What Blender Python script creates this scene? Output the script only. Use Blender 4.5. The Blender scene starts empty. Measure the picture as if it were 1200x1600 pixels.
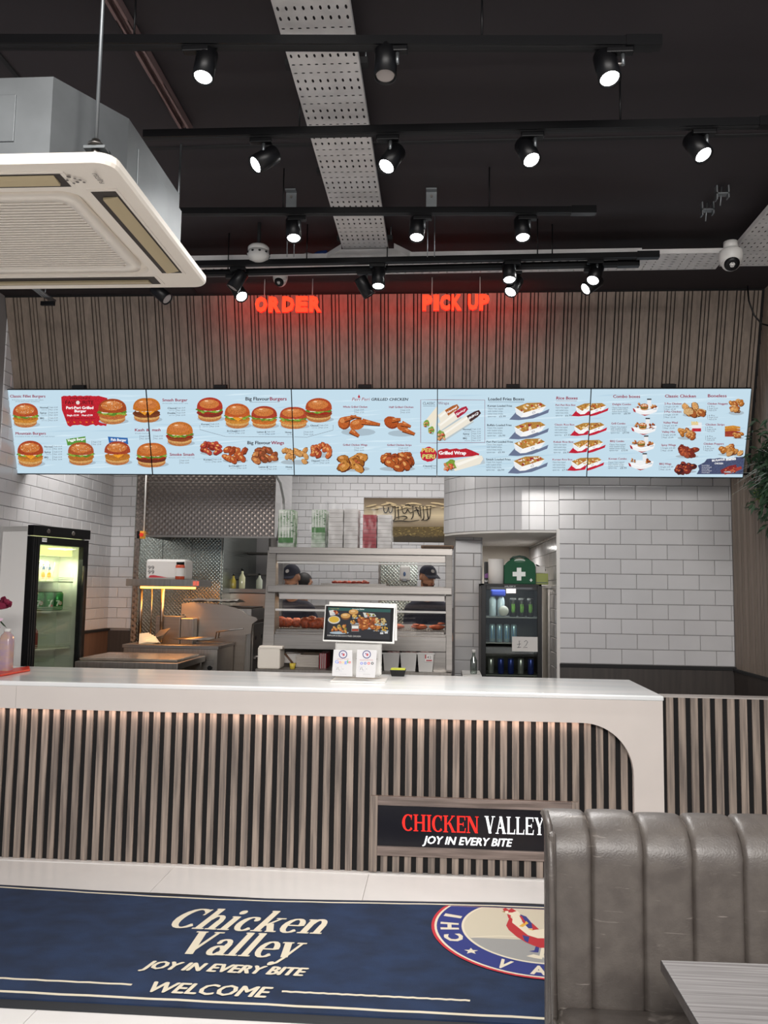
import bpy, math, random
from mathutils import Vector, Matrix, Euler
R = math.radians
scn = bpy.context.scene
COL = scn.collection

# ---------------------------------------------------------------- camera
FPX, EYE = 1300.0, 1.722
YAW, PITCH, ROLL = R(3.99), R(5.25), R(.853)
_cy, _sy, _cp, _sp = math.cos(YAW), math.sin(YAW), math.cos(PITCH), math.sin(PITCH)
FW = Vector((-_sy*_cp, _cy*_cp, _sp)); _r = Vector((_cy, _sy, 0)); _u = _r.cross(FW)
RT = _r*math.cos(ROLL) + _u*math.sin(ROLL); UP = -_r*math.sin(ROLL) + _u*math.cos(ROLL)
CAM = Vector((0, 0, EYE))
cd = bpy.data.cameras.new('camera'); cam = bpy.data.objects.new('camera', cd); COL.objects.link(cam)
cam.matrix_world = Matrix(((RT.x, UP.x, -FW.x, 0), (RT.y, UP.y, -FW.y, 0), (RT.z, UP.z, -FW.z, EYE), (0, 0, 0, 1)))
cd.sensor_fit = 'VERTICAL'; cd.sensor_height = 24; cd.lens = FPX/1600*24; cd.clip_start = .05
scn.camera = cam
scn.view_settings.view_transform = 'Standard'; scn.view_settings.look = 'None'
scn.view_settings.gamma = 1; scn.view_settings.use_curve_mapping = False
scn.view_settings.exposure = 0.0

def ray(x, y): return RT*((x-600)/FPX) - UP*((y-800)/FPX) + FW
def P(x, y, Y): d = ray(x, y); return CAM + d*(Y/d.y)
def PZ(x, y, Z): d = ray(x, y); return CAM + d*((Z-EYE)/d.z)
def PX(x, y, X): d = ray(x, y); return CAM + d*(X/d.x)
def PN(x, y, o, n): d = ray(x, y); return CAM + d*((o-CAM).dot(n)/d.dot(n))

# ---------------------------------------------------------------- light
w = bpy.data.worlds.new('world'); scn.world = w; w.use_nodes = True
w.node_tree.nodes['Background'].inputs[0].default_value = (.80, .87, 1, 1)
w.node_tree.nodes['Background'].inputs[1].default_value = .42

def area(name, loc, size, power, col=(1, 1, 1), rot=(0, 0, 0), sy=None, spread=180):
    l = bpy.data.lights.new(name, 'AREA'); l.energy = power; l.color = col; l.size = size; l.spread = R(spread)
    if sy: l.shape = 'RECTANGLE'; l.size_y = sy
    o = bpy.data.objects.new(name, l); COL.objects.link(o); o.location = loc; o.rotation_euler = rot
    return o
area('front_fill', (.2, -2.4, 3.75), 4.5, 500, (1, .96, .92), rot=(R(62), 0, 0), sy=1.6)  # unseen fill added behind the camera, tilted to light counter front and tiles
area('front_fill_weak', (1.6, .9, 3.9), 1.2, 40, (1, .96, .92), sy=1.2)  # weaker unseen fill added over the dining side
area('aisle_fill', (-.4, 6.95, 3.1), 4.6, 24, (1, .97, .94), sy=.3)  # fill added out of sight behind the screens to lift the tiles
area('kitchen_fill', (-.6, 9.1, 3.3), 2.2, 44, (1, .97, .95), sy=1.0)  # unseen fill added so the kitchen is lit
area('kitchen_fill_left', (-2.9, 7.0, 3.35), .8, 26, (1, .97, .95), sy=.8)  # second unseen fill added for the left of the kitchen
area('alcove_fill', (.62, 8.5, 2.16), .3, 9, (1, .97, .93))  # unseen fill added to brighten the alcove's rear wall

# ---------------------------------------------------------------- materials
def lin(h):
    if not isinstance(h, str): return tuple(h)+(1,)
    c = [int(h[i:i+2], 16)/255 for i in (0, 2, 4)]
    return tuple(v/12.92 if v <= .04045 else ((v+.055)/1.055)**2.4 for v in c)+(1,)
MT = {}
def mat(name, col, rough=.5, metal=0, emit=0, noise=0, ns=(8, 8, 8), bump=0, bs=None, alpha=1, spec=.5, rand=0, col2=None, trans=0, coat=0):
    if name in MT: return MT[name]
    m = bpy.data.materials.new(name); m.use_nodes = True; nt = m.node_tree; N = nt.nodes; L = nt.links
    b = N['Principled BSDF']; I = b.inputs
    I['Base Color'].default_value = lin(col); I['Roughness'].default_value = rough; I['Metallic'].default_value = metal
    I['Specular IOR Level'].default_value = spec; I['Alpha'].default_value = alpha
    I['Transmission Weight'].default_value = trans; I['Coat Weight'].default_value = coat
    if emit: I['Emission Color'].default_value = lin(col); I['Emission Strength'].default_value = emit
    if noise or bump:
        tc = N.new('ShaderNodeTexCoord'); mp = N.new('ShaderNodeMapping'); mp.inputs['Scale'].default_value = ns
        L.new(tc.outputs['Object'], mp.inputs[0])
        src = mp.outputs[0]
        if rand:
            oi = N.new('ShaderNodeObjectInfo'); vm = N.new('ShaderNodeVectorMath'); vm.operation = 'ADD'
            mu = N.new('ShaderNodeMath'); mu.operation = 'MULTIPLY'; mu.inputs[1].default_value = 57
            L.new(oi.outputs['Random'], mu.inputs[0]); L.new(mu.outputs[0], vm.inputs[1]); L.new(src, vm.inputs[0]); src = vm.outputs[0]
        nz = N.new('ShaderNodeTexNoise'); nz.inputs['Scale'].default_value = 1; nz.inputs['Detail'].default_value = 5
        L.new(src, nz.inputs['Vector'])
        if noise:
            rp = N.new('ShaderNodeValToRGB'); c = lin(col); c2 = lin(col2) if col2 else tuple(v*(1-noise) for v in c[:3])+(1,)
            rp.color_ramp.elements[0].position = .35; rp.color_ramp.elements[1].position = .65
            rp.color_ramp.elements[0].color = c2; rp.color_ramp.elements[1].color = c
            L.new(nz.outputs[0], rp.inputs[0]); L.new(rp.outputs[0], I['Base Color'])
            if rand:
                mx = N.new('ShaderNodeMix'); mx.data_type = 'RGBA'; mx.blend_type = 'MULTIPLY'; mx.inputs[0].default_value = 1
                mr = N.new('ShaderNodeMapRange'); mr.inputs[3].default_value = 1-rand; mr.inputs[4].default_value = 1+rand*.3
                L.new(oi.outputs['Random'], mr.inputs[0]); L.new(rp.outputs[0], mx.inputs[6]); L.new(mr.outputs[0], mx.inputs[7])
                L.new(mx.outputs[2], I['Base Color'])
        if bump:
            bn = N.new('ShaderNodeBump'); bn.inputs['Strength'].default_value = bump; bn.inputs['Distance'].default_value = .004
            if bs:
                n2 = N.new('ShaderNodeTexNoise'); n2.inputs['Scale'].default_value = bs; n2.inputs['Detail'].default_value = 4
                L.new(tc.outputs['Object'], n2.inputs['Vector']); L.new(n2.outputs[0], bn.inputs['Height'])
            else: L.new(nz.outputs[0], bn.inputs['Height'])
            L.new(bn.outputs[0], I['Normal'])
    MT[name] = m; return m

def quilt(name, col, sc, rot=45):
    m = mat(name, col, .26, 1); N = m.node_tree.nodes; L = m.node_tree.links; b = N['Principled BSDF']
    tc = N.new('ShaderNodeTexCoord'); mp = N.new('ShaderNodeMapping'); mp.inputs['Rotation'].default_value = (0, R(rot), 0)
    L.new(tc.outputs['Object'], mp.inputs[0]); ws = []
    for d in 'XZ':
        wv = N.new('ShaderNodeTexWave'); wv.bands_direction = d; wv.inputs['Scale'].default_value = sc; L.new(mp.outputs[0], wv.inputs[0]); ws.append(wv)
    mu = N.new('ShaderNodeMath'); mu.operation = 'MULTIPLY'; L.new(ws[0].outputs[1], mu.inputs[0]); L.new(ws[1].outputs[1], mu.inputs[1])
    bn = N.new('ShaderNodeBump'); bn.inputs['Strength'].default_value = .4; bn.inputs['Distance'].default_value = .004
    L.new(mu.outputs[0], bn.inputs['Height']); L.new(bn.outputs[0], b.inputs['Normal']); return m

def glassmat(name, tint='ffffff', refl=.07, rough=.02):
    m = bpy.data.materials.new(name); m.use_nodes = True; N = m.node_tree.nodes; L = m.node_tree.links; N.clear()
    o = N.new('ShaderNodeOutputMaterial'); mx = N.new('ShaderNodeMixShader'); t = N.new('ShaderNodeBsdfTransparent'); g = N.new('ShaderNodeBsdfGlossy')
    t.inputs[0].default_value = lin(tint); g.inputs['Roughness'].default_value = rough
    fr = N.new('ShaderNodeLayerWeight'); fr.inputs[0].default_value = .25
    ad = N.new('ShaderNodeMath'); ad.operation = 'MULTIPLY_ADD'; ad.inputs[1].default_value = .5; ad.inputs[2].default_value = refl
    L.new(fr.outputs['Fresnel'], ad.inputs[0]); L.new(ad.outputs[0], mx.inputs[0]); L.new(t.outputs[0], mx.inputs[1]); L.new(g.outputs[0], mx.inputs[2]); L.new(mx.outputs[0], o.inputs[0])
    MT[name] = m; return m

def paintmat(name, emit, rough=.5):
    m = bpy.data.materials.new(name); m.use_nodes = True; N = m.node_tree.nodes; L = m.node_tree.links; b = N['Principled BSDF']
    a = N.new('ShaderNodeAttribute'); a.attribute_name = 'Col'
    b.inputs['Roughness'].default_value = rough
    if emit:
        b.inputs['Base Color'].default_value = (.01, .01, .01, 1); b.inputs['Roughness'].default_value = .45; b.inputs['Specular IOR Level'].default_value = .04
        sc = N.new('ShaderNodeSeparateColor'); L.new(a.outputs['Color'], sc.inputs[0])
        tc = N.new('ShaderNodeTexCoord'); nz = N.new('ShaderNodeTexNoise'); nz.inputs['Scale'].default_value = 150; nz.inputs['Detail'].default_value = 4; L.new(tc.outputs['Object'], nz.inputs[0])
        mr = N.new('ShaderNodeMapRange'); mr.inputs[1].default_value = .38; mr.inputs[2].default_value = .62; mr.inputs[3].default_value = .68; mr.inputs[4].default_value = 1.12; L.new(nz.outputs[0], mr.inputs[0])
        m1 = N.new('ShaderNodeMath'); m1.operation = 'LESS_THAN'; m1.inputs[1].default_value = .25; L.new(sc.outputs[2], m1.inputs[0])
        if name != 'screen_picture': m1.inputs[1].default_value = -1
        mx = N.new('ShaderNodeMix'); mx.data_type = 'FLOAT'; mx.inputs[2].default_value = 1; L.new(m1.outputs[0], mx.inputs[0]); L.new(mr.outputs[0], mx.inputs[3])
        vm = N.new('ShaderNodeVectorMath'); vm.operation = 'SCALE'; L.new(a.outputs['Color'], vm.inputs[0]); L.new(mx.outputs[0], vm.inputs['Scale'])
        L.new(vm.outputs[0], b.inputs['Emission Color']); b.inputs['Emission Strength'].default_value = emit
    else: L.new(a.outputs['Color'], b.inputs['Base Color'])
    MT[name] = m; return m

steel = mat('brushed_steel', '85817d', .38, 1, noise=.18, ns=(2, 2, 90), bump=.03)
steelv = mat('brushed_steel_dark', '9a958f', .34, 1, noise=.2, ns=(60, 4, 4), bump=.03)
galv = mat('galvanised_steel', '85898b', .45, .85, noise=.22, ns=(5, 5, 5))
traym = mat('perforated_steel', 'd6d3d1', .5, .15, noise=.15, ns=(9, 9, 9))
black = mat('black_plastic', '0b0b0d', .38, spec=.25)
blackm = mat('black_matt', '101012', .75)
white = mat('white_plastic', 'd2d0cc', .4)
acw = mat('cream_plastic', 'eee6da', .45)
quart = mat('white_quartz', 'f1eeeb', .16, noise=.05, ns=(1.2, 6, 2), col2='dfe2e2')
panelw = mat('counter_panel', 'd5ccc5', .35, noise=.03, ns=(3, 3, 3))
slatm = mat('grey_oak_slat', 'a59588', .55, noise=.5, ns=(55, 55, 2.2), col2='6b615a', bump=.25, rand=.14)
slatu = mat('taupe_slat', '827468', .6, noise=.25, ns=(40, 40, 1.5), bump=.1, rand=.06)
felt = mat('black_felt', '0b0a0b', .9)
tilem = mat('white_glazed_tile', 'c8c7c8', .17, noise=.06, ns=(3, 3, 3), bump=.12, bs=9, rand=.05)
grout = mat('grey_grout', '7d7a79', .85)
ceilm = mat('dark_ceiling', '2a2326', .75, noise=.2, ns=(.6, .6, .6))
floorm = mat('white_floor_tile', 'd6d3d0', .22, noise=.04, ns=(4, 4, 4))
dadom = mat('dark_wood_dado', '3a332f', .45, noise=.35, ns=(30, 30, 2), bump=.1)
leather = mat('grey_brown_leather', '534d48', .38, noise=.35, ns=(16, 16, 16), col2='47413d', bump=.22, bs=160)
carpet = mat('navy_carpet', '1a2f50', .95, noise=.42, ns=(5, 7, 5), bump=1, bs=420)
rubber = mat('black_rubber', '1b1d21', .7)
tablem = mat('grey_streaked_laminate', '7f7c7b', .5, noise=.4, ns=(2.2, 120, 120), col2='565251')
red = mat('red_plastic', 'd2301f', .35)
cardw = mat('white_card', 'c9c5c1', .6)
navy = mat('navy_cloth', '1d2033', .85, noise=.2, ns=(20, 20, 20))
skin = mat('skin', 'bd8a6c', .5, noise=.1, ns=(30, 30, 30))
hairm = mat('dark_hair', '15100e', .6, noise=.3, ns=(80, 80, 80), bump=.5)
_n = leather.node_tree; _N = _n.nodes; _b = _N['Principled BSDF']; _t = _N.new('ShaderNodeTexCoord'); _m = _N.new('ShaderNodeMapping'); _m.inputs['Rotation'].default_value = (0, R(28), 0); _m.inputs['Scale'].default_value = (9, 9, 95)
_z = _N.new('ShaderNodeTexNoise'); _z.inputs['Scale'].default_value = 1; _z.inputs['Detail'].default_value = 3; _z.inputs['Distortion'].default_value = .8
_r = _N.new('ShaderNodeMapRange'); _r.inputs[1].default_value = .66; _r.inputs[2].default_value = .74; _r.inputs[4].default_value = .5
_x = _N.new('ShaderNodeMix'); _x.data_type = 'RGBA'; _x.inputs[7].default_value = lin('8f8780')
_src = _b.inputs['Base Color'].links[0].from_socket
_n.links.new(_t.outputs['Object'], _m.inputs[0]); _n.links.new(_m.outputs[0], _z.inputs[0]); _n.links.new(_z.outputs[0], _r.inputs[0]); _n.links.new(_r.outputs[0], _x.inputs[0]); _n.links.new(_src, _x.inputs[6]); _n.links.new(_x.outputs[2], _b.inputs['Base Color'])
quilts = quilt('quilted_steel', '8d837c', 8)
quilt2 = quilt('fine_quilted_steel', '9aa29d', 12)
glass = glassmat('clear_glass'); fglass = glassmat('fridge_glass', 'eef2ec', .05)
plast = glassmat('clear_plastic_wrap', 'f8f8f8', .01, .25)
paint = paintmat('print', 0); 
scrm = paintmat('screen_picture', 1.0)
hot = mat('lamp_glow', 'ffffff', emit=14)
led = mat('led_strip_glow', 'ffd9c0', emit=3.2)

# ---------------------------------------------------------------- mesh builder
class M:
    def __init__(s): s.v = []; s.f = []; s.s = []
    def add(s, vs, fs, sm=False):
        o = len(s.v); s.v += [Vector(v) for v in vs]; s.f += [tuple(o+i for i in f) for f in fs]; s.s += [sm]*len(fs); return s
    def box(s, x0, x1, y0, y1, z0, z1, T=None):
        vs = [Vector((x, y, z)) for x in (x0, x1) for y in (y0, y1) for z in (z0, z1)]
        if T is not None: vs = [T @ v for v in vs]
        return s.add(vs, [(0, 1, 3, 2), (4, 6, 7, 5), (0, 4, 5, 1), (2, 3, 7, 6), (0, 2, 6, 4), (1, 5, 7, 3)])
    def ring(s, loops, sm=True, cap=True, closed=True):
        n = len(loops[0]); o = len(s.v); s.v += [Vector(v) for l in loops for v in l]
        for i in range(len(loops)-1):
            for j in range(n if closed else n-1):
                k = (j+1) % n; s.f.append((o+i*n+j, o+i*n+k, o+i*n+n+k, o+i*n+n+j)); s.s.append(sm)
        if cap:
            s.f.append(tuple(o+j for j in range(n))[::-1]); s.s.append(False)
            s.f.append(tuple(o+(len(loops)-1)*n+j for j in range(n))); s.s.append(False)
        return s
    def tube(s, pts, r, n=8, cap=True):
        pts = [Vector(p) for p in pts]; loops = []; a = None
        for i, p in enumerate(pts):
            d = (pts[min(i+1, len(pts)-1)]-pts[max(i-1, 0)]).normalized()
            if a is None: a = d.orthogonal().normalized()
            a = (a-d*a.dot(d)).normalized(); b = d.cross(a); rr = r[i] if isinstance(r, (list, tuple)) else r
            loops.append([p+(a*math.cos(t)+b*math.sin(t))*rr for t in [2*math.pi*k/n for k in range(n)]])
        return s.ring(loops, cap=cap)
    def lathe(s, prof, c=(0, 0, 0), ax=(0, 0, 1), n=20, cap=True):
        c = Vector(c); d = Vector(ax).normalized(); a = d.orthogonal().normalized(); b = d.cross(a)
        return s.ring([[c+d*h+(a*math.cos(t)+b*math.sin(t))*max(r, 1e-5) for t in [2*math.pi*k/n for k in range(n)]] for r, h in prof], cap=cap)
    def ell(s, c, rx, ry, rz, n=12, T=None):
        c = Vector(c); T = T or Matrix.Identity(3); m = max(4, n//2)
        return s.ring([[c+T@Vector((rx*math.sin(p)*math.cos(t), ry*math.sin(p)*math.sin(t), rz*math.cos(p))) for t in [-2*math.pi*k/n for k in range(n)]]
                       for p in [max(.02, min(math.pi-.02, math.pi*i/m)) for i in range(m+1)]])
    def prism(s, poly, f0, f1):  # polygon 2d, f0/f1 map to 3d
        n = len(poly); return s.add([f0(*p) for p in poly]+[f1(*p) for p in poly],
            [tuple(range(n)), tuple(range(2*n-1, n-1, -1))]+[(i, i+n, (i+1) % n+n, (i+1) % n) for i in range(n)])
    def build(s, name, mt, parent=None, bevel=0, org=None, seg=2):
        me = bpy.data.meshes.new(name)
        if parent is not None: o0 = ORG.get(parent.name, Vector((0, 0, 0)))
        elif org is not None: o0 = Vector(org)
        else:
            xs = [v.x for v in s.v]; ys = [v.y for v in s.v]; zs = [v.z for v in s.v]
            o0 = Vector(((min(xs)+max(xs))/2, (min(ys)+max(ys))/2, min(zs)))
        me.from_pydata([v-o0 for v in s.v], [], s.f); me.polygons.foreach_set('use_smooth', s.s)
        bm_fix(me)
        me.materials.append(mt); o = bpy.data.objects.new(name, me); COL.objects.link(o)
        if parent is not None: o.parent = parent
        else: o.location = o0
        ORG[o.name] = o0
        if bevel:
            bv = o.modifiers.new('bevel', 'BEVEL'); bv.width = bevel; bv.segments = seg; bv.limit_method = 'ANGLE'; bv.harden_normals = False
        return o
import bmesh
def bm_fix(me):
    b = bmesh.new(); b.from_mesh(me); bmesh.ops.recalc_face_normals(b, faces=b.faces); b.to_mesh(me); b.free()
ORG = {}
def tag(o, label=None, cat=None, group=None, kind=None):
    for k, v in (('label', label), ('category', cat), ('group', group), ('kind', kind)):
        if v: o[k] = v
    return o
def thing(name, label, cat, loc=(0, 0, 0), group=None, kind=None):
    o = bpy.data.objects.new(name, None); COL.objects.link(o); o.location = loc; o.empty_display_size = .1
    ORG[o.name] = Vector(loc); return tag(o, label, cat, group, kind)
def struct(name, m, mt, bevel=0): return tag(m.build(name, mt, bevel=bevel), kind='structure')
def dup(root, loc=None, rot=None, label=None):
    def cp(o, par):
        c = o.copy(); COL.objects.link(c); c.parent = par
        for ch in o.children: cp(ch, c)
        return c
    r = cp(root, None)
    if loc is not None: r.location = loc
    if rot is not None: r.rotation_euler = rot
    if label: r['label'] = label
    return r
def link(name, me, parent, loc=(0, 0, 0), rot=None, mt=None):
    o = bpy.data.objects.new(name, me); COL.objects.link(o); o.parent = parent; o.location = Vector(loc)-ORG.get(parent.name, Vector()) if parent else loc
    if rot is not None: o.rotation_euler = rot
    return o
def bx(m, x0, y0, x1, y1, Y, d):     # box whose front face at depth Y spans the given picture rectangle
    xm, ym = (x0+x1)/2, (y0+y1)/2
    a, b, c, e = P(x0, ym, Y).x, P(x1, ym, Y).x, P(xm, y1, Y).z, P(xm, y0, Y).z
    return m.box(a, b, Y, Y+d, c, e)
def Bx(x0, y0, x1, y1, Y, d): return bx(M(), x0, y0, x1, y1, Y, d)

# ---------------------------------------------------------------- flat print painter
TXT = {}
def text_mesh(s, bold=.0):
    k = (s, bold)
    if k not in TXT:
        c = bpy.data.curves.new('t', 'FONT'); c.body = s; c.resolution_u = 2; c.offset = bold; c.size = 1
        o = bpy.data.objects.new('t', c); COL.objects.link(o); bpy.context.view_layer.update()
        me = bpy.data.meshes.new_from_object(o.evaluated_get(bpy.context.evaluated_depsgraph_get()))
        vs = [(v.co.x, v.co.y) for v in me.vertices]; fs = [tuple(p.vertices) for p in me.polygons]
        bpy.data.objects.remove(o); bpy.data.curves.remove(c); bpy.data.meshes.remove(me)
        x0 = min(v[0] for v in vs); x1 = max(v[0] for v in vs)
        # vertical: 0 baseline .. cap height
        TXT[k] = ([((x-x0)/(x1-x0), y/.70) for x, y in vs], fs)
    return TXT[k]
class Painter:
    def __init__(s, fmap): s.fm = fmap; s.v = []; s.f = []; s.c = []; s.l = 0; s.rng = random.Random(5)
    def poly(s, pts, col, up=1):
        s.l += up; o = len(s.v); s.v += [s.fm(x, y, s.l) for x, y in pts]; s.c += [lin(col)]*len(pts); s.f.append(tuple(range(o, o+len(pts))))
    def quads(s, vs, fs, col):
        s.l += 1; o = len(s.v); s.v += [s.fm(x, y, s.l) for x, y in vs]; s.c += [lin(col)]*len(vs); s.f += [tuple(o+i for i in f) for f in fs]
    def rect(s, x0, y0, x1, y1, col): s.poly([(x0, y0), (x1, y0), (x1, y1), (x0, y1)], col)
    def ell(s, cx, cy, rx, ry, col, n=14, a=0, jit=0):
        ca, sa = math.cos(a), math.sin(a); pts = []
        for k in range(n):
            t = 2*math.pi*k/n; j = 1+s.rng.uniform(-jit, jit); x, y = rx*j*math.cos(t), ry*j*math.sin(t); pts.append((cx+x*ca-y*sa, cy+x*sa+y*ca))
        s.poly(pts, col)
    def line(s, pts, w, col):
        ws = w if isinstance(w, (list, tuple)) else [w]*len(pts); L = []; Rr = []
        for i, p in enumerate(pts):
            a = pts[max(0, i-1)]; b = pts[min(len(pts)-1, i+1)]; dx, dy = b[0]-a[0], b[1]-a[1]; n = math.hypot(dx, dy) or 1
            nx, ny = -dy/n*ws[i]/2, dx/n*ws[i]/2; L.append((p[0]+nx, p[1]+ny)); Rr.append((p[0]-nx, p[1]-ny))
        k = len(pts); s.quads(L+Rr, [(i, i+1, k+i+1, k+i) for i in range(k-1)], col)
    def text(s, t, x, y, wd, h, col, bold=0, shear=0, flip=-1, slope=0):  # left x, baseline y, width, cap height
        vs, fs = text_mesh(t, 0); e = bold*h*1.25   # bold: the strokes are laid a little to each side
        for dx, dy in (((-e, 0), (e, 0), (0, e*.6), (0, -e*.6)) if bold > .025 else ((0, 0),)):
            s.quads([(x+u*wd+shear*v*h+dx, y+flip*v*h+slope*u*wd+dy) for u, v in vs], fs, col); s.l -= .8
    def build(s, name, mt, parent):
        me = bpy.data.meshes.new(name); o0 = ORG[parent.name]
        me.from_pydata([v-o0 for v in s.v], [], s.f); a = me.attributes.new('Col', 'FLOAT_COLOR', 'POINT')
        a.data.foreach_set('color', [c for q in s.c for c in q]); me.materials.append(mt)
        o = bpy.data.objects.new(name, me); COL.objects.link(o); o.parent = parent; ORG[o.name] = o0; return o

# serif glyphs: lists of polygons in em units, cap height .72, x height .48
def _rib(pts, ws):
    L = []; Rr = []
    for i, p in enumerate(pts):
        a = pts[max(0, i-1)]; b = pts[min(len(pts)-1, i+1)]; dx, dy = b[0]-a[0], b[1]-a[1]; n = math.hypot(dx, dy) or 1
        L.append((p[0]-dy/n*ws[i]/2, p[1]+dx/n*ws[i]/2)); Rr.append((p[0]+dy/n*ws[i]/2, p[1]-dx/n*ws[i]/2))
    return [[L[i], L[i+1], Rr[i+1], Rr[i]] for i in range(len(pts)-1)]
def _arc(cx, cy, rx, ry, a0, a1, thick, thin, n=14):
    ts = [R(a0+(a1-a0)*i/n) for i in range(n+1)]
    return _rib([(cx+rx*math.cos(t), cy+ry*math.sin(t)) for t in ts], [thin+(thick-thin)*abs(math.cos(t))**1.3 for t in ts])
def _st(x, y0, y1, w=.13): return [[(x-w/2, y0), (x+w/2, y0), (x+w/2, y1), (x-w/2, y1)]]
def _sf(x, y, w=.27, h=.035): return [[(x-w/2, y), (x+w/2, y), (x+w/2, y+h), (x-w/2, y+h)]]
def _dg(x0, y0, x1, y1, w): return [[(x0-w/2, y0), (x0+w/2, y0), (x1+w/2, y1), (x1-w/2, y1)]]
def _dot(x, y, r): return [[(x+r*math.cos(R(a)), y+r*math.sin(R(a))) for a in range(0, 360, 30)]]
GL = {
 'C': (.66, _arc(.36, .36, .27, .34, 48, 318, .15, .035)+_rib([(.54, .48), (.56, .70)], [.02, .05])+_rib([(.54, .62), (.58, .70)], [.05, .02])),
 'H': (.74, _st(.14, 0, .72)+_st(.58, 0, .72)+_sf(.14, 0)+_sf(.58, 0)+_sf(.14, .685)+_sf(.58, .685)+_sf(.36, .35, .4, .05)),
 'I': (.32, _st(.16, 0, .72)+_sf(.16, 0)+_sf(.16, .685)),
 'K': (.72, _st(.14, 0, .72)+_sf(.14, 0)+_sf(.14, .685)+_dg(.24, .34, .56, .70, .07)+_dg(.60, 0, .34, .42, .15)+_sf(.6, 0, .25)+_sf(.56, .685, .2)),
 'E': (.60, _st(.14, 0, .72)+_sf(.31, 0, .5, .05)+_sf(.31, .67, .48, .05)+_sf(.3, .34, .26, .05)+_dg(.52, .04, .56, .2, .04)+_dg(.53, .54, .52, .68, .04)+_dg(.43, .28, .43, .45, .035)),
 'N': (.76, _st(.13, 0, .72, .06)+_st(.62, 0, .72, .06)+_dg(.6, 0, .15, .72, .17)+_sf(.13, 0, .2)+_sf(.1, .685, .24)+_sf(.62, .685, .2)),
 'V': (.68, _dg(.36, 0, .14, .72, .16)+_dg(.34, 0, .55, .72, .06)+_sf(.13, .685, .26)+_sf(.56, .685, .22)),
 'A': (.70, _dg(.12, 0, .34, .72, .06)+_dg(.56, 0, .34, .72, .16)+_sf(.12, 0, .2)+_sf(.57, 0, .25)+_sf(.32, .22, .28, .05)),
 'L': (.58, _st(.14, 0, .72)+_sf(.14, .685)+_sf(.3, 0, .5, .05)+_dg(.5, .04, .54, .2, .04)),
 'Y': (.66, _st(.33, 0, .36)+_sf(.33, 0)+_dg(.34, .30, .13, .72, .15)+_dg(.32, .30, .54, .72, .06)+_sf(.13, .685, .24)+_sf(.54, .685, .2)),
 'h': (.58, _st(.13, 0, .74)+_sf(.13, 0, .24)+_sf(.10, .71, .14)+_arc(.29, .30, .14, .18, 165, 0, .11, .05, 9)+_st(.43, 0, .31)+_sf(.43, 0, .24)),
 'i': (.30, _st(.14, 0, .48)+_sf(.14, 0, .24)+_sf(.1, .45, .14)+_dot(.15, .64, .075)),
 'c': (.48, _arc(.26, .24, .18, .235, 50, 320, .13, .035)+_dot(.37, .39, .055)),
 'k': (.58, _st(.13, 0, .74)+_sf(.13, 0, .24)+_sf(.1, .71, .14)+_dg(.2, .2, .42, .46, .06)+_dg(.46, 0, .28, .28, .14)+_sf(.46, 0, .22)+_sf(.42, .45, .2)),
 'e': (.50, _arc(.26, .24, .18, .235, 0, 320, .12, .035)+_sf(.27, .23, .34, .035)),
 'n': (.58, _st(.13, 0, .48)+_sf(.13, 0, .24)+_sf(.09, .45, .14)+_arc(.29, .30, .14, .18, 165, 0, .11, .05, 9)+_st(.43, 0, .31)+_sf(.43, 0, .24)),
 'a': (.52, _arc(.22, .14, .13, .13, 30, 330, .12, .04)+_arc(.24, .34, .14, .14, 150, 0, .10, .04, 8)+_st(.38, .03, .35)+_sf(.42, 0, .16)+_dot(.13, .38, .045)),
 'l': (.30, _st(.14, 0, .74)+_sf(.14, 0, .24)+_sf(.1, .71, .14)),
 'y': (.54, _dg(.28, .02, .12, .48, .14)+_rib([(.46, .46), (.28, .0), (.2, -.14), (.1, -.2)], [.045, .05, .05, .05])+_dot(.09, -.17, .055)+_sf(.12, .45, .24)+_sf(.45, .45, .2)),
}
def glyphs(word, sp=.0):
    out = []; x = 0
    for ch in word:
        if ch == ' ': x += .3; continue
        adv, ps = GL[ch]; out += [[(px+x, py) for px, py in p] for p in ps]; x += adv+sp
    return [[(px/x, py/.72) for px, py in p] for p in out]
# ================================================================ the setting
XL, XR, ZC = -3.46, 2.39, 3.98
YC = 5.17                       # counter front plane
BT, BB = Vector((0, 6.17, 3.98)), Vector((0, 6.585, 2.62))   # leaning bulkhead: top and bottom edge

# floor with large tiles
fl = struct('floor', M().box(-6, 4.5, -3.5, 11, -.12, -.008), mat('pale_grout', 'b9b4af', .8))
fm = M().box(0, 1.197, 0, .597, 0, .010)
fme = fm.build('tmp', floorm, org=(0, 0, 0)); ftile = fme.data; bpy.data.objects.remove(fme)
for i in range(6):
    for j in range(6):
        link('floor_tile', ftile, fl, (-4.02+i*1.2, 1.72+j*.6, -.010))
struct('floor_kitchen', M().box(XL, XR, 6.2, 10.9, -.005, .12), mat('kitchen_floor', '5a5450', .5))
cl = struct('ceiling', M().box(-6, 4.5, -1.0, 6.75, ZC, ZC+.1), ceilm)
M().box(-6, 4.5, 4.02, 4.045, ZC-.006, ZC+.001).build('panel_joint', blackm, cl)
M().box(-1.92, -1.90, -1, 6.2, ZC-.008, ZC+.001).build('panel_joint', blackm, cl)
struct('ceiling_kitchen', M().box(XL-.2, XR+.2, 6.75, 11, 3.55, 3.65), mat('kitchen_ceiling', 'bfbcb8', .8))
struct('wall_kitchen_head', M().box(XL-.2, XR+.2, 6.70, 6.75, 3.3, 4.08), blackm)

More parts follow.
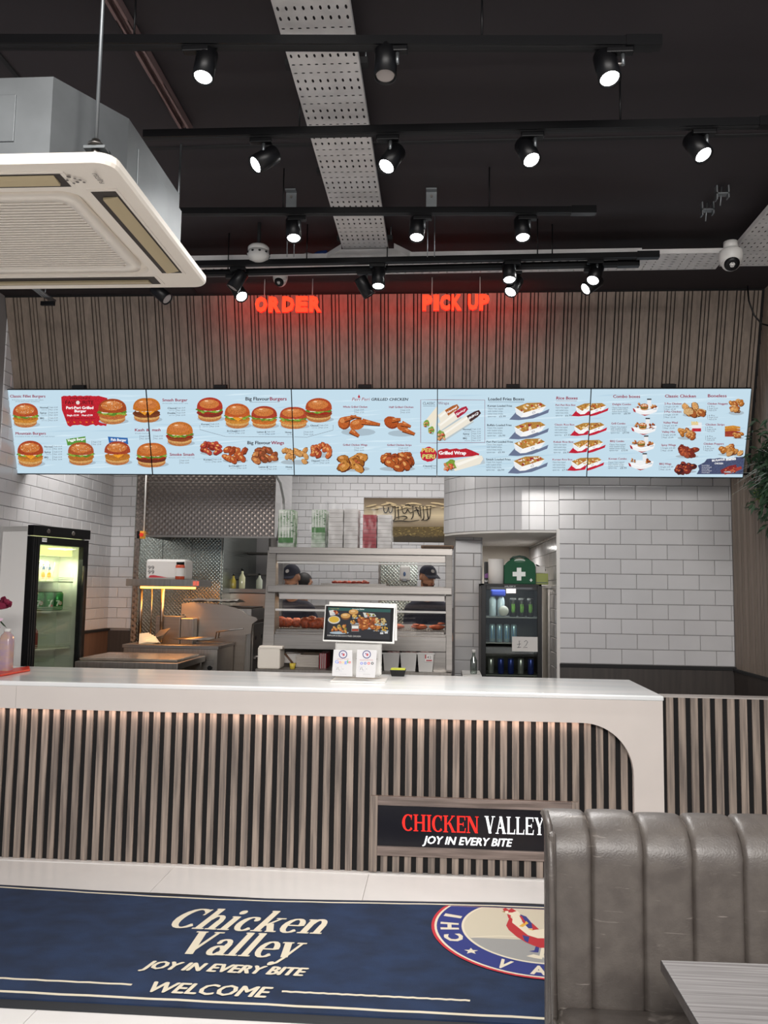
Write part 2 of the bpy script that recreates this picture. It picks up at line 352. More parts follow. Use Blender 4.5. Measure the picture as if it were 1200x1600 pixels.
def rowtiles(parent, o, u, n, width, z0, z1, tu, tv, shift=0, lim=300, g=.0035, skip=None, th=.009):
    """brick-bond tiles on a plane: o origin (x,y), u unit direction along wall, n outward normal"""
    u = Vector(u); n = Vector(n); cache = {}; r = 0; cnt = 0; z = z0
    while z < z1-.01:
        h = min(tv, z1-z); a = -(tu*.5 if (r+shift) % 2 else 0)
        while a < width-.005:
            a0, a1 = max(a, 0), min(a+tu, width)
            if a1-a0 > .012 and not (skip and skip((a0+a1)/2, z+h/2)) and cnt < lim:
                k = (round(a1-a0, 3), round(h, 3))
                if k not in cache:
                    W, H = k[0]-g, k[1]-g; b = .004
                    vs = [Vector((0, 0, 0))+u*p+Vector((0, 0, q))+n*e for e, i in ((0, 0), (th-.003, 0), (th, b)) for p, q in ((i, i), (W-i, i), (W-i, H-i), (i, H-i))]
                    fs = [(8, 9, 10, 11)]+[(s*4+j, s*4+(j+1) % 4, s*4+4+(j+1) % 4, s*4+4+j) for s in (0, 1) for j in range(4)]
                    t = M().add(vs, fs).build('tmp', tilem, org=(0, 0, 0)); cache[k] = t.data; bpy.data.objects.remove(t)
                ob = link('tile', cache[k], parent, Vector((o[0], o[1], 0))+u*a0+Vector((0, 0, z))); cnt += 1
            a += tu
        z += tv; r += 1
    return cnt

wl = struct('wall_left', M().box(XL-.15, XL, 5.0, 8.6, 0, 4.05), grout)
rowtiles(wl, (XL, 6.22), (0, 1, 0), (1, 0, 0), 2.3, 1.27, 4.0, .205, .106, lim=320)
wb = struct('wall_back', M().box(XL-.15, -2.78, 8.5, 8.65, 0, 3.7), grout)
rowtiles(wb, (XL, 8.5), (1, 0, 0), (0, -1, 0), .42, 1.27, 3.5, .205, .106)
wr = struct('wall_rear', M().box(XL-.15, .6, 10.1, 10.2, 0, 3.7), grout)
rowtiles(wr, (-1.85, 10.1), (1, 0, 0), (0, -1, 0), 2.0, 1.5, 3.35, .182, .0835, shift=1)
# right tiled wall with the rounded corner above the alcove
YT, X0, TU, TV, ZD = 7.0, .975, .252, .1225, 1.135
wt = struct('wall_right_rear', M().box(X0, XR+.1, YT, YT+.12, 0, 3.6), grout)
rowtiles(wt, (X0, YT), (1, 0, 0), (0, -1, 0), XR-X0-.01, ZD, 3.2, TU, TV, shift=0)
rad, zl = .86, ZD+TV*9-.012
def cyl_pt(s):  # distance s along the curve leftwards from x=X0
    fl_ = .126
    if s < fl_: return Vector((X0-s, YT, 0)), Vector((0, -1, 0))
    a = (s-fl_)/rad; return Vector((X0-fl_-rad*math.sin(a), YT+rad*(1-math.cos(a)), 0)), Vector((-math.sin(a), -math.cos(a), 0))
NC = 10
m = M(); pts = [cyl_pt(i*.122*NC/24) for i in range(25)]
vs = [(p.x, p.y, z) for z in (zl, 3.6) for p, _ in pts]+[(X0, YT+.9, z) for z in (zl, 3.6)]
n_ = 25; m.add(vs, [(i, i+1, n_+i+1, n_+i) for i in range(24)]+[tuple(range(25))+(50,), tuple(range(49, 24, -1))+(51,)])
wc = tag(m.build('wall_curved', grout), kind='structure')
z = zl
while z < 3.2:
    for k in range(NC):
        s0, s1 = k*.122+.002, (k+1)*.122-.002; q = []
        for s_ in (s0, (s0+s1)/2, s1): q.append(cyl_pt(s_))
        vs = [p+nn*e+Vector((0, 0, zz)) for e in (0, .009) for zz in (z+.002, z+TV-.002) for p, nn in q]
        M().add(vs, [(6, 7, 10, 9), (7, 8, 11, 10), (0, 6, 9, 3), (8, 2, 5, 11), (9, 10, 4, 3), (10, 11, 5, 4), (0, 1, 7, 6), (1, 2, 8, 7)]).build('tile', tilem, wc)
    z += TV
am = M(); am.add([(p.x, p.y+.004, z) for z in (zl-.02, zl-.001) for p, _ in pts]+[(X0, YT+2.4, z) for z in (zl-.02, zl-.001)]+[(pts[-1].x if False else pts[-1][0].x, YT+2.4, z) for z in (zl-.02, zl-.001)], [(i, i+1, 26+i, 25+i) for i in range(24)]+[tuple(range(25))+(52, 50), tuple(range(49, 24, -1))+(51, 53)])
struct('ceiling_alcove', am, mat('alcove_plaster', 'd8d4cf', .7))
# pier left of the alcove, jamb and inner walls
pa, pb = P(711, 940, 7.75).x, P(752, 940, 7.75).x
wp = struct('wall_pier', M().box(pa, pb, 7.75, 7.87, 0, zl), grout)
rowtiles(wp, (pa, 7.75), (1, 0, 0), (0, -1, 0), pb-pa, ZD-.3, zl, pb-pa+.1, .1225)
rowtiles(wp, (pb, 7.75), (0, 1, 0), (1, 0, 0), .12, ZD-.3, zl, .25, .1225)
wj = struct('wall_alcove', M().box(X0, X0+.1, YT+.12, 9.4, 0, 3.0), grout)
rowtiles(wj, (X0, YT+.0), (0, 1, 0), (-1, 0, 0), 2.3, ZD-.3, zl, .25, .1225)
struct('trim_1', M().box(X0-.022, X0+.004, YT-.013, YT+.0, 0, zl+.01), mat('white_trim', 'cfccc8', .3))
struct('wall_alcove_rear', M().box(pb-.05, X0+.1, 9.3, 9.4, 0, 3.0), mat('cream_plaster', 'd2cbbf', .7))
struct('trim_2', M().box(P(708, 800, 7.6).x-.015, P(708, 800, 7.6).x+.02, 7.6, 7.64, 2.25, 3.3), mat('brown_trim', '4a3f3a', .5))
# dark dado under the tiles
struct('baseboard_right_rear', M().box(X0, XR, YT-.03, YT, .12, ZD-.02), dadom)
struct('baseboard_top_right', M().box(X0, XR, YT-.042, YT, ZD-.03, ZD-.004), blackm)
struct('baseboard_left', M().box(XL, XL+.025, 6.22, 8.5, .12, 1.25), mat('brown_wood_dado', '6b5242', .5, noise=.3, ns=(20, 20, 2)))
struct('baseboard_back', M().box(XL, -3.06, 8.47, 8.5, .12, 1.25), dadom)
struct('baseboard_top_left', M().box(XL, XL+.035, 6.22, 8.5, 1.245, 1.268), blackm)
# right wall covered with slats
wrt = struct('wall_right', M().box(XR, XR+.12, 3.4, 7.02, 0, 4.05), felt)
def slatgroup(parent, basis, n, length):
    """groups of one wide and two narrow slats; basis(a0,a1,l0,l1,d) -> Matrix-free corner list"""
    for i in range(n):
        for a0, w_ in ((.0, .060), (.070, .020), (.098, .020)):
            basis(i*.1263+a0, w_, parent)
sm = {}
def rslat(a, w_, parent):
    if w_ not in sm:
        t = M().box(-.014, 0, 0, w_, 0, 3.98-1.12).build('tmp', slatu, org=(0, 0, 0)); sm[w_] = t.data; bpy.data.objects.remove(t)
    link('slat', sm[w_], parent, (XR, 6.98-a-w_, 1.12))
slatgroup(wrt, rslat, 22, 1)
struct('baseboard_right', M().box(XR-.03, XR, 4.4, 6.97, .0, 1.10), dadom)
struct('trim_3', M().box(XR-.04, XR, 4.4, 6.96, 1.10, 1.12), blackm)
# leaning bulkhead above the menu boards
sd = (BT-BB).normalized(); sn = Vector((0, -sd.z, sd.y)); bl = (BT-BB).length
def tb(x, a, d): return Vector((x, BB.y, BB.z))+sd*a+sn*d
m = M(); m.add([tb(x, a, d) for x in (XL, XR) for a in (.02, bl) for d in (-.1, 0)], [(0, 1, 3, 2), (4, 6, 7, 5), (0, 4, 5, 1), (2, 3, 7, 6), (0, 2, 6, 4), (1, 5, 7, 3)])
wbh = struct('wall_bulkhead', m, felt)
TL = Matrix((( 1, 0, 0), (0, sn.y, sd.y), (0, sn.z, sd.z)))
def bslat(a, w_, parent):
    k = ('b', w_)
    if XL+.01+a+w_ > XR: return
    if k not in sm:
        t = M().box(0, w_, 0, .014, 0, bl-.055).build('tmp', slatu, org=(0, 0, 0)); sm[k] = t.data
        for v in t.data.vertices: v.co = TL @ (v.co+Vector((0, 0, .04)))
        bpy.data.objects.remove(t)
    link('slat', sm[k], parent, tb(XL+.01+a, 0, 0))
slatgroup(wbh, bslat, 46, 1)

# ================================================================ ceiling kit
ZT = 3.72
def track(x0, y0, x1, y1, label, end='r', z=ZT, y2=None):
    a, b = PZ(x0, y0, z), PZ(x1, y1, z); d = (b-a).normalized(); s = Vector((-d.y, d.x, 0))
    t = thing('lighting_track', label, 'light track', a, 'black ceiling lighting tracks')
    def bar(e0, e1, w0, w1, z0, z1, nm, mt):
        m = M(); m.add([a+d*(e if e < 90 else (b-a).length+e-100)+s*q+Vector((0, 0, h)) for e in (e0, e1) for q in (w0, w1) for h in (z0, z1)],
            [(0, 1, 3, 2), (4, 6, 7, 5), (0, 4, 5, 1), (2, 3, 7, 6), (0, 2, 6, 4), (1, 5, 7, 3)]); return m.build(nm, mt, t)
    bar(0, 100, -.018, .018, 0, .034, 'rail', black)
    bar(0, 100, -.009, .009, -.001, .0, 'slot', blackm)
    bar(99.88, 100.01, -.021, .021, -.003, .038, 'end_cap', black)
    bar(0.0, 100, .045, .075, .03, .06, 'support_channel', blackm)
    L = (b-a).length; k = max(2, int(L/1.0))
    for i in range(k):
        p = a+d*(L*(i+.5)/k)+Vector((0, 0, .034)); M().tube([p, Vector((p.x, p.y, ZC))], .004, 6).build('hanger', black, t)
    return t
track(-60, 71, 1028, 74, 'black lighting track nearest the viewer, across the top of the ceiling')
track(225, 217, 1230, 197, 'black lighting track running behind the air conditioner, second from the viewer')
track(283, 336, 928, 334, 'black lighting track ending in a grey clip, third from the viewer')
track(305, 417, 1027, 403, 'black lighting track under the cross cable tray, above the lettered signs')
track(235, 433, 996, 416, 'black lighting track closest to the slatted bulkhead, with a grey joint', z=3.70)

def spotlight(tx, ty, lx, ly, label, on=1, z=ZT, size=.042, ln=.125, aim=None, power=44, tz=None):
    """tx,ty: clip on the track in the picture; lx,ly: lens centre"""
    a = PZ(tx, ty, z); Y = a.y + (tz or 0); l = P(lx, ly, Y)
    t = thing('track_spotlight', label, 'spotlight', a, 'black track spotlights')
    M().box(a.x-.05, a.x+.05, a.y-.016, a.y+.016, a.z-.022, a.z).build('adapter', black, t, bevel=.004)
    d = (l-a); d = Vector(aim).normalized() if aim else d.normalized()
    c0 = l-d*ln
    st = Vector((a.x+.012, a.y, a.z-.02)); M().tube([st, st+Vector((0, 0, -.045))], .007, 8).build('stem', galv, t)
    M().tube([st+Vector((0, 0, -.04)), c0+d*ln*.35], .006, 8).build('joint', steel, t)
    h = M(); h.lathe([(size*.93, 0), (size, .006), (size, ln), (size*.86, ln), (size*.84, ln-.012)], c0, d, 28); h.build('housing', black, t)
    M().lathe([(size*.83, 0), (size*.80, .004)], l-d*.010, d, 24).build('lens', hot if on else mat('unlit_lens', '9c9490', .25), t)
    if on:
        g = bpy.data.lights.new('spot_lamp', 'SPOT'); g.energy = power*(1 if a.y < 4.5 else 1.5); g.spot_size = R(64 if a.y < 4.5 else 105); g.spot_blend = .7; g.shadow_soft_size = .03; g.color = (1, .98, .96)
        o = bpy.data.objects.new('spot_lamp', g); COL.objects.link(o); o.parent = t; o.location = l+d*.012-a
        o.rotation_euler = d.to_track_quat('-Z', 'Y').to_euler()
    return t
spotlight(306, 74, 317, 122, 'lit black spotlight at the left end of the nearest track', aim=(-.05, -.25, -1), size=.04)
spotlight(616, 74, 602, 120, 'unlit black spotlight in the middle of the nearest track', on=0, aim=(0, -.15, -1))
spotlight(968, 76, 953, 124, 'lit black spotlight near the right end of the nearest track', aim=(.12, -.3, -1), size=.042)
spotlight(408, 217, 398, 258, 'lit black spotlight tilted left on the second track', aim=(-.75, -.5, -.75))
spotlight(606, 213, 603, 261, 'lit black spotlight tilted beside the cable tray on the second track', aim=(-.45, -.5, -1))
spotlight(832, 208, 831, 251, 'lit black spotlight on the second track, right of the cable tray', aim=(.3, -.5, -1))
spotlight(1100, 203, 1100, 243, 'lit black spotlight nearest the right wall on the second track', aim=(.35, -.5, -1))
spotlight(464, 339, 459, 373, 'lit black spotlight at the left of the third track', aim=(.1, -.3, -1))
spotlight(660, 338, 651, 372, 'lit black spotlight in the middle of the third track', aim=(-.02, -.3, -1))
spotlight(824, 338, 817, 372, 'lit black spotlight at the right of the third track', aim=(.03, -.3, -1))
spotlight(372, 418, 363, 451, 'black spotlight leaning left above the left wall slats, upper of a crossed pair', aim=(-.45, -.1, -.8), on=0)
spotlight(365, 430, 378, 464, 'lit black spotlight leaning right, lower of the crossed pair left of the ORDER sign', aim=(.5, -.5, -.8), z=3.70)
spotlight(590, 412, 591, 448, 'lit black spotlight hanging straight between the ORDER and PICK UP signs', aim=(0, -.25, -1))
spotlight(570, 424, 578, 462, 'unlit dark spotlight tilted right beside the ORDER sign', on=0, aim=(.5, .2, -.8), z=3.70)
spotlight(801, 408, 796, 438, 'lit black spotlight hanging straight, right of the PICK UP sign', aim=(0, -.3, -1))
spotlight(803, 424, 797, 457, 'lit black spotlight right of the PICK UP sign, lower of the pair', aim=(-.4, -.4, -.8), z=3.70)
spotlight(930, 407, 926, 439, 'lit black spotlight tilted left at the right of the rear tracks, upper one', aim=(-.3, -.4, -.8))
spotlight(925, 420, 914, 452, 'lit black spotlight tilted hard left at the right of the rear tracks, lower one', aim=(-.75, -.3, -.6), z=3.70)
spotlight(250, 432, 262, 468, 'unlit dark spotlight just behind the far edge of the air conditioner', on=0, aim=(.7, -.1, -.6), z=3.70)

# perforated cable trays
def tray_mesh(o, u, v, L, W, lip=.03, pu=.0555, nv=9, up=Vector((0, 0, 1)), flip=0):
    """real slots: every cell is a rectangle around an eight-sided hole"""
    m = M(); nu = int(L/pu); pv = W/nv
    for i in range(nu):
        lng = (i//2+flip) % 2
        for j in range(nv):
            c = o+u*(pu*(i+.5))+v*(pv*(j+.5)); a, b = pu/2, pv/2; hu, hv = (.012, .0055) if lng else (.0045, .0085)
            out = [(-a, -b), (0, -b), (a, -b), (a, 0), (a, b), (0, b), (-a, b), (-a, 0)]
            inn = [(-hu, -hv*.5), (0, -hv), (hu, -hv*.5), (hu, 0), (hu, hv*.5), (0, hv), (-hu, hv*.5), (-hu, 0)]
            vs = [c+u*x+v*y for x, y in out]+[c+u*x+v*y for x, y in inn]+[c+u*x+v*y+up*.0015 for x, y in inn]
            m.add(vs, [(k, (k+1) % 8, 8+(k+1) % 8, 8+k) for k in range(8)]+[(8+k, 8+(k+1) % 8, 16+(k+1) % 8, 16+k) for k in range(8)])
    Lr = nu*pu
    for e in (0, W):
        q = o+v*e; m.add([q, q+u*Lr, q+u*Lr+up*lip, q+up*lip], [(0, 1, 2, 3)])
    return m
ZTR = 3.86
a, b = PZ(423, 0, ZTR), PZ(548, 0, ZTR); c = PZ(541, 398, ZTR)
t = thing('cable_tray', 'long perforated steel cable tray running away from the viewer under the ceiling', 'cable tray', a+Vector((0, -1.2, 0)))
W_ = b.x-a.x-.005
for k, (y0, y1) in enumerate(((a.y-1.2, c.y-.02),)):
    tray_mesh(Vector((a.x, y0, ZTR)), Vector((0, 1, 0)), Vector((1, 0, 0)), y1-y0, W_).build('tray_plate', traym, t)
for y in (2.0, 3.25, 4.15, 5.0):
    M().box(a.x-.03, a.x+W_+.03, y, y+.04, ZTR+.032, ZTR+.06).build('cross_bar', blackm, t)
    for x in (a.x-.02, a.x+W_+.02): M().tube([(x, y+.02, ZTR+.05), (x, y+.02, ZC)], .004, 6).build('hanging_rod', galv, t)
YX = c.y
z2 = 3.83
ta, tb_ = PZ(290, 409, z2), PZ(1000, 397, z2); tu = (tb_-ta).normalized(); tv_ = Vector((-tu.y, tu.x, 0)); TLn = (tb_-ta).length
t = thing('cable_tray', 'crosswise perforated steel cable tray above the two lettered signs', 'cable tray', (0, YX, z2))
XRT = PZ(1145, 392, z2).x; tray_mesh(ta-tu*.6, tu, tv_, (XRT-.006-ta.x)+.6, .27, nv=7).build('tray_plate', traym, t)
for x0, x1 in ((200, 522), (640, 1003)):
    e0 = (PZ(x0, 409-(x0-290)*.017, z2)-ta).dot(tu); e1 = (PZ(x1, 409-(x1-290)*.017, z2)-ta).dot(tu); m = M(); zt, zb = z2+.038, z2; nn = int((e1-e0)/.09); pp_ = lambda e, z_: ta+tu*e-tv_*.004+Vector((0, 0, z_-z2))
    for i in range(nn):
        q0, q1 = e0+(e1-e0)*i/nn, e0+(e1-e0)*(i+1)/nn; qm = (q0+q1)/2; hw = .022 if (i//2) % 2 else .006; hz = .006; zm = (zt+zb)/2
        out = [(q0, zb), (qm, zb), (q1, zb), (q1, zm), (q1, zt), (qm, zt), (q0, zt), (q0, zm)]
        inn = [(qm-hw, zm-hz), (qm, zm-hz), (qm+hw, zm-hz), (qm+hw, zm), (qm+hw, zm+hz), (qm, zm+hz), (qm-hw, zm+hz), (qm-hw, zm)]
        m.add([pp_(e, z_) for e, z_ in out+inn], [(k, (k+1) % 8, 8+(k+1) % 8, 8+k) for k in range(8)])
    m.build('side_rail', traym, t)
# flared junction under the long tray
x0, x1 = P(541, 400, YX).x, P(612, 400, YX).x
m = M(); y0 = YX-.10; y1 = YX+.02
m.add([(x0-.02, y0, ZTR-.005), (x1+.02, y0, ZTR-.005), (x1+.15, y1, z2+.0), (x0-.15, y1, z2), (x0-.15, y1, z2+.04), (x1+.15, y1, z2+.04), (x0-.02, y0, ZTR+.03), (x1+.02, y0, ZTR+.03)],
      [(0, 1, 2, 3), (0, 3, 4, 6), (1, 7, 5, 2)])
m.build('flared_junction', traym, t)
t = thing('cable_tray', 'perforated cable tray running along the right wall towards the viewer', 'cable tray', (2.2, 5, z2))
tray_mesh(Vector((XRT, 3.3, z2)), Vector((0, 1, 0)), Vector((1, 0, 0)), YX+.24-3.3, .33, nv=9).build('tray_plate', traym, t)
for px, py in ((1105, 330), (1128, 305)):
    q = PZ(px, py, 3.93); t = thing('tray_hanger', 'grey ceiling bracket with a thin rod, %s of the pair at the right' % ('left' if px < 1110 else 'right'), 'bracket', q)
    m = M().box(q.x-.035, q.x+.035, q.y-.02, q.y+.02, q.z, q.z+.008).box(q.x-.035, q.x-.028, q.y-.02, q.y+.02, q.z-.03, q.z+.05).box(q.x+.028, q.x+.035, q.y-.02, q.y+.02, q.z-.02, q.z+.05); m.build('bracket', galv, t)
    M().tube([q+Vector((0, 0, .05)), q+Vector((-.01, 0, -.06))], .004, 6).build('rod', galv, t)
for px, py in ((455, 320), (674, 319)):
    q = PZ(px, py, 3.90); t = thing('ceiling_bracket', 'small grey steel bracket above the third track, %s of the long cable tray' % ('left' if px < 500 else 'right'), 'bracket', q)
    M().box(q.x-.03, q.x+.03, q.y-.003, q.y+.003, q.z-.05, q.z+.075).box(q.x-.03, q.x+.03, q.y-.04, q.y, q.z+.07, q.z+.078).build('plate', galv, t)
    M().lathe([(.008, 0), (.008, .006)], (q.x, q.y-.003, q.z+.045), (0, -1, 0), 8).build('bolt', steel, t)
    for dx in (-.02, .02): M().tube([(q.x+dx, q.y, q.z-.05), (q.x+dx, q.y+.02, q.z-.30)], .003, 6).build('rod', galv, t)
# steel strut behind the air conditioner
a, b = PZ(172, 0, 3.93), PZ(293, 210, 3.93); d = (b-a).normalized(); s_ = Vector((-d.y, d.x, 0))
t = thing('ceiling_strut', 'slim slotted steel channel running back under the ceiling beside the air conditioner', 'strut', a)
m = M()
for q0, q1, h0, h1 in ((-.025, -.021, 0, .04), (.021, .025, 0, .04), (-.025, .025, .036, .04), (-.025, -.012, 0, .003), (.012, .025, 0, .003)):
    m.add([a+d*e+s_*q+Vector((0, 0, h)) for e in (-.3, (b-a).length) for q in (q0, q1) for h in (h0, h1)], [(0, 1, 3, 2), (4, 6, 7, 5), (0, 4, 5, 1), (2, 3, 7, 6), (0, 2, 6, 4), (1, 5, 7, 3)])
m.build('channel', mat('pinkish_steel', '8a7371', .5, .6), t)
M().box(b.x-.03, b.x+.03, b.y-.05, b.y, b.z-.01, b.z).build('end_plate', galv, t)
q0_ = P(283, 226, b.y); q1_ = P(277, 345, b.y); M().tube([q0_, q1_], .006, 8).build('hanging_rod', galv, t)

# smoke detector
q = PZ(404, 392, 3.80); t = thing('smoke_detector', 'white round smoke detector under the ceiling left of the cable tray', 'smoke detector', q)
M().lathe([(.055, 0), (.066, -.012), (.066, -.03), (.06, -.036)], q+Vector((0, 0, .03)), (0, 0, 1), 24).build('base', white, t)
M().lathe([(.066, 0), (.07, -.02), (.062, -.045), (.03, -.06), (.012, -.063)], q+Vector((0, 0, -.005)), (0, 0, 1), 24).build('dome', white, t)
for k in range(10):
    an = k*math.pi/5; c_ = q+Vector((math.cos(an)*.069, math.sin(an)*.069, -.022)); M().ell(c_, .009, .009, .006, 8).build('vent', blackm, t)
M().tube([q+Vector((0, 0, .03)), Vector((q.x, q.y, ZC))], .012, 8).build('conduit', blackm, t)
# dome cameras
def dome(px, py, Y, s, label, ztop=None):
    q = P(px, py, Y); t = thing('security_camera', label, 'camera', q)
    M().lathe([(s*.72, .9*s), (s*.95, .75*s), (s, .45*s), (s, .1*s), (s*.88, -.35*s)], q, (0, 0, 1), 28).build('housing', white, t)
    dd = Vector((-.12, -.75, -.65)).normalized()
    M().ell(q+Vector((0, 0, -.2*s)), s*.86, s*.86, s*.86, 20).build('ball', white, t)
    M().lathe([(s*.66, 0), (s*.62, .10*s), (s*.38, .22*s)], q+Vector((0, 0, -.2*s))+dd*s*.60, dd, 24).build('face', black, t)
    M().lathe([(s*.2, 0), (s*.16, .04*s)], q+Vector((0, 0, -.2*s))+dd*s*.80, dd, 14).build('lens', mat('camera_lens', '777777', .1), t)
    M().tube([q+Vector((0, 0, .85*s)), Vector((q.x, q.y, ztop or ZC))], s*.6, 16).build('mount', white, t)
dome(1142, 405, 4.97, .068, 'large white dome camera below the cable tray at the right', z2)
dome(438, 436, 5.6, .052, 'small white dome camera below the rear track, left of centre')
# blue plug and flex on the cross tray
q = P(492, 399, YX+.05); t = thing('power_plug', 'blue power plug with a grey flex on the cross cable tray', 'plug', q)
M().lathe([(.016, 0), (.024, .02), (.026, .08), (.02, .085)], q, (1, 0, .1), 12).build('plug_body', mat('blue_plastic', '26407f', .5), t)
M().tube([q+Vector((-.005, 0, 0)), q+Vector((-.05, 0, .012)), q+Vector((-.09, .01, 0)), q+Vector((-.13, .02, -.03))], .009, 8).build('flex', mat('grey_flex', '8b8b8b', .6), t)
# loose cable at the right
q = [P(x, y, 6.0) for x, y in ((1168, 447), (1170, 470), (1178, 492), (1190, 506), (1202, 509))]
tag(M().tube([Vector((v.x, v.y, v.z)) for v in q], .006, 6).build('loose_cable', black), 'thin black cable looping down by the right slatted wall', 'cable')
# pipe clamp bits under the left of the air conditioner
q = P(72, 466, 5.6); t = thing('pipe_bracket', 'bundle of pale copper pipes and clips below the far edge of the air conditioner', 'pipe bracket', q)
for k in range(3): M().tube([P(48+k*4, 448, 5.4)+Vector((0, 0, 0)), P(66+k*4, 462, 5.55), P(82+k*2, 470, 5.65)], .009, 8).build('pipe', galv, t)
M().box(q.x-.04, q.x+.06, q.y, q.y+.02, q.z-.05, q.z-.02).build('clip', black, t)
M().tube([P(60, 450, 5.5)+Vector((0, .1, 0)), (q.x-.05, q.y+.1, ZC)], .005, 6).build('hanging_rod', galv, t)

# ================================================================ air conditioner
AX1, AX0, AY0, AY1, AZ = -.865, -1.83, 2.02, 2.935, 2.82
t = thing('air_conditioner', 'large cream ceiling cassette air conditioner with a galvanised body', 'air conditioner', ((AX0+AX1)/2, (AY0+AY1)/2, AZ))
cx, cy = (AX0+AX1)/2, (AY0+AY1)/2; hx, hy = (AX1-AX0)/2, (AY1-AY0)/2
def rrect(hx_, hy_, r, z, n=5):
    return [Vector((cx+sx*(hx_-r)+r*math.cos(a), cy+sy*(hy_-r)+r*math.sin(a), z)) for sx, sy, a0 in ((1, 1, 0), (-1, 1, 90), (-1, -1, 180), (1, -1, 270)) for a in [R(a0+90*i/n) for i in range(n+1)]]
# panel underside with openings: a ring from outer edge to grille opening, the four slots laid on it as dark quads
gx, gy = hx*.60, hy*.60
m = M(); m.ring([rrect(hx, hy, .05, AZ+.026), rrect(hx, hy, .05, AZ+.008), rrect(hx-.006, hy-.006, .048, AZ), rrect(gx+.035, gy+.035, .06, AZ-.004), rrect(gx+.03, gy+.03, .06, AZ+.012), rrect(gx, gy, .05, AZ+.014)], sm=False, cap=False)
m.build('front_panel', acw, t)
m = M(); m.ring([rrect(gx+.005, gy+.005, .05, AZ+.035), rrect(gx+.004, gy+.004, .05, AZ+.034)]); m.build('intake_backing', mat('grille_shadow', '2e2a27', .8), t)
m = M(); m.ring([rrect(gx+.012, gy+.012, .05, AZ+.012), rrect(gx+.012, gy+.012, .05, AZ-.006), rrect(gx-.025, gy-.025, .04, AZ-.006), rrect(gx-.025, gy-.025, .04, AZ+.012)], cap=False); gfr = m.build('grille_frame', acw, t)
ng = 27
for i in range(ng):
    y = cy-(gy-.03)+2*(gy-.03)*(i+.5)/ng; e = abs(y-cy)/(gy-.03); xw = gx-.02-(.03*max(0, e-.85)/.15)
    M().box(cx-xw, cx+xw, y-.0045, y+.0045, AZ-.004, AZ+.006).build('grille_slat', acw, gfr)
flap = mat('beige_flap', 'b9a987', .5)
for sx, sy in ((1, 0), (-1, 0), (0, 1), (0, -1)):
    L = (hy if sx else hx)*.66; c_ = Vector((cx+sx*(hx-.088), cy+sy*(hy-.088), AZ)); n2 = Vector((sx, sy, 0)); u2 = Vector((-sy, sx, 0))
    m = M()   # slot surround; shade of the recess is a flat dark quad, slightly proud
    def fr(a, b, z): return c_+u2*a+n2*b+Vector((0, 0, z))
    for a0, a1, b0, b1 in ((-L-.012, L+.012, .036, .044), (-L-.012, L+.012, -.044, -.036), (-L-.012, -L, -.036, .036), (L, L+.012, -.036, .036)):
        m.add([fr(a_, b_, z_) for a_ in (a0, a1) for b_ in (b0, b1) for z_ in (-.004, .004)], [(0, 1, 3, 2), (4, 6, 7, 5), (0, 4, 5, 1), (2, 3, 7, 6), (0, 2, 6, 4), (1, 5, 7, 3)])
    m.build('slot_frame', acw, t)
    M().add([fr(-L, -.036, -.0045), fr(L, -.036, -.0045), fr(L, .036, -.0045), fr(-L, .036, -.0045)], [(0, 1, 2, 3)]).build('air_slot', mat('slot_shadow', '3f3935', .8), t)
    m = M(); m.add([fr(a_, b_, z_) for a_ in (-L+.03, L-.02) for b_, z_ in ((-.012, -.014), (.012, -.010), (.030, -.0060), (.030, -.0055), (-.012, -.0065))],
        [(0, 5, 6, 1), (1, 6, 7, 2), (2, 7, 8, 3), (3, 8, 9, 4), (4, 9, 5, 0), (0, 1, 2, 3, 4), (9, 8, 7, 6, 5)]).build('louvre', flap, t)
p = Painter(lambda x, y, l: Vector((x, y, AZ-.0065-.0003*l)))
# status marks and maker's lettering on the near right corner
ox, oy = AX1-.075, AY0+.075
for k, (dx, dy, r_) in enumerate(((0, 0, .006), (.012, .012, .004), (.024, .022, .004), (-.012, .022, .004), (.012, .034, .005), (.03, .036, .004), (0, .04, .004))): p.ell(ox-.07+dx, oy-.01+dy*.8, r_, r_, '6a645e')
p.build('status_marks', paint, t)['kind'] = 'stuff'; p = Painter(lambda x, y, l: Vector((x, y, AZ-.0065-.0003*l)))
tm, tf = text_mesh('FUJITSU', .01)
p.quads([(ox+.012-v*.012, oy+.03-u*.055) for u, v in tm], tf, '57514c')
p.build('maker_lettering', paint, t)
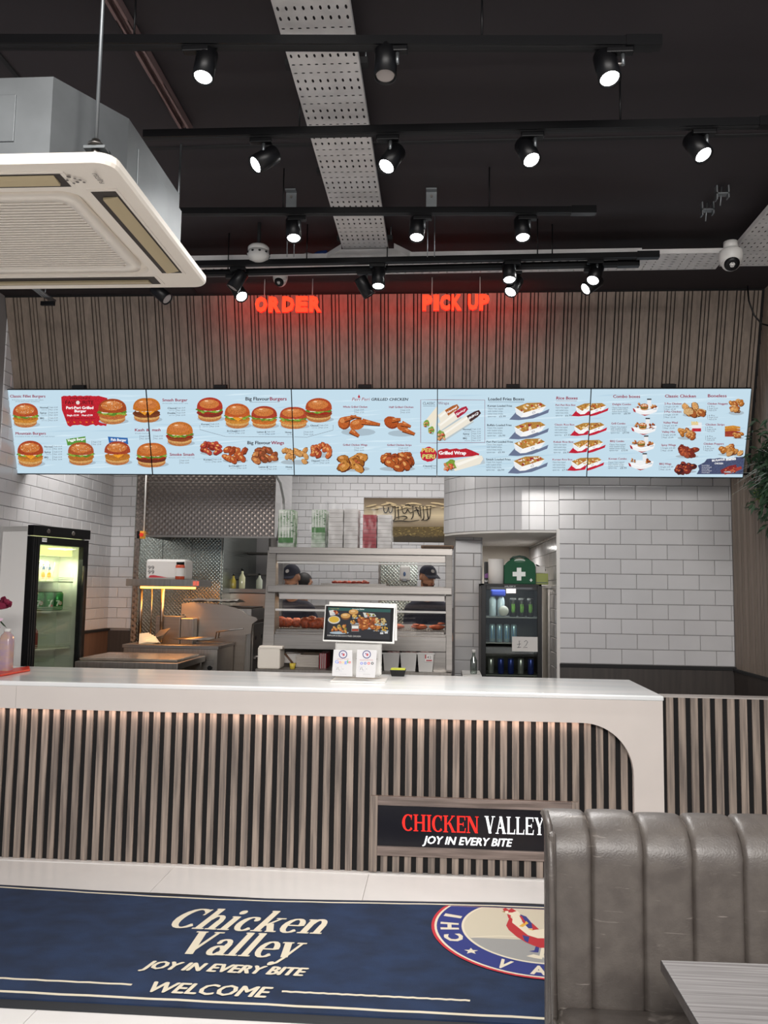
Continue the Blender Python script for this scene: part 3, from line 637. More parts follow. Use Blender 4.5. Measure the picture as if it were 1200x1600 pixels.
# galvanised octagonal body
bz0, bz1 = AZ+.027, 3.09; bh, bd, ch = hx-.065, hy-.05, .13
def octg(z, o_=0): return [Vector((cx+x, cy+y, z)) for x, y in ((bh-ch, -bd-o_), (bh+o_, -bd+ch*1.6), (bh+o_, bd-ch), (bh-ch, bd+o_), (-bh+ch, bd+o_), (-bh-o_, bd-ch), (-bh-o_, -bd+ch), (-bh+ch, -bd-o_))]
M().ring([octg(bz0), octg(bz1)], sm=False).build('body', galv, t)
M().box(cx-.15, cx+bh-ch-.10, cy-bd-.004, cy-bd, bz0+.06, bz1-.05).build('access_plate', galv, t, bevel=.001)
M().box(cx+bh, cx+bh+.003, cy-.12, cy+.3, bz0+.05, bz1-.05).build('access_plate', galv, t, bevel=.001)
for px, py, X_, Y_ in ((147, 212, AX1-.09, AY0+.10), (0, 0, AX0+.1, AY0+.1)):
    M().tube([(X_, Y_, bz0+.09), (X_, Y_, ZC)], .0055, 8).build('hanging_rod', galv, t)
    M().box(X_-.03, X_+.03, Y_-.012, Y_+.05, bz0+.06, bz0+.068).box(X_-.03, X_+.03, Y_+.02, Y_+.028, bz0-.0, bz0+.068).build('hanger_bracket', galv, t)
    M().lathe([(.016, 0), (.022, .004), (.022, .008), (.012, .009), (.012, .02)], (X_, Y_, bz0+.068), (0, 0, 1), 12).lathe([(.012, 0), (.012, .012)], (X_, Y_, bz0+.045), (0, 0, 1), 6).build('nut', steel, t)

# ================================================================ lettered signs
neon = mat('red_neon_letter', 'ff4426', emit=1.35); neone = mat('red_neon_edge', 'e01408', emit=1.2)
def sign(word, x0, x1, yt, yb, Y, label, wires, gap):
    q = P((x0+x1)/2, (yt+yb)/2, Y); t = thing('neon_sign', label, 'sign', q, 'red neon signs')
    X0_, X1_ = P(x0, (yt+yb)/2, Y).x, P(x1, (yt+yb)/2, Y).x; z0 = P((x0+x1)/2, yb, Y).z; z1 = P((x0+x1)/2, yt, Y).z; H = z1-z0
    n = sum(1.0 if c_ != ' ' else .45 for c_ in word)-sum(.45 for c_ in word if c_ == 'I'); wd = (X1_-X0_)/n; x = X0_
    for c_ in word:
        if c_ == ' ': x += wd*.45; continue
        ww = wd*(.55 if c_ == 'I' else 1); vs, fs = text_mesh(c_, .05); us = [v[1] for v in vs]; v0, v1 = min(us), max(us)
        for nm, mt_, gx_, dy0, dy1 in (('letter', neon, .06, 0, .022), ('letter_back', neone, .0, .024, .030)):
            k = len(vs); f = lambda u, v, yy, g=gx_: Vector((x+ww*(.5+(u-.5)*(.90-g*.6)), Y+yy, z0+H*(.5+((v-v0)/(v1-v0)-.5)*(1-g))))
            bmv = [f(u, v, dy0) for u, v in vs]+[f(u, v, dy1) for u, v in vs]
            cnt = {}
            for face in fs:
                for a_, b_ in zip(face, face[1:]+face[:1]): cnt[(a_, b_)] = 1
            side = [(a_, b_, b_+k, a_+k) for (a_, b_) in cnt if (b_, a_) not in cnt]
            M().add(bmv, fs+[tuple(i+k for i in fc[::-1]) for fc in fs]+side).build(nm, mt_, t)
        x += ww
    M().box(X0_, X1_, Y+.030, Y+.033, z0-.01, z0-.002).build('clear_backing', plast, t)
    for wx in wires:
        a_ = P(wx, yt+4, Y+.03); M().tube([a_, Vector((a_.x, a_.y, ZC))], .004, 6).build('hanging_wire', mat('pale_wire', 'c9c2bd', .5), t)
sign('ORDER', 397, 503, 462, 487, 5.85, 'glowing red ORDER sign hanging before the slatted bulkhead', (413, 488), 0)
sign('PICK UP', 659, 766, 459, 484, 5.85, 'glowing red PICK UP sign hanging before the slatted bulkhead', (675, 750), 0)
for px in (450, 712):
    q = P(px, 474, 5.93); l = bpy.data.lights.new('neon_lamp', 'AREA'); l.shape = 'RECTANGLE'; l.size = 1.1; l.size_y = .1; l.energy = 2.4; l.color = (1, .05, .03)
    o = bpy.data.objects.new('neon_lamp', l); COL.objects.link(o); o.location = q; o.rotation_euler = (R(90), 0, 0)
# ================================================================ counter
ZK = 1.105; CX1, CX0 = 1.33, XL+.01; YB = 6.08
ct = thing('service_counter', 'long white service counter with an arched front of grey oak slats', 'counter', ((CX0+CX1)/2, YC, 0))
def arch(inset=0):   # opening outline in (x,z): from bottom right over the arch to the left
    xr, xl, zt, r = P(991, 1250, YC).x-inset, CX0+.22, P(500, 1119, YC).z-inset, .30
    pts = [(xr, 0)]+[(xr-r+r*math.cos(R(a)), zt-r+r*math.sin(R(a))) for a in range(0, 91, 6)]
    return pts+[(xl+r-r*math.sin(R(a)), zt-r+r*math.cos(R(a))) for a in range(0, 91, 10)]+[(xl, 0)], xr, xl, zt
op, AXR, AXL, AZT = arch()
m = M(); n = len(op); d = .045
outer = [(CX1, 0), (CX1, ZK-.012), (CX1-.012, ZK-.012)]
# front panel as strips between opening and outer border
def fp(y):
    return [(x, y, z) for x, z in op]
oo = []
for x, z in op:
    if z < AZT-.30+1e-6: oo.append((CX1 if x > 0 else CX0, z))
    else:
        oo.append((x, ZK-.03))
i0 = next(i for i, q in enumerate(op) if q[1] > AZT-.3+1e-6); i1 = max(i for i, q in enumerate(op) if q[1] > AZT-.3+1e-6)
fr_ = [(x, YC, z) for x, z in op]+[(x, YC+d, z) for x, z in op]
m.add(fr_, [(i, i+1, n+i+1, n+i) for i in range(n-1)])
right = [(CX1, 0), (CX1, ZK-.03)]+[(op[i0+6][0], ZK-.03)]+[op[i] for i in range(i0+6, -1, -1)]
left = [(CX0, 0)]+[op[i] for i in range(n-1, i1-4, -1)]+[(op[i1-3][0], ZK-.03), (CX0, ZK-.03)]
top = [(op[i0+6][0], ZK-.03)]+[(op[i1-3][0], ZK-.03)]+[op[i] for i in range(i1-3, i0+5, -1)]
for pl in (right, left, top): m.add([(x, YC, z) for x, z in pl], [tuple(range(len(pl)))])
m.add([(CX1, YC, 0), (CX1, YC+d, 0), (CX1, YC+d, ZK-.03), (CX1, YC, ZK-.03)], [(0, 1, 2, 3)])
m.build('front_panel', panelw, ct)
M().box(CX0, CX1+.006, YC-.008, YB, ZK-.03, ZK).build('worktop', quart, ct, bevel=.008, seg=3)
M().box(CX1-.05, CX1, YC+d, YB, 0, ZK-.03).build('end_panel', blackm, ct)
M().box(CX0, CX1-.05, YC+.0735, YC+.10, 0, ZK-.03).build('backing_panel', felt, ct)
M().box(CX0, CX1-.05, YB-.03, YB, 0, ZK-.03).build('rear_panel', steelv, ct)
xj = P(25, 1088, YC).x
M().box(xj-.001, xj+.001, YC-.0006, YC+.001, AZT+.005, ZK-.03).build('panel_joint', mat('joint_grey', 'a39c96', .8), ct)
M().box(AXL+.3, AXR-.32, YC+.030, YC+.044, AZT+.001, AZT+.008).build('led_strip', led, ct)
lg = bpy.data.lights.new('counter_led', 'AREA'); lg.shape = 'RECTANGLE'; lg.size = AXR-AXL-.5; lg.size_y = .02; lg.energy = 4.2; lg.color = (1, .74, .62); lg.spread = R(150)
lo = bpy.data.objects.new('counter_led', lg); COL.objects.link(lo); lo.location = ((AXR+AXL)/2, YC+.036, AZT-.001); lo.rotation_euler = (R(12), 0, 0)
# slats: front face recessed
YS = YC+.06; pitch = (P(849, 1200, YS).x-P(10, 1200, YS).x)/46.6; sw = pitch*.575
x = P(15, 1109, YS).x - pitch*12; sx0, sx1 = P(590, 1290, YS).x, P(888, 1290, YS).x; sz0, sz1 = P(730, 1340, YS).z, P(730, 1247, YS).z
cache = {}
def slat(x0_, za, zb, par, w_=None, y=YS, nm='slat'):
    k = (round(zb-za, 4), w_)
    if k not in cache:
        W2 = w_ or sw; t_ = M().add([(i, 0, j) for i in (.002, W2-.002) for j in (0, zb-za)]+[(i, .002, j) for i in (0, W2) for j in (0, zb-za)]+[(i, .013, j) for i in (0, W2) for j in (0, zb-za)],
            [(0, 2, 3, 1), (0, 1, 5, 4), (4, 5, 9, 8), (2, 6, 7, 3), (6, 10, 11, 7), (8, 9, 11, 10), (0, 4, 8, 10, 6, 2), (1, 3, 7, 11, 9, 5)]).build('tmp', slatm, org=(0, 0, 0))
        cache[k] = t_.data; bpy.data.objects.remove(t_)
    link(nm, cache[k], par, (x0_, y, za))
ZTOP = AZT+.03
while x < AXR+.03:
    if x > AXL-.05:
        xc = x+sw/2
        if sx0-.01 < xc < sx1: slat(x, .004, sz0, ct); slat(x, sz1, ZTOP, ct)
        else: slat(x, .004, ZTOP, ct)
    x += pitch
M().box(CX0, AXR+.04, YC+.02, YC+.1, 0, .004).build('floor_strip', floorm, ct)
# sign box let into the slats
sg = thing('illuminated_sign', 'dark backlit CHICKEN VALLEY sign framed in grey oak on the counter front', 'sign', ((sx0+sx1)/2, YC+.03, sz0))
zt1 = P(730, 1262, YC+.045).z; zb1 = P(730, 1327, YC+.045).z
for nm, a_ in (('frame_board', (sx0-.0, sx1+.02, YC+.036, YC+.073, zt1, sz1)), ('frame_board', (sx0, sx1+.02, YC+.036, YC+.073, sz0, zb1)), ('frame_board', (sx0-.045, sx0, YC+.040, YC+.073, .01, sz1+.0)), ('frame_board', (sx1+.02, sx1+.06, YC+.040, YC+.073, sz0, sz1))):
    me = M().box(*a_).build(nm, mat('grey_oak_board', '8f7f77', .55, noise=.4, ns=(3, 50, 50), col2='665952', bump=.2) if a_[1]-a_[0] > .3 else slatm, sg, bevel=.002)
M().box(sx0, sx1+.02, YC+.055, YC+.073, zb1, zt1).build('sign_face', mat('sign_face', '14131a', .25), sg)
YL = YC+.054
p = Painter(lambda x, y, l: P(x, y, YL-.0012))
def gl(word, x0, yb, x1, yb1, h, col, shear=0):
    for pl in glyphs(word): p.poly([(x0+(x1-x0)*u+shear*v*h, yb+(yb1-yb)*u-v*h) for u, v in pl], col)
gl('CHICKEN', 628, 1298, 749, 1302, 26, 'ff2a22'); gl('VALLEY', 757, 1302, 851, 1305, 27, 'ffffff')
p.text('JOY IN EVERY BITE', 661, 1318, 137, 12, 'ffffff', .035, .25, -1, .035)
k_ = p.build('lettering', paintmat('lit_lettering', 1.7), sg)
lg = bpy.data.lights.new('sign_lamp', 'AREA'); lg.shape = 'RECTANGLE'; lg.size = .5; lg.size_y = .08; lg.energy = .25; lg.color = (.8, .85, 1)

# low slatted partition right of the counter
lp = thing('slatted_partition', 'low slatted oak partition with black gaps, right of the white counter', 'partition', (1.9, YC, 0))
zp = P(1100, 1091, YC+.03).z
M().box(CX1+.012, XR, YC+.0415, YC+.14, 0, zp).build('backing_panel', felt, lp)
M().box(CX1+.012, XR, YC+.025, YC+.14, zp, zp+.008).build('top_edge', mat('pale_edge', 'a9a19b', .5), lp)
x = P(1042, 1180, YC+.03).x; pw = (P(1178, 1180, YC+.03).x-x)/7.06
while x < XR-.05: slat(x, .004, zp, lp, round(pw*.60, 4), y=YC+.028); x += pw

# ================================================================ mat
mt0 = thing('entrance_mat', 'long navy welcome mat with cream lettering and a round badge, in front of the counter', 'mat', (-.8, 4.1, 0))
rng = random.Random(3)
nx = 60; x0_, x1_ = -3.3, 1.9
def edge(x): return 4.752+.012*math.sin(x*2.1)-.035*math.exp(-((x+1.75)/.35)**2)*0+ (.03*math.sin(x*1.7+1))
m = M(); vs = []
for i in range(nx+1):
    x = x0_+(x1_-x0_)*i/nx; ye = edge(x); wv = .006*max(0, math.sin(x*3.3))
    vs += [(x, 3.440, .001), (x, 3.448, .006), (x, ye, .006+wv), (x, ye+.008, .0012+wv*.6)]
m.add(vs, [(i*4+j, i*4+4+j, i*4+5+j, i*4+1+j) for i in range(nx) for j in range(3)]).build('rubber_border', rubber, mt0)
m = M(); vs = []
for i in range(nx+1):
    x = x0_+.03+(x1_-x0_-.06)*i/nx; ye = edge(x)-.028; vs += [(x, 3.50, .0065), (x, 3.503, .012), (x, ye-.003, .0125), (x, ye, .0065)]
m.add(vs, [(i*4+j, i*4+4+j, i*4+5+j, i*4+1+j) for i in range(nx) for j in range(3)]).build('pile', carpet, mt0)
ZM = .0128
p = Painter(lambda x, y, l: Vector((x, y, ZM+.000012*l)))
cream = 'cdc3ad'
def wob(xa, xb, y, wd, f=None): p.line([(xa+(xb-xa)*i/40, (f(xa+(xb-xa)*i/40) if f else y)+.002*math.sin(i*2.3)) for i in range(41)], wd, cream)
wob(-3.2, 1.8, 0, .016, lambda x: edge(x)-.055)
wob(-3.2, -1.31, 3.662, .015); wob(-.66, .135, 3.667, .015); wob(-3.2, 1.8, 3.55, .018)
def glm(word, x0, y0, x1, h, col, shear): 
    for pl in glyphs(word):
        for dx in (-.003, .003): p.poly([(x0+(x1-x0)*u+shear*v*h+dx, y0+v*h+dx*.3) for u, v in pl], col)
glm('Chicken', -1.375, 4.262, -.575, .26, cream, .22); glm('Valley', -1.23, 3.975, -.66, .255, cream, .16)
p.text('JOY IN EVERY BITE', -1.32, 3.808, .72, .078, cream, .05, .25, 1); p.text('WELCOME', -1.235, 3.60, .515, .092, cream, .035, .2, 1)
bx_, by_ = .51, 4.425
def circ(r, col, cut=True, n=80, ytop=4.70):
    pts = [(bx_+r*math.cos(2*math.pi*k/n), by_+r*math.sin(2*math.pi*k/n)) for k in range(n)]
    pts = [q if q[1] < ytop else (q[0], ytop) for q in pts]; p.poly(pts, col)
circ(.545, 'b02a35'); circ(.530, cream, ytop=4.698); circ(.518, '27306f', ytop=4.696); circ(.392, cream, ytop=4.694); circ(.380, 'b9b09c', ytop=4.692)
gpts = [(bx_+.378*math.cos(R(a)), by_+.378*math.sin(R(a))) for a in range(200, 341, 7)]
p.poly(gpts, '8c8b88'); p.line([(bx_-.35+.07*i, by_-.13+.035*math.sin(i*.6)) for i in range(11)], .008, cream)
# letters round the ring (CHICKEN above, VALLEY below)
def ringt(ch, ang, h=.085, wd=.075, flip=0):
    vs, fs = text_mesh(ch, .04); a = R(ang); rr = .412 if not flip else .50
    out = []
    for u, v in vs:
        uu = (u-.5)*wd; vv = v*h
        if not flip: rad_ = rr+vv; th = a-uu/rr
        else: rad_ = rr-vv; th = a+uu/rr
        out.append((bx_+rad_*math.cos(th), by_+rad_*math.sin(th)))
    out = [(x, min(y, 4.69)) for x, y in out]
    p.quads(out, fs, cream)
for ch, an in (('C', 198), ('H', 180), ('I', 163)): ringt(ch, an, wd=.03 if ch == 'I' else .08)
for ch, an in (('V', 243), ('A', 263), ('L', 281), ('L', 297), ('E', 314)): ringt(ch, an, flip=1)
sa = R(219); sx_, sy_ = bx_+.455*math.cos(sa), by_+.455*math.sin(sa)
p.poly([(sx_+(.035 if k % 2 == 0 else .015)*math.sin(k*math.pi/5), sy_+(.035 if k % 2 == 0 else .015)*math.cos(k*math.pi/5)) for k in range(10)], cream)
# rooster
def rp(pts, col):
    q = []
    for x, y in pts: v = PZ(480+x/2.857, 1330+y/2.857, ZM); q.append((v.x, v.y))
    p.poly(q, col)
rp([(905, 295), (888, 335), (900, 355), (935, 385), (975, 410), (1010, 425), (1040, 435), (1085, 437), (1140, 420), (1180, 390), (1185, 350), (1140, 360), (1080, 385), (1030, 390), (985, 375), (945, 340), (920, 310)], 'a5262c')
rp([(900, 272), (925, 262), (945, 275), (960, 300), (985, 340), (1030, 355), (1080, 345), (1140, 330), (1170, 300), (1180, 350), (1120, 385), (1080, 392), (1030, 392), (985, 378), (950, 350), (915, 322), (918, 296), (902, 288)], cream)
rp([(872, 262), (885, 256), (900, 265), (912, 258), (935, 270), (915, 277), (890, 276), (880, 272)], 'a5262c'); rp([(892, 283), (910, 290), (904, 308), (897, 300)], 'a5262c'); rp([(884, 270), (898, 270), (898, 282), (884, 280)], cream); rp([(868, 272), (884, 270), (882, 277)], '8c6a30')
rp([(950, 285), (978, 295), (1003, 325), (1022, 348), (988, 348), (960, 318)], '2c3170'); rp([(945, 338), (978, 315), (988, 325), (962, 342)], 'c79a3c'); rp([(946, 290), (958, 294), (975, 320), (968, 328)], 'a5262c'); rp([(1002, 322), (1035, 352), (1006, 356)], 'a5262c'); rp([(985, 352), (1010, 358), (1000, 348)], 'c79a3c')
rp([(1150, 330), (1185, 285), (1200, 320), (1190, 380), (1165, 360)], '2c3170'); rp([(1160, 300), (1195, 262), (1205, 300)], 'a5262c')
rp([(960, 378), (992, 386), (986, 412), (970, 402)], '2c3170'); rp([(1020, 428), (1036, 434), (1032, 456), (1016, 455), (990, 450), (1014, 446)], '2c3170')
rp([(1045, 435), (1066, 435), (1052, 478), (1036, 476)], cream); rp([(978, 472), (1010, 464), (1052, 474), (1048, 486), (1012, 480)], cream); rp([(1046, 470), (1078, 466), (1060, 484)], cream)
p.build('woven_print', mat('print_pile', 'ffffff') and paintmat('woven_print', 0, .95), mt0)

# ================================================================ booth
bt = thing('booth_bench', 'grey brown leather booth bench with a channelled back, lower right', 'booth', (1.2, 2.7, 0))
YBK = 2.78; yf = 2.64; bx0 = P(857, 1400, yf).x; seams = [P(x, 1400, yf).x for x in (931, 1014.5, 1094, 1176)]; sp_ = seams[1]-seams[0]
edges_ = [bx0]+seams+[seams[-1]+sp_*i for i in range(1, 9)]
zt = P(1000, 1284, YBK-.06).z; zs = .46
for i in range(len(edges_)-1):
    a_, b_ = edges_[i], edges_[i+1]; prof = [(0, .30, 0), (0, .47, .0), (0, .70, 0), (0, zt-.13, 0), (-.004, zt-.085, 0), (.014, zt-.045, 0), (.055, zt-.012, 0), (.10, zt-.002, 0), (.14, zt-.006, 0)]
    # padded section: y bulge across width
    m = M(); loops = []; nw = 28
    for yy, z, _ in prof:
        row = []
        for j in range(nw+1):
            t_ = j/nw; e = abs(2*t_-1); bl_ = (1-e**16)*.016+(1-e**2)*.003
            row.append(Vector((a_+(b_-a_)*(.5+(t_-.5)*(1.0-.0*e)), YBK-.10+yy+.035-bl_*min(1, max(0, (zt-z)/.09)), z+bl_*(1-min(1, max(0, (zt-z)/.09)))-.012+.003*math.sin(i*2.1)*(z > zt-.1))))
        loops.append(row)
    m.ring(loops, cap=False, closed=False); m.build('back_channel', leather, bt)
M().box(bx0+.012, edges_[-1], YBK-.0, YBK+.05, 0, zt-.05).build('back_board', leather, bt, bevel=.012)
# seat
m = M(); sx_ = bx0+.004; loops = []
prof = [(YBK-.055, zs-.10), (YBK-.055, zs-.01), (YBK-.10, zs+.004), (YBK-.25, zs+.012), (YBK-.42, zs+.010), (YBK-.50, zs-.004), (YBK-.535, zs-.04), (YBK-.54, zs-.11)]
xs_ = [0, .004, .014, .035, .07]+[.07+.25*i for i in range(1, 8)]
for y, z in prof: loops.append([Vector((sx_+e, y+(.02 if e < .01 and y < 2.4 else 0), z-(.05*(1-min(1, e/.06))**2.2))) for e in xs_])
m.ring(loops, cap=False, closed=False)
m.add([Vector((sx_, y, z-.05)) for y, z in prof]+[Vector((sx_, YBK-.54, zs-.16)), Vector((sx_, YBK-.055, zs-.16))], [tuple(range(10))])
m.build('seat_cushion', leather, bt)
M().tube([(sx_+.012, y, z-.022) for y, z in prof[1:-1]], .006, 8).build('seat_piping', leather, bt)
M().box(sx_+.01, edges_[-1], YBK-.50, YBK-.04, 0, zs-.1).build('seat_base', leather, bt, bevel=.006)
M().tube([(bx0+.02, YBK-.13, .42), (bx0+.012, YBK-.125, .8), (bx0+.010, YBK-.12, zt-.10), (bx0+.012, YBK-.07, zt-.02), (bx0+.014, YBK+.03, zt-.004)], .010, 10).build('side_piping', leather, bt)
M().box(bx0+.005, bx0+.03, YBK-.105, YBK+.02, .3, zt-.03).build('side_panel', leather, bt, bevel=.012)
# table
A = PZ(1033, 1500, .75); B = PZ(1200, 1506, .75); C_ = PZ(1092, 1600, .75)
tt = thing('dining_table', 'grey streaked laminate table top in front of the booth, lower right corner', 'table', (A.x+.45, A.y-.4, 0))
u = (B-A).normalized(); v = (C_-A).normalized()
o_ = M().add([Vector((A.x, A.y, z))+u*a_+v*b_ for z in (.722, .75) for a_, b_ in ((0, 0), (1.2, 0), (1.2, .75), (0, .75))], [(0, 1, 2, 3), (7, 6, 5, 4), (0, 4, 5, 1), (1, 5, 6, 2), (2, 6, 7, 3), (3, 7, 4, 0)])
o_.build('table_top', tablem, tt, bevel=.0015)
M().add([Vector((A.x, A.y, z))+u*a_+v*b_ for z in (.7225, .7475) for a_, b_ in ((-.0015, -.0015), (1.2, -.0015), (1.2, .75), (-.0015, .75))], [(0, 4, 5, 1), (3, 7, 4, 0)]).build('edge_band', mat('dark_edge_band', '4b4542', .5, noise=.3, ns=(3, 60, 60)), tt)
c0 = A+u*.6+v*.38
M().lathe([(.04, .03), (.04, .722)], (c0.x, c0.y, 0), (0, 0, 1), 20).build('pedestal', black, tt)
M().lathe([(.26, 0), (.26, .012), (.05, .03)], (c0.x, c0.y, 0), (0, 0, 1), 28).build('base', black, tt)

# ================================================================ hanging foliage at the right wall
hp = thing('hanging_plant', 'green hanging foliage with pale grassy blades on the right slatted wall', 'plant', tuple(PX(1225, 745, XR-.06)))
g1 = mat('dark_green_leaf', '27432b', .6, noise=.4, ns=(20, 20, 20)); g2 = mat('light_green_leaf', '7c9347', .6); g3 = mat('pale_grass', 'a9b3ad', .6)
rng = random.Random(11); q0 = ORG[hp.name]
def leafm(n, fn, L, wd):
    m = M()
    for _ in range(n):
        c_, d_ = fn(); d_ = d_.normalized(); s_ = d_.cross(Vector((rng.uniform(-1, 1), rng.uniform(-1, 1), rng.uniform(-1, 1)))).normalized(); l_ = L*rng.uniform(.6, 1.3)
        t1 = c_+d_*l_*.5+Vector((0, 0, -.02*l_)); t2 = c_+d_*l_+Vector((0, 0, -.25*l_)); m.add([c_, t1+s_*wd, t1-s_*wd, t2], [(0, 1, 3, 2)])
    return m
def cr(sx=.10, sz=.2, dz=0): return q0+Vector((rng.gauss(-.10, sx*.6), rng.gauss(-.14, sx), rng.gauss(dz, sz)))
leafm(900, lambda: (cr(.10, .13, .05), Vector((rng.uniform(-1, .3), rng.uniform(-1, 1), rng.uniform(-1, .7)))), .07, .011).build('dark_leaves', g1, hp)['kind'] = 'stuff'
leafm(420, lambda: (cr(.08, .12, -.16), Vector((rng.uniform(-1, .3), rng.uniform(-1, 1), rng.uniform(-1.2, .3)))), .05, .010).build('trailing_leaves', g1, hp)['kind'] = 'stuff'
leafm(90, lambda: (q0+Vector((rng.uniform(-.1, -.02), rng.uniform(-.1, .1), rng.gauss(-.10, .03))), Vector((-.8, rng.uniform(-.6, .6), rng.uniform(-.8, .5)))), .09, .008).build('light_leaves', g2, hp)['kind'] = 'stuff'
m = M()
for _ in range(70):
    a_ = q0+Vector((-.05, rng.uniform(-.1, .1), rng.uniform(-.05, .1))); d_ = Vector((-rng.uniform(.2, .9), rng.uniform(-1, .3), rng.uniform(-.35, .45))); l_ = rng.uniform(.16, .36)
    m.tube([a_, a_+d_*l_*.5+Vector((0, 0, .02)), a_+d_*l_*1.0-Vector((0, 0, .03))], [.0022, .0018, .0006], 4)
m.build('grass_blades', g3, hp)['kind'] = 'stuff'
M().tube([q0+Vector((.02, 0, .25)), q0+Vector((-.02, -.05, 0)), q0+Vector((-.03, -.08, -.35))], .005, 6).build('stem', g1, hp)
M().box(q0.x-.01, q0.x+.055, q0.y-.1, q0.y+.1, q0.z-.05, q0.z+.1).build('planter', blackm, hp)
# ================================================================ menu boards
S1, S0 = Vector((0, 6.28, 3.25)), Vector((0, 6.505, 2.612)); SD = (S1-S0).normalized(); SN = Vector((0, -SD.z, SD.y))
if SN.y > 0: SN = -SN
def smap(x, y, l): return PN(x, y, S0, SN)+SN*(.0012+.00022*l)
sxl = PN(10, 611, S0, SN).x; sxr = PN(1175, 610, S0, SN).x; swd = (sxr-sxl)/5; slen = (S1-S0).length
FD = ['c9752e', 'b85c22', 'd98a3c', 'a34a1e', 'e0a050', '8c3c18']
def burger(p, cx, cy, w, h, bun='b5541f', mid='d08a35', sesame=0, green=1, seed=1, cheese=0, red=0):
    rg = p.rng; rg.seed(seed)
    p.ell(cx+2, cy+h*.36, w*.5, h*.11, 'a9bcc8', 18)
    p.ell(cx, cy+h*.27, w*.43, h*.21, {'b5541f': 'c98a4a'}.get(bun, 'c07a45'), 20); p.ell(cx, cy+h*.22, w*.43, h*.16, 'd9a765', 20)
    p.ell(cx, cy+h*.13, w*.47, h*.17, mid, 22, 0, .05); p.ell(cx, cy+h*.08, w*.45, h*.12, '6e3516' if mid[0] < 'a' else 'b8702a', 22, 0, .06)
    if red: p.ell(cx, cy+h*.06, w*.47, h*.12, 'a52a1a', 20, 0, .1)
    if green:
        p.poly([(cx+w*.50*math.cos(2*math.pi*k/26)*rg.uniform(.86, 1.08), cy+h*.0+h*.13*math.sin(2*math.pi*k/26)*rg.uniform(.6, 1.3)) for k in range(26)], '5f8a2c')
        for _ in range(5): p.ell(cx+rg.uniform(-.4, .4)*w, cy+rg.uniform(.0, .10)*h, w*.08, h*.04, '8db544', 8, rg.uniform(-.6, .6))
    if cheese: p.poly([(cx-w*.22, cy+h*.04), (cx+w*.24, cy+h*.04), (cx+w*.03, cy+h*.20)], 'f0a02c')
    for _ in range(3): p.ell(cx+rg.uniform(-.3, .3)*w, cy+h*.03, w*.07, h*.035, 'efe6d6', 8)
    N = 16; pts = [(cx-w*.47*math.cos(math.pi*k/N), cy-h*.04-h*.44*math.sin(math.pi*k/N)**.75) for k in range(N+1)]+[(cx+w*.30, cy+h*.03), (cx, cy+h*.055), (cx-w*.30, cy+h*.03)]
    p.poly(pts, bun); p.ell(cx-w*.02, cy-h*.22, w*.36, h*.18, {'b5541f': 'c96a2c'}.get(bun, 'cf7a3c'), 16); p.ell(cx-w*.05, cy-h*.31, w*.2, h*.08, 'dc8c50', 14)
    p.ell(cx-w*.12, cy-h*.34, w*.07, h*.025, 'f4cfa8', 8)
    if sesame:
        for _ in range(26):
            a = rg.uniform(0, 2*math.pi); r_ = rg.uniform(0, 1)**.5; p.ell(cx+r_*w*.38*math.cos(a), cy-h*.24+r_*h*.17*math.sin(a), .62, .42, 'f3e2c4', 5, rg.uniform(0, 3))
def pile(p, cx, cy, w, h, cols=FD, n=14, seed=1, r=.16):
    rg = p.rng; rg.seed(seed); p.ell(cx, cy+h*.38, w*.5, h*.14, 'aab9c2', 16)
    its = sorted([(rg.uniform(-.38, .38), rg.uniform(-.42, .38)) for _ in range(n)], key=lambda q: q[1])
    for x, y in its:
        if abs(x)*2+(-y if y < 0 else 0) > 1: continue
        X, Y, a = cx+x*w, cy+y*h*.9, rg.uniform(-1.2, 1.2); c_ = rg.choice(cols); rr = w*r
        p.ell(X+.4, Y+.6, rr*1.12, rr*.76, '5e2a12', 10, a, .12); p.ell(X, Y, rr*1.05, rr*.68, c_, 12, a, .14); p.ell(X-rr*.25, Y-rr*.22, rr*.45, rr*.25, 'e8a763' if c_ > 'a5' else 'c2603a', 8, a, .2)
def fbox(p, cx, cy, w, shadow, cols, seed):
    h = w*.36; rg = p.rng; rg.seed(seed)
    p.poly([(cx-w*.66, cy+h*.85), (cx-w*.45, cy+h*.2), (cx-w*.3, cy), (cx+w*.3, cy+h*.3), (cx+w*.62, cy-h*.1), (cx+w*.58, cy+h*.25), (cx+w*.1, cy+h*.75), (cx-w*.35, cy+h*.9)], shadow)
    p.poly([(cx-w*.48, cy-h*.22), (cx-w*.44, cy+h*.35), (cx-w*.28, cy+h*.66), (cx-w*.1, cy+h*.62), (cx+w*.38, cy+h*.15), (cx+w*.52, cy-h*.35)], 'e9ecee')
    p.poly([(cx-w*.28, cy+h*.66), (cx-w*.22, cy+h*.30), (cx+w*.45, cy-h*.12), (cx+w*.38, cy+h*.15), (cx-w*.1, cy+h*.62)], 'f6f6f5')
    p.poly([(cx-w*.48, cy-h*.22), (cx-w*.1, cy-h*.62), (cx+w*.34, cy-h*.66), (cx+w*.52, cy-h*.35), (cx-w*.2, cy+h*.26)], 'b8863f')
    for _ in range(34):
        u, v = rg.uniform(-1, 1), rg.uniform(-1, 1)
        if abs(u) < .85: p.ell(cx+.02*w+u*w*.42-v*w*.03, cy-h*.22+v*h*.27-u*h*.12, w*rg.uniform(.03, .055), w*rg.uniform(.018, .035), rg.choice(cols), 7, rg.uniform(-1, 1), .2)
    p.line([(cx-w*.47, cy-h*.2), (cx-w*.2, cy+h*.3), (cx+w*.51, cy-h*.33)], .8, 'ffffff'); p.ell(cx+w*.12, cy+h*.22, w*.055, w*.03, '555a70', 9, -.4); p.ell(cx+w*.12, cy+h*.22, w*.042, w*.02, 'f6f6f5', 9, -.4)
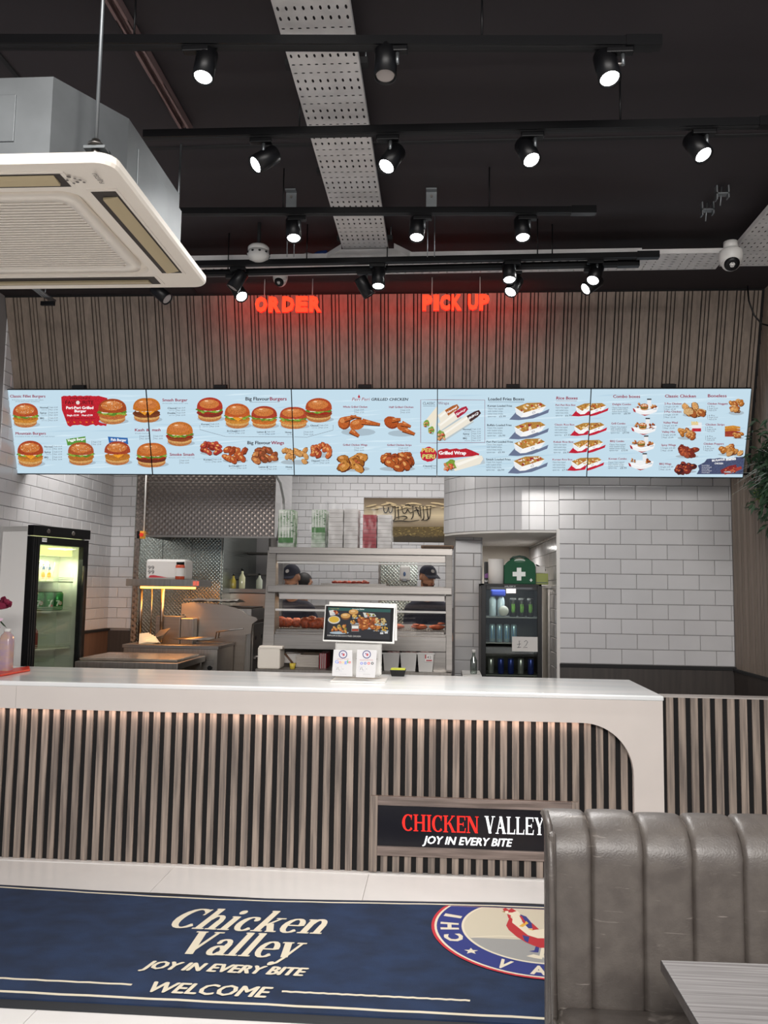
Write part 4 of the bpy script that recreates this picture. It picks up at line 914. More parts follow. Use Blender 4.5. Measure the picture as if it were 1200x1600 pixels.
def combo(p, cx, cy, w, seed, bunn=1):
    p.poly([(cx-w*.5, cy), (cx-w*.46, cy+w*.13), (cx-w*.02, cy+w*.30), (cx+w*.45, cy+w*.14), (cx+w*.52, cy-w*.06), (cx-.1*w, cy-w*.1)], 'f0f1f2')
    p.poly([(cx-w*.5, cy), (cx-w*.46, cy+w*.13), (cx-w*.37, cy+w*.165), (cx-w*.42, cy+.01*w)], 'b3242e'); p.poly([(cx-.02*w, cy+w*.30), (cx-w*.18, cy+w*.235), (cx, cy+w*.255), (cx+w*.2, cy+w*.235)], 'b3242e')
    p.rect(cx+w*.08, cy-w*.36, cx+w*.24, cy-w*.04, 'e8e9ea'); p.rect(cx+w*.07, cy-w*.39, cx+w*.25, cy-w*.34, '2a2d33')
    pile(p, cx-w*.3, cy-w*.12, w*.26, w*.2, n=5, seed=seed); pile(p, cx+w*.32, cy-w*.07, w*.3, w*.24, n=7, seed=seed+9)
    if bunn: burger(p, cx-w*.04, cy-w*.06, w*.34, w*.28, 'c98a4a' if bunn > 1 else 'b5541f', '8b4a1e', 1, 1, seed)
    p.line([(cx-w*.44, cy+w*.02), (cx-.02*w, cy+w*.14), (cx+w*.50, cy-w*.04)], 1.0, 'ffffff')
INK, RED = '2b2430', '9c2440'
def prices(p, x, y, nm, n=1, step=13.5):
    for k in range(n):
        q = nm[k]; yy = y+k*step
        if q: p.text(q, x, yy, len(q)*2.0, 2.6, INK, .03)
        p.rect(x+13, yy-3.4, x+13.35, yy+4.0, '44404a'); p.text('Single £%d.49' % (2+(k*3+int(x)) % 6), x+14.6, yy-.8, 13, 1.9, '55505c'); p.text('Meal  £%d.99' % (5+(k+int(y)) % 4), x+14.6, yy+3, 13, 1.9, '55505c')
        if q: p.text('with fries', x+2, yy+3, 9, 1.4, '77737c')
def blurb(p, x, y, wd, n, gap=5.6, price=None):
    wds = ['Classic fries topped', 'with loaded strips,', 'melted cheese drizzle,', 'signature mayo', 'and crispy onion', 'jalapenos & sauce']
    for k in range(n): p.text(wds[k % 6], x, y+k*gap, wd*(1 if k < n-1 else .55), 2.5, '55606c')
    if price: p.text(price, x+wd*.75, y+(n-1)*gap+.4, 10, 2.8, INK, .02)
def bg(p, x0, x1, xb0, xb1, seed):
    y0, y1 = 611, 742; p.poly([(x0, y0-6), (x1, y0-6), (xb1, y1+6), (xb0, y1+6)], 'c3dcea'); rg = random.Random(seed)
    for k in range(42):
        y = rg.uniform(616, 733); t_ = (y-y0)/(y1-y0); a_, b_ = x0+(xb0-x0)*t_+2, x1+(xb1-x1)*t_-2; xs = rg.uniform(a_, b_-30); xe = min(b_, xs+rg.uniform(25, 90)); sl = rg.uniform(-.10, -.02); ye = y+sl*(xe-xs)
        if ye < 614: continue
        p.poly([(xs, y), ((xs*2+xe)/3, (y*2+ye)/3-1.3), (xe, ye), ((xs+xe)/2, (y+ye)/2+1.2)], rg.choice(['cfe5f1', 'd4e9f4', 'b9d4e4', 'cae1ee']))
XT = [10, 228.3, 454.8, 683.7, 924.5, 1175]; XB = [26, 239.5, 460.8, 682.6, 915.3, 1160]
def draw(i, p):
    if i == 0:
        p.text('Classic Fillet Burgers', 16, 621, 55, 4.2, RED, .035); p.text('A boneless breast of chicken with lettuce', 19, 625.5, 49, 1.6, '66707a'); p.text('served with freshly toasted bun', 24, 628, 38, 1.6, '66707a')
        burger(p, 40, 649, 42, 40, 'b8502a', 'd08a35', 1, 1, 3); prices(p, 63, 638, ['Normal', 'Spicy', 'BBQ'], 3, 8.3)
        rg = p.rng; rg.seed(9); p.poly([(96, 620)]+[(100+i_*3, 619-1.5*rg.random()) for i_ in range(19)]+[(168, 622), (170, 655)]+[(166-i_*4, 662+rg.uniform(0, 4)+i_*.1) for i_ in range(16)]+[(97, 640)], 'c4202f')
        p.text("EVERYONE'S", 110, 624, 31, 3.4, '3a0f14', .01); p.text('FAVOURITE', 102.5, 631.5, 44, 5.6, '2c0c10', .01); p.ell(122, 629, 3, 3, 'ead7d2'); p.text('Peri-Peri Grilled', 104, 639, 42, 4.2, 'ffffff', .05); p.text('Burger', 117, 644, 18, 4, 'ffffff', .05)
        p.text('Single £5.99    Meal £7.99', 105, 650, 40, 2.5, 'ffffff', .04); p.text('5  HOT TIMES TO MAKE YOU', 104, 655, 45, 1.9, '3a0f14', .02)
        for k in range(5): p.ell(107+k*9.5, 659.5, 1.9, 1.1, 'e8762c', 7, .5)
        burger(p, 176, 643, 47, 42, 'a84a20', 'c06a3a', 1, 1, 5, red=0)
        burger(p, 226, 641, 38, 40, 'c97426', '7a3e22', 0, 0, 8, cheese=1)
        p.text('Mountain Burgers', 25, 679, 47, 4.2, RED, .035); p.text('A boneless breast of chicken with hash brown', 24, 682.5, 62, 1.5, '66707a')
        burger(p, 48, 709, 43, 43, 'ad4524', 'd08a35', 1, 1, 13, cheese=1); prices(p, 70, 699, ['Normal', 'Spicy', 'BBQ'], 3, 8.3)
        p.poly([(104, 686), (134, 681.5), (135, 692), (106, 696)], '5d9a3f'); p.text('Veggie Burger', 106, 690, 28, 4, 'ffffff', .04, 0, -1, -.12)
        p.poly([(169, 682), (200, 684), (201, 694), (171, 692)], '2f66a8'); p.text('Fish Burger', 174, 688.5, 24, 4, 'ffffff', .04, 0, -1, .04)
        prices(p, 131, 692, [''], 1); burger(p, 127, 709, 43, 38, 'b0552e', 'b5702e', 1, 1, 15); burger(p, 184, 708, 43, 39, 'a9462a', 'c27a2c', 1, 0, 16, cheese=1)
        p.text('Kash & S', 211.5, 673.5, 28, 4.2, RED, .04); p.text('Double beef patty', 212, 677.5, 24, 1.5, '66707a'); prices(p, 206, 683, [''], 1)
        burger(p, 235, 711, 44, 40, 'c4672a', '6e3020', 0, 1, 18, red=1)
    if i == 1:
        burger(p, 226+7, 641, 38, 40, 'c97426', '7a3e22', 0, 0, 8, cheese=1)
        p.text('Smash Burger', 254, 627, 39, 4.3, RED, .04); p.text('4oz beef patty, cheese, pickles, sauce', 254, 630.8, 40, 1.5, '66707a'); prices(p, 262, 639, ['Classic', 'Double'], 2, 7.6)
        p.text('mash', 238, 673.5, 13, 4.2, RED, .04); prices(p, 227, 683, [''], 1); burger(p, 281, 678, 44, 40, 'c9742e', '9a4a24', 0, 1, 21, red=1)
        burger(p, 240, 711, 44, 40, 'c4672a', '6e3020', 0, 1, 18, red=1); p.text('Smoke Smash', 265.5, 712, 38, 4.3, RED, .04); p.text('Beef patty, turkey rasher, onion rings', 264, 715.5, 40, 1.5, '66707a'); prices(p, 268, 721, [''], 1)
        burger(p, 328, 640, 43, 40, 'b33a26', '8a2f22', 0, 1, 23, red=1); burger(p, 371, 650, 42, 41, 'c45c26', 'd08a35', 0, 1, 24, cheese=1); burger(p, 413, 652, 43, 37, 'ad3e26', 'd0702a', 0, 1, 25); burger(p, 457, 653, 42, 36, 'b5482a', 'd98a45', 0, 1, 26)
        p.text('Big Flavour', 384, 625.5, 37, 5.2, INK, .035); p.text('Burgers', 422, 625.5, 26, 5.2, RED, .04); p.rect(391, 628, 437, 628.4, '6a6470')
        for x, y, q in ((315, 664, 'Korean'), (355, 674.5, 'Si-Chuan'), (402, 676, 'Lemon &'), (446, 676.5, 'Honey')): prices(p, x, y, [q], 1)
        p.line([(312.5, 664), (312.5, 671), (353, 682), (458, 682.6)], .45, '55505c')
        p.text('Big Flavour', 387, 694, 36, 5, INK, .035); p.text('Wings', 424, 694, 20, 5, RED, .04)
        pile(p, 330, 699, 34, 23, ['a8322a', 'b84434', '8c2820'], 15, 31); pile(p, 368, 710, 40, 25, ['b5522a', 'c2602e', '9a4020'], 17, 32); pile(p, 415, 711, 42, 25, ['b0623a', 'c27a48', '8c4a2a'], 15, 33); pile(p, 456, 712, 34, 26, ['d29a5a', 'c88a4a'], 12, 34)
        for x, y, q in ((319, 719, 'Korean'), (358, 729, 'Si-Chuan'), (405, 730.5, 'Lemon &'), (447, 730.5, 'Honey')): prices(p, x, y, [q], 1)
    if i == 2:
        burger(p, 461, 653, 42, 36, 'b5482a', 'd98a45', 0, 1, 26); burger(p, 498, 641, 44, 40, 'b44a22', '9a4a24', 0, 1, 28, red=1); prices(p, 485, 666, ['Glazed'], 1); prices(p, 449+13, 676.5, [''], 1)
        p.line([(460, 682.6), (480, 683), (520.5, 672), (520.5, 664)], .45, '55505c'); pile(p, 468, 712, 32, 27, ['d29a5a', 'c88a4a'], 12, 35); pile(p, 501, 701, 38, 27, ['c25a32', 'a8442a', 'cc6a3a'], 15, 36); prices(p, 487, 721, ['Dipped'], 1)
        p.text('Peri Peri', 550, 626, 27, 5, 'a8323c', .01, .25); p.poly([(559, 620.5), (561, 616), (563, 620.5), (561, 622)], 'c02030'); p.text('GRILLED CHICKEN', 580, 625.8, 57, 4.2, INK, .035, .2)
        for x, y, q in ((536, 637, 'Whole Grilled Chicken'), (608, 637.3, 'Half Grilled Chicken'), (536, 696.3, 'Grilled Chicken Wings'), (605, 696.5, 'Grilled Chicken Strips')): p.text(q, x, y, 38, 2.9, RED, .035); prices(p, x+5, y+5, [''], 1)
        c_ = ['c46a2c', 'b8581f', 'd07a38']
        def leg(x0, y0, x1, y1, w0, w1): p.line([(x0, y0+.8), ((x0+x1)/2, (y0+y1)/2+.8), (x1, y1+.8)], [w0+1.4, (w0+w1)/2+1.4, w1+1], '5e2a12'); p.line([(x0, y0), ((x0+x1)/2, (y0+y1)/2), (x1, y1)], [w0, (w0+w1)/2, w1], 'c0622a'); p.ell((x0*2+x1)/3, (y0*2+y1)/3-1.2, w0*.4, w0*.16, 'e0945a', 8, math.atan2(y1-y0, x1-x0))
        p.ell(560, 675, 27, 6, 'a9bcc8'); p.ell(538, 661, 9.5, 10, '8c3f18', 16, .5, .05); p.ell(537, 660, 8.6, 9, 'c06028', 16, .5, .06); p.ell(535, 657, 4, 4, 'dc8c50', 10)
        leg(538, 655, 557, 650, 8, 4); leg(548, 672, 561, 681, 9, 4); p.ell(558, 663, 12, 8.5, 'c4682c', 16, -.25, .05); p.ell(556, 660, 6, 3, 'dd9052', 10, -.25); leg(566, 658, 594, 663, 9, 3.5); leg(548, 650, 565, 653, 4, 1.5)
        p.ell(628, 677, 22, 5, 'a9bcc8'); p.ell(612, 660, 12, 9.5, '8c3518', 16, .4, .05); p.ell(611, 659, 11, 8.5, 'b5521f', 16, .4, .06); leg(612, 656, 626, 655, 7, 4); p.ell(629, 667, 9, 6.5, 'c0622a', 14, .4, .05); leg(628, 661, 642, 666, 8, 3); leg(630, 670, 648, 678, 8, 3.5)
        pile(p, 553, 721, 50, 30, ['b8742c', 'a0601f', 'c8863c'], 17, 41, .17); pile(p, 621, 722, 56, 27, ['a84e20', 'b85c26', '98401a'], 17, 42, .15)
        p.line([(683, 624.5), (657.3, 624.5), (657.3, 691.5), (683, 691.8)], .7, '8a2f48'); p.text('CLASSIC', 660.5, 632, 19, 4.2, INK, 0, .1); p.rect(661, 634, 680, 634.4, INK)
        for x0, y0, x1, y1 in ((668, 662, 700, 640), (676, 672, 712, 646)): p.line([(x0, y0), (x1, y1)], [12, 13], 'ece3cf'); p.ell(x0-2, y0, 5, 6, '7fa848', 12, 0, .2); pile(p, x0-2, y0+1, 8, 8, ['d08a5a', 'c84a3a', 'd8c070'], 7, 5, .2)
        p.ell(669.5, 709.5, 13, 11.5, 'c81f38', 26, 0, .06); p.text('PERI', 659, 706, 19, 6, 'e8cf6a', .05, .1); p.text('PERI', 660, 716, 19, 6.5, 'd9e07a', .05, .1); prices(p, 661, 729, ['Classic'], 1)
    if i == 3:
        p.line([(683.5, 624.5), (757.5, 625), (757.5, 691.5), (683.5, 691.5)], .7, '8a2f48'); p.text('Wraps', 684.5, 632, 17, 4.6, '7c3c58', 0)
        for x0, y0, x1, y1, c_, q in ((672, 662, 702, 643, 'b5652e', 'Normal'), (678, 672, 716, 646, 'b52440', 'Spicy'), (692, 680, 736, 652, '4a3030', 'BBQ')):
            xs = max(x0, 684.5); ys = y0+(y1-y0)*(xs-x0)/(x1-x0); p.line([(xs+1, ys+2), (x1+1, y1+2)], [14, 13], 'b8c4c8'); p.line([(xs, ys), (x1, y1)], [13, 13], 'ece5d6'); p.line([(xs+3, ys-3), (x1, y1-3.4)], [3, 3], 'f8f4ea')
            d_ = (x1-x0, y1-y0); p.line([(x1-4, y1+2.6), (x1+8, y1-5), (x1+14, y1-9)], [11, 10, 6], c_); p.text(q, x1-3.5, y1+3.6, 15, 3.6, 'ffffff', .04, 0, -1, -.60)
        p.ell(689, 680, 6.5, 7.5, '7fa848', 14, 0, .2); pile(p, 689, 682, 13, 12, ['d08a5a', 'c84a3a', 'e0b090'], 10, 5, .2)
        prices(p, 723.5, 672, ['Normal', 'Spicy', 'BBQ'], 3, 7)
        p.poly([(684, 704)]+[(688+k*5, 702-(k % 3)*.8) for k in range(9)]+[(738, 704), (749, 709), (748, 712), (684, 717)], 'c0202f'); p.text('Grilled Wrap', 686, 710, 42, 5.2, 'ffffff', .055)
        p.poly([(705, 736), (758, 724), (756, 716), (752, 711)], 'b8c6ce'); p.poly([(702, 722), (745, 711), (753, 712), (755, 717), (750, 725), (711, 736)], 'ece5d6'); p.poly([(712, 724), (745, 713), (750, 714), (716, 728)], 'f8f4ea')
        p.ell(703, 727, 9.5, 9, '7fa23c', 16, 0, .25); pile(p, 701, 729, 17, 13, ['e0a080', 'd85a3a', 'c87a4a'], 11, 6, .18)
        p.text('Loaded Fries Boxes', 763, 625.5, 56, 4.6, INK, .035); p.rect(763, 627.7, 818, 628.1, INK)
        for k, (q, y) in enumerate((('Korean Loaded Fries', 635.5), ('Buffalo Loaded Fries', 665.5), ('Peri Peri Loaded Fries', 691.5), ('Smash Loaded Fries', 719))):
            x = 762-k*.8; p.text(q, x, y, 38+(k == 2)*3, 3, INK, .03); blurb(p, x, y+4, 24, 4, 4, '£%d.99' % (5+k % 2)); fbox(p, 828-k*.8, y+5, 49, '68738e', ['d8a04a', 'c8642a', 'e8c88a', 'b03a2a', 'ece0cc'] if k % 2 == 0 else ['b0343a', '9a2430', 'd8a04a', 'f0e6da'], 60+k)
        p.text('Rice Boxes', 869, 624, 33, 4.6, RED, .04, .1); p.rect(869, 626.2, 901, 626.6, RED)
        for k, (q, y) in enumerate((('Peri Peri Rice Box', 634), ('Classic Rice Box', 664.5), ('Kebab Rice Box', 691.5), ('Korean Rice Box', 719))):
            x = 868-k*1.6; p.text(q, x, y, 31, 2.8, RED, .03); blurb(p, x, y+4, 20, 4, 4, '£%d.99' % (6+k % 2)); fbox(p, 917-k*2.3, y+4.5, 37, 'c81f38', ['d8a04a', 'c8642a', 'f0e0b0', 'e8c88a'], 70+k)
    if i == 4:
        for k, y in enumerate((634, 664.5, 691.5, 719)): fbox(p, 928-k*2.3, y+4.5, 37, 'c81f38', ['d8a04a', 'c8642a', 'f0e0b0', '9a3a2a'], 80+k)
        for q, x, y, wd in (('Combo boxes', 958, 621.5, 42), ('Classic Chicken', 1039, 621, 48), ('Boneless', 1106, 620.5, 29)): p.text(q, x, y, wd, 4.6, RED, .04)
        for k, (q, y, wd) in enumerate((('Delight Combo', 633, 29), ('Grill Combo', 663, 22), ('BBQ Combo', 690.5, 22), ('Korean Combo', 718, 28))):
            x = 957-k*2; p.text(q, x, y, wd, 3, RED, .03); blurb(p, x-1, y+5, 25, 4, 3, '£%d.99' % (8+k % 3)); combo(p, 1008-k*2.4, y+5, 39, 90+k, [1, 1, 2, 0][k])
        for q, x, y in (('2 Pcs Chicken', 1038, 632), ('3 Pcs Chicken', 1037.5, 644.5), ('Valley Meal', 1036, 661.5), ('Valley Mix', 1034, 676), ('Spicy Wings', 1033, 696.5), ('BBQ Wings', 1030, 726)):
            p.text(q, x, y, len(q)*2.05, 3, RED, .035); p.rect(x-.5, y+1.5, x-.2, y+9, '44404a'); p.text('Single £%d.49' % (2+int(x) % 4), x+1.5, y+4.4, 20, 2.2, '55505c'); p.text('Meal  £5.49', x+1.5, y+8.4, 16, 2.2, '55505c')
        g_ = ['c88a4a', 'b8702c', 'a85a2a', 'd8a468']; rd = ['8c3626', '7a2a20', 'a04a32']
        pile(p, 1083, 640, 34, 22, g_, 12, 51, .2); p.ell(1075, 643, 8, 5, 'd8b07a', 12, 0, .08); pile(p, 1073, 677, 30, 19, g_, 13, 52); p.rect(1080, 660, 1096, 671, 'e6e8ec'); p.rect(1081, 669, 1095, 674, 'c0283a')
        for k in range(6): p.rect(1080+k*1.8, 658+k % 2, 1081.2+k*1.8, 664, 'f0c84a')
        pile(p, 1073, 706, 36, 18, rd, 14, 53); pile(p, 1071, 731, 34, 15, ['5e2026', '7a2a28', '481a1e'], 16, 54)
        for q, x, y in (('Chicken Nuggets', 1105, 632), ('Chicken Strips', 1102, 664.5), ('Chicken Poppers', 1099, 694.5)):
            p.text(q, x, y, len(q)*2.1, 3, RED, .035)
            for e in ((0, 14) if y < 690 else (0,)):
                p.rect(x-.3, y+e+2, x, y+e+9, '44404a'); p.text('6 Pcs', x+2, y+e+4, 9, 2.2, '44404a', .02); p.text('Single £3.49', x+2, y+e+7, 14, 2, '55505c'); p.text('Meal £5.99', x+2, y+e+10, 12, 2, '55505c')
        pile(p, 1150, 635, 24, 26, g_, 15, 55, .18); 
        for k in range(4): p.line([(1132, 668+k*4), (1145, 667+k*4.2), (1156, 668+k*4)], [4, 5, 3], ['d8943a', 'c87a2c', '9a3a2c', 'a8442f'][k])
        pile(p, 1153, 680, 17, 11, g_, 7, 56, .2); pile(p, 1141, 703, 40, 18, g_, 15, 57, .13)
        rg = random.Random(4); p.poly([(1088, 740.5), (1092, 733), (1090, 727), (1100, 722)]+[(1104+k*5, 717.5-k*.35+rg.uniform(-1.2, 1)) for k in range(12)]+[(1162.5, 713), (1160, 740.5)], '4c5474')
        p.text('BIG FLAVOUR', 1112, 721, 20, 3.2, 'ffffff', .04, 0, -1, -.1); p.text('minis', 1134, 719.5, 15, 5, 'ffffff', .05, 0, -1, -.1); p.text('CHICKEN', 1116, 725, 13, 2.6, 'ffffff', .03)
        for k in range(5): p.text('Korean & Dipped', 1096, 727.5+k*2.8, 12+3*(k % 2), 1.8, 'e8e8f0', .02)
        p.line([(1126, 737), (1140, 731), (1150, 728)], [6, 7.5, 5], '8c2f30'); p.line([(1131, 739), (1145, 735), (1158, 730)], [5, 6.5, 4], 'a8423a'); pile(p, 1140, 734, 20, 8, ['b84c40', 'a03a34', 'd08070'], 8, 59, .1)
SB = [PN((a+b)/2, 676, S0, SN).x for a, b in zip(XT, XB)]
for i in range(5):
    x0, x1 = SB[i], SB[i+1]; q = Vector(((x0+x1)/2, S0.y, S0.z))
    t = thing('menu_screen', ['menu screen with classic fillet and mountain burgers, first from the left', 'menu screen with smash and big flavour burgers, second from the left', 'middle menu screen with grilled chicken', 'menu screen with wraps, loaded fries and rice boxes', 'menu screen with combo boxes and boneless chicken, at the right wall'][i], 'screen', q, 'menu screens in a row')
    def cb(a, b, e0, e1, d0, d1):
        return [Vector((x_, S0.y, S0.z))+SD*e+SN*d_ for x_ in (a, b) for e in (e0, e1) for d_ in (d0, d1)]
    BF = [(0, 1, 3, 2), (4, 6, 7, 5), (0, 4, 5, 1), (2, 3, 7, 6), (0, 2, 6, 4), (1, 5, 7, 3)]
    M().add(cb(x0+.002, x1-.002, -.006, slen+.006, -.04, -.001), BF).build('casing', black, t)
    m = M()
    for a in ((x0+.0008, x0+.003, 0, slen), (x1-.003, x1-.0008, 0, slen), (x0+.0015, x1-.0015, -.006, 0), (x0+.0015, x1-.0015, slen, slen+.006)): m.add(cb(*a, -.002, .0125), BF)
    m.build('bezel', black, t)
    m = M(); m.add(cb((x0+x1)/2-.05, (x0+x1)/2+.05, slen-.1, slen+.03, -.09, -.04), BF); m.build('wall_bracket', blackm, t)
    p = Painter(smap); bg(p, XT[i]-6, XT[i+1]+6, XB[i]-6, XB[i+1]+6, i)
    draw(i, p)
    # keep the picture inside its own screen
    a_, b_ = x0+.003, x1-.003; top_ = slen
    for k, v in enumerate(p.v):
        v.x = min(max(v.x, a_), b_); e = (v-S0).dot(SD); e2 = min(max(e, .001), top_-.001); v += SD*(e2-e)
    # all print layers lie within one centimetre
    ml = max((v-S0).dot(SN) for v in p.v)
    for v in p.v:
        dd = (v-S0).dot(SN); v -= SN*(dd-.0015-.0085*dd/ml)
    p.build('picture', scrm, t)
# ================================================================ kitchen
ZF = .12
ORD = ['first', 'second', 'third', 'fourth', 'fifth', 'sixth', 'seventh', 'eighth', 'ninth']
# ---- tall display fridge on the left
N0 = Vector((-3.125, 6.16, ZF)); tx = Vector((.2, .62, 0)).normalized(); ang = math.atan2(tx.y, tx.x); FWD, FDP = .62, .33
ztop = P(60, 822, 6.3).z
FM = Matrix.Translation(N0) @ Matrix.Rotation(ang, 4, 'Z'); FH = ztop-ZF
fr = thing('display_fridge', 'tall white drinks display fridge with a black framed glass door, at the left wall', 'fridge', N0)
def fb(m, *a): return m.box(*a, T=FM)
m = M()
for a in ((0, FWD, FDP-.03, FDP, 0, FH-.01), (0, .03, .05, FDP, 0, FH-.01), (FWD-.03, FWD, .05, FDP, 0, FH-.01), (0, FWD, .05, FDP, 0, .10), (0, FWD, .05, FDP, FH-.05, FH-.01)): fb(m, *a)
m.build('cabinet', mat('fridge_white', 'efedea', .35), fr)
fb(M(), .03, FWD-.03, .035+.25-.01, .29, .1, FH-.12).build('inner_liner', mat('fridge_liner', 'dfe3d8', .5), fr)
fb(M(), .0, FWD+.004, -.012, .05, FH-.078, FH).build('header', black, fr, bevel=.004)
for e in (.15, .42): M().lathe([(.016, 0), (.018, .003), (.012, .004)], FM @ Vector((e, -.012, FH-.04)), FM.to_3x3() @ Vector((0, -1, 0)), 16).build('lock_ring', steel, fr)
dr = fb(M(), .0, .085, 0, .048, .02, FH-.086); fb(dr, FWD-.06, FWD, 0, .048, .02, FH-.086); fb(dr, .085, FWD-.06, 0, .048, FH-.145, FH-.086); fb(dr, .085, FWD-.06, 0, .048, .02, .16)
dr = dr.build('door', black, fr)
for k in range(3): fb(M(), .012+k*.022, .020+k*.022, -.006, 0, .03, FH-.09).build('rib', blackm, dr)
fb(M(), .085, FWD-.06, .02, .024, .16, FH-.145).build('glass', fglass, dr)
fb(M(), FWD-.075, FWD-.060, -.03, -.012, .7, FH-.3).build('handle', mat('dark_chrome', '55504e', .2, .9), dr)
pq = Painter(lambda x, y, l: FM @ Vector((x, -.0010-.0003*l, y)))
pq.rect(.10, FH-.125, .15, FH-.095, 'e8e8e8'); pq.text('Tefcold', .103, FH-.115, .044, .012, '222222', .02, 0, 1); pq.build('maker_plate', paint, dr)
fb(M(), .06, FWD-.12, .06, .12, FH-.225, FH-.15).build('light_box', mat('fridge_lamp', 'eff2a0', emit=1.6), fr)
lg = bpy.data.lights.new('fridge_lamp', 'AREA'); lg.size = .4; lg.shape = 'RECTANGLE'; lg.size_y = .1; lg.energy = 3.6; lg.color = (.93, 1, .72)
lo = bpy.data.objects.new('fridge_lamp', lg); COL.objects.link(lo); lo.location = FM @ Vector((.3, .12, FH-.24)); lo.rotation_euler = (0, 0, ang)
def fz(py): return P(85, py, 6.38).z-ZF
shz = [fz(908), fz(955), fz(1014)]
shm = mat('cream_shelf', 'dfe2cf', .5)
for z in shz+[.62, .35]:
    sh = fb(M(), .035, FWD-.10, .055, .28, z-.012, z).build('shelf', shm, fr)
    for k in range(2): fb(M(), .035, FWD-.10, .052, .056, z+.012+k*.014, z+.016+k*.014).build('shelf_rail', shm, sh)
for k in range(14): fb(M(), .06, FWD-.14, .265, .276, .25+k*.09, .27+k*.09).build('liner_rib', shm, fr)
pq = Painter(lambda x, y, l: FM @ Vector((x, .2735-.0004*l, y)))
for a, b in ((.33, .075), (.38, .075), (.33, .105), (.38, .105)): pq.ell(a, FH-.30-b, .016, .006, '39402f', 8, .4)
pq.build('sticker', paint, fr)
# drinks inside
pack = mat('snack_pack', 'c9c4b4', .3); can_g = mat('green_can', '2f9440', .25, .4)
def fput(e, dd, z): return FM @ Vector((e, dd, z))
pw_ = None
for k in range(4):
    c = fput(.13+k*.075, .15+.01*k, shz[0]+.002); t = thing('drink_pouch', ['foil juice pouch, %s on the top shelf of the tall fridge' % q for q in ('leftmost', 'second from the left', 'third from the left', 'rightmost')][k], 'pouch', c, 'foil pouches in the tall fridge')
    A_ = tx*.037; h = .17-.004*k
    m = M(); m.add([c-A_, c+A_, c+A_*.9+Vector((0, 0, h*.6)), c+A_*.15+Vector((0, 0, h)), c-A_*.15+Vector((0, 0, h)), c-A_*.9+Vector((0, 0, h*.6))], [(0, 1, 2, 3, 4, 5)]); D_ = Vector((tx.y, -tx.x, 0))*.02
    o = len(m.v); m.add([v+D_*(1 if i < 2 else .7 if i in (2, 5) else .1) for i, v in enumerate(m.v[:6])], [(0, 1, 2, 3, 4, 5)]); m.add([], []); m.f += [(i, (i+1) % 6, 6+(i+1) % 6, 6+i) for i in range(6)]; m.s += [False]*6
    m.build('foil', pack, t)
    pp = Painter(lambda x, y, l, c=c: c+tx*x+Vector((0, 0, y))+Vector((tx.y, -tx.x, 0))*(.021-.010*max(0, y-.09)/.08+.0004*l))
    pp.ell(.004, .045, .02, .026, 'e08a2c', 12); pp.rect(-.024, .09, .022, .115, '2c3f66'); pp.rect(-.014, .12, .012, .135, '3d3a38'); pp.build('print', paint, t)
    a = c+tx*.03+Vector((tx.y, -tx.x, 0))*.03; M().tube([a+Vector((0, 0, .0)), a+Vector((0, 0, .15))-tx*-.02], .0035, 6).build('straw', mat('pale_straw', 'e8dc9a', .4), t)
def can(c, mt, label, group, r=.033, h=.115, nm='drink_can', pr=None, top=steel):
    t = thing(nm, label, 'can', c, group)
    M().lathe([(r*.8, 0), (r, .008), (r, h-.016), (r*.8, h-.003)], c, (0, 0, 1), 20).build('body', mt, t)
    M().lathe([(r*.8, h-.003), (r*.82, h), (r*.74, h-.002)], c, (0, 0, 1), 20).build('lid', top, t)
    if pr:
        p_ = Painter(lambda x, y, l: c+Vector((math.sin(x/r-pr[1])*(r+.0004*l), -math.cos(x/r-pr[1])*(r+.0004*l), y))); pr[0](p_); p_.build('print', paint, t)
    return t
def seven(k):
    def f(p):
        if k % 2: p.ell(.004, .058, .017, .017, 'd8303a', 16); p.ell(.004, .058, .013, .013, 'e6efe2', 14); p.text('UP', -.006, .053, .02, .010, 'c02a34', .04, 0, 1); p.text('7', -.026, .035, .022, .045, 'e9efe4', .06, 0, 1)
        else: p.text('7', -.016, .030, .034, .055, 'e9efe4', .07, 0, 1); p.ell(.012, .038, .009, .009, 'c8303a', 12)
    return f
for k in range(4): can(fput(.135+k*.103, .14, shz[1]+.001), can_g, 'green lemonade can, %s in the row on the middle shelf' % ('leftmost', 'second from the left', 'third from the left', 'rightmost')[k], 'green cans in the tall fridge', r=.045, h=.15, pr=(seven(k), -.9))
pink = mat('red_drink', '9c4a44', .2)
for k in range(2):
    c = fput(.12+k*.07, .12, shz[2]+.001); t = thing('drink_bottle', 'red drink bottle on the lower shelf, %s of two' % ('left', 'right')[k], 'bottle', c, 'red bottles in the tall fridge')
    M().lathe([(.03, 0), (.032, .01), (.032, .12), (.026, .14), (.013, .16), (.013, .175)], c, (0, 0, 1), 18).build('body', pink, t); M().lathe([(.015, .175), (.015, .195)], c, (0, 0, 1), 14).build('cap', mat('dark_red_cap', '6a2522', .4), t)
for k in range(4): can(fput(.12+k*.08, .12, .62), mat('black_can', '1a1719', .3, .3), 'dark can in the bottom row of the tall fridge, %s from the left' % ORD[k], 'dark cans at the bottom of the tall fridge', r=.033, h=.14)

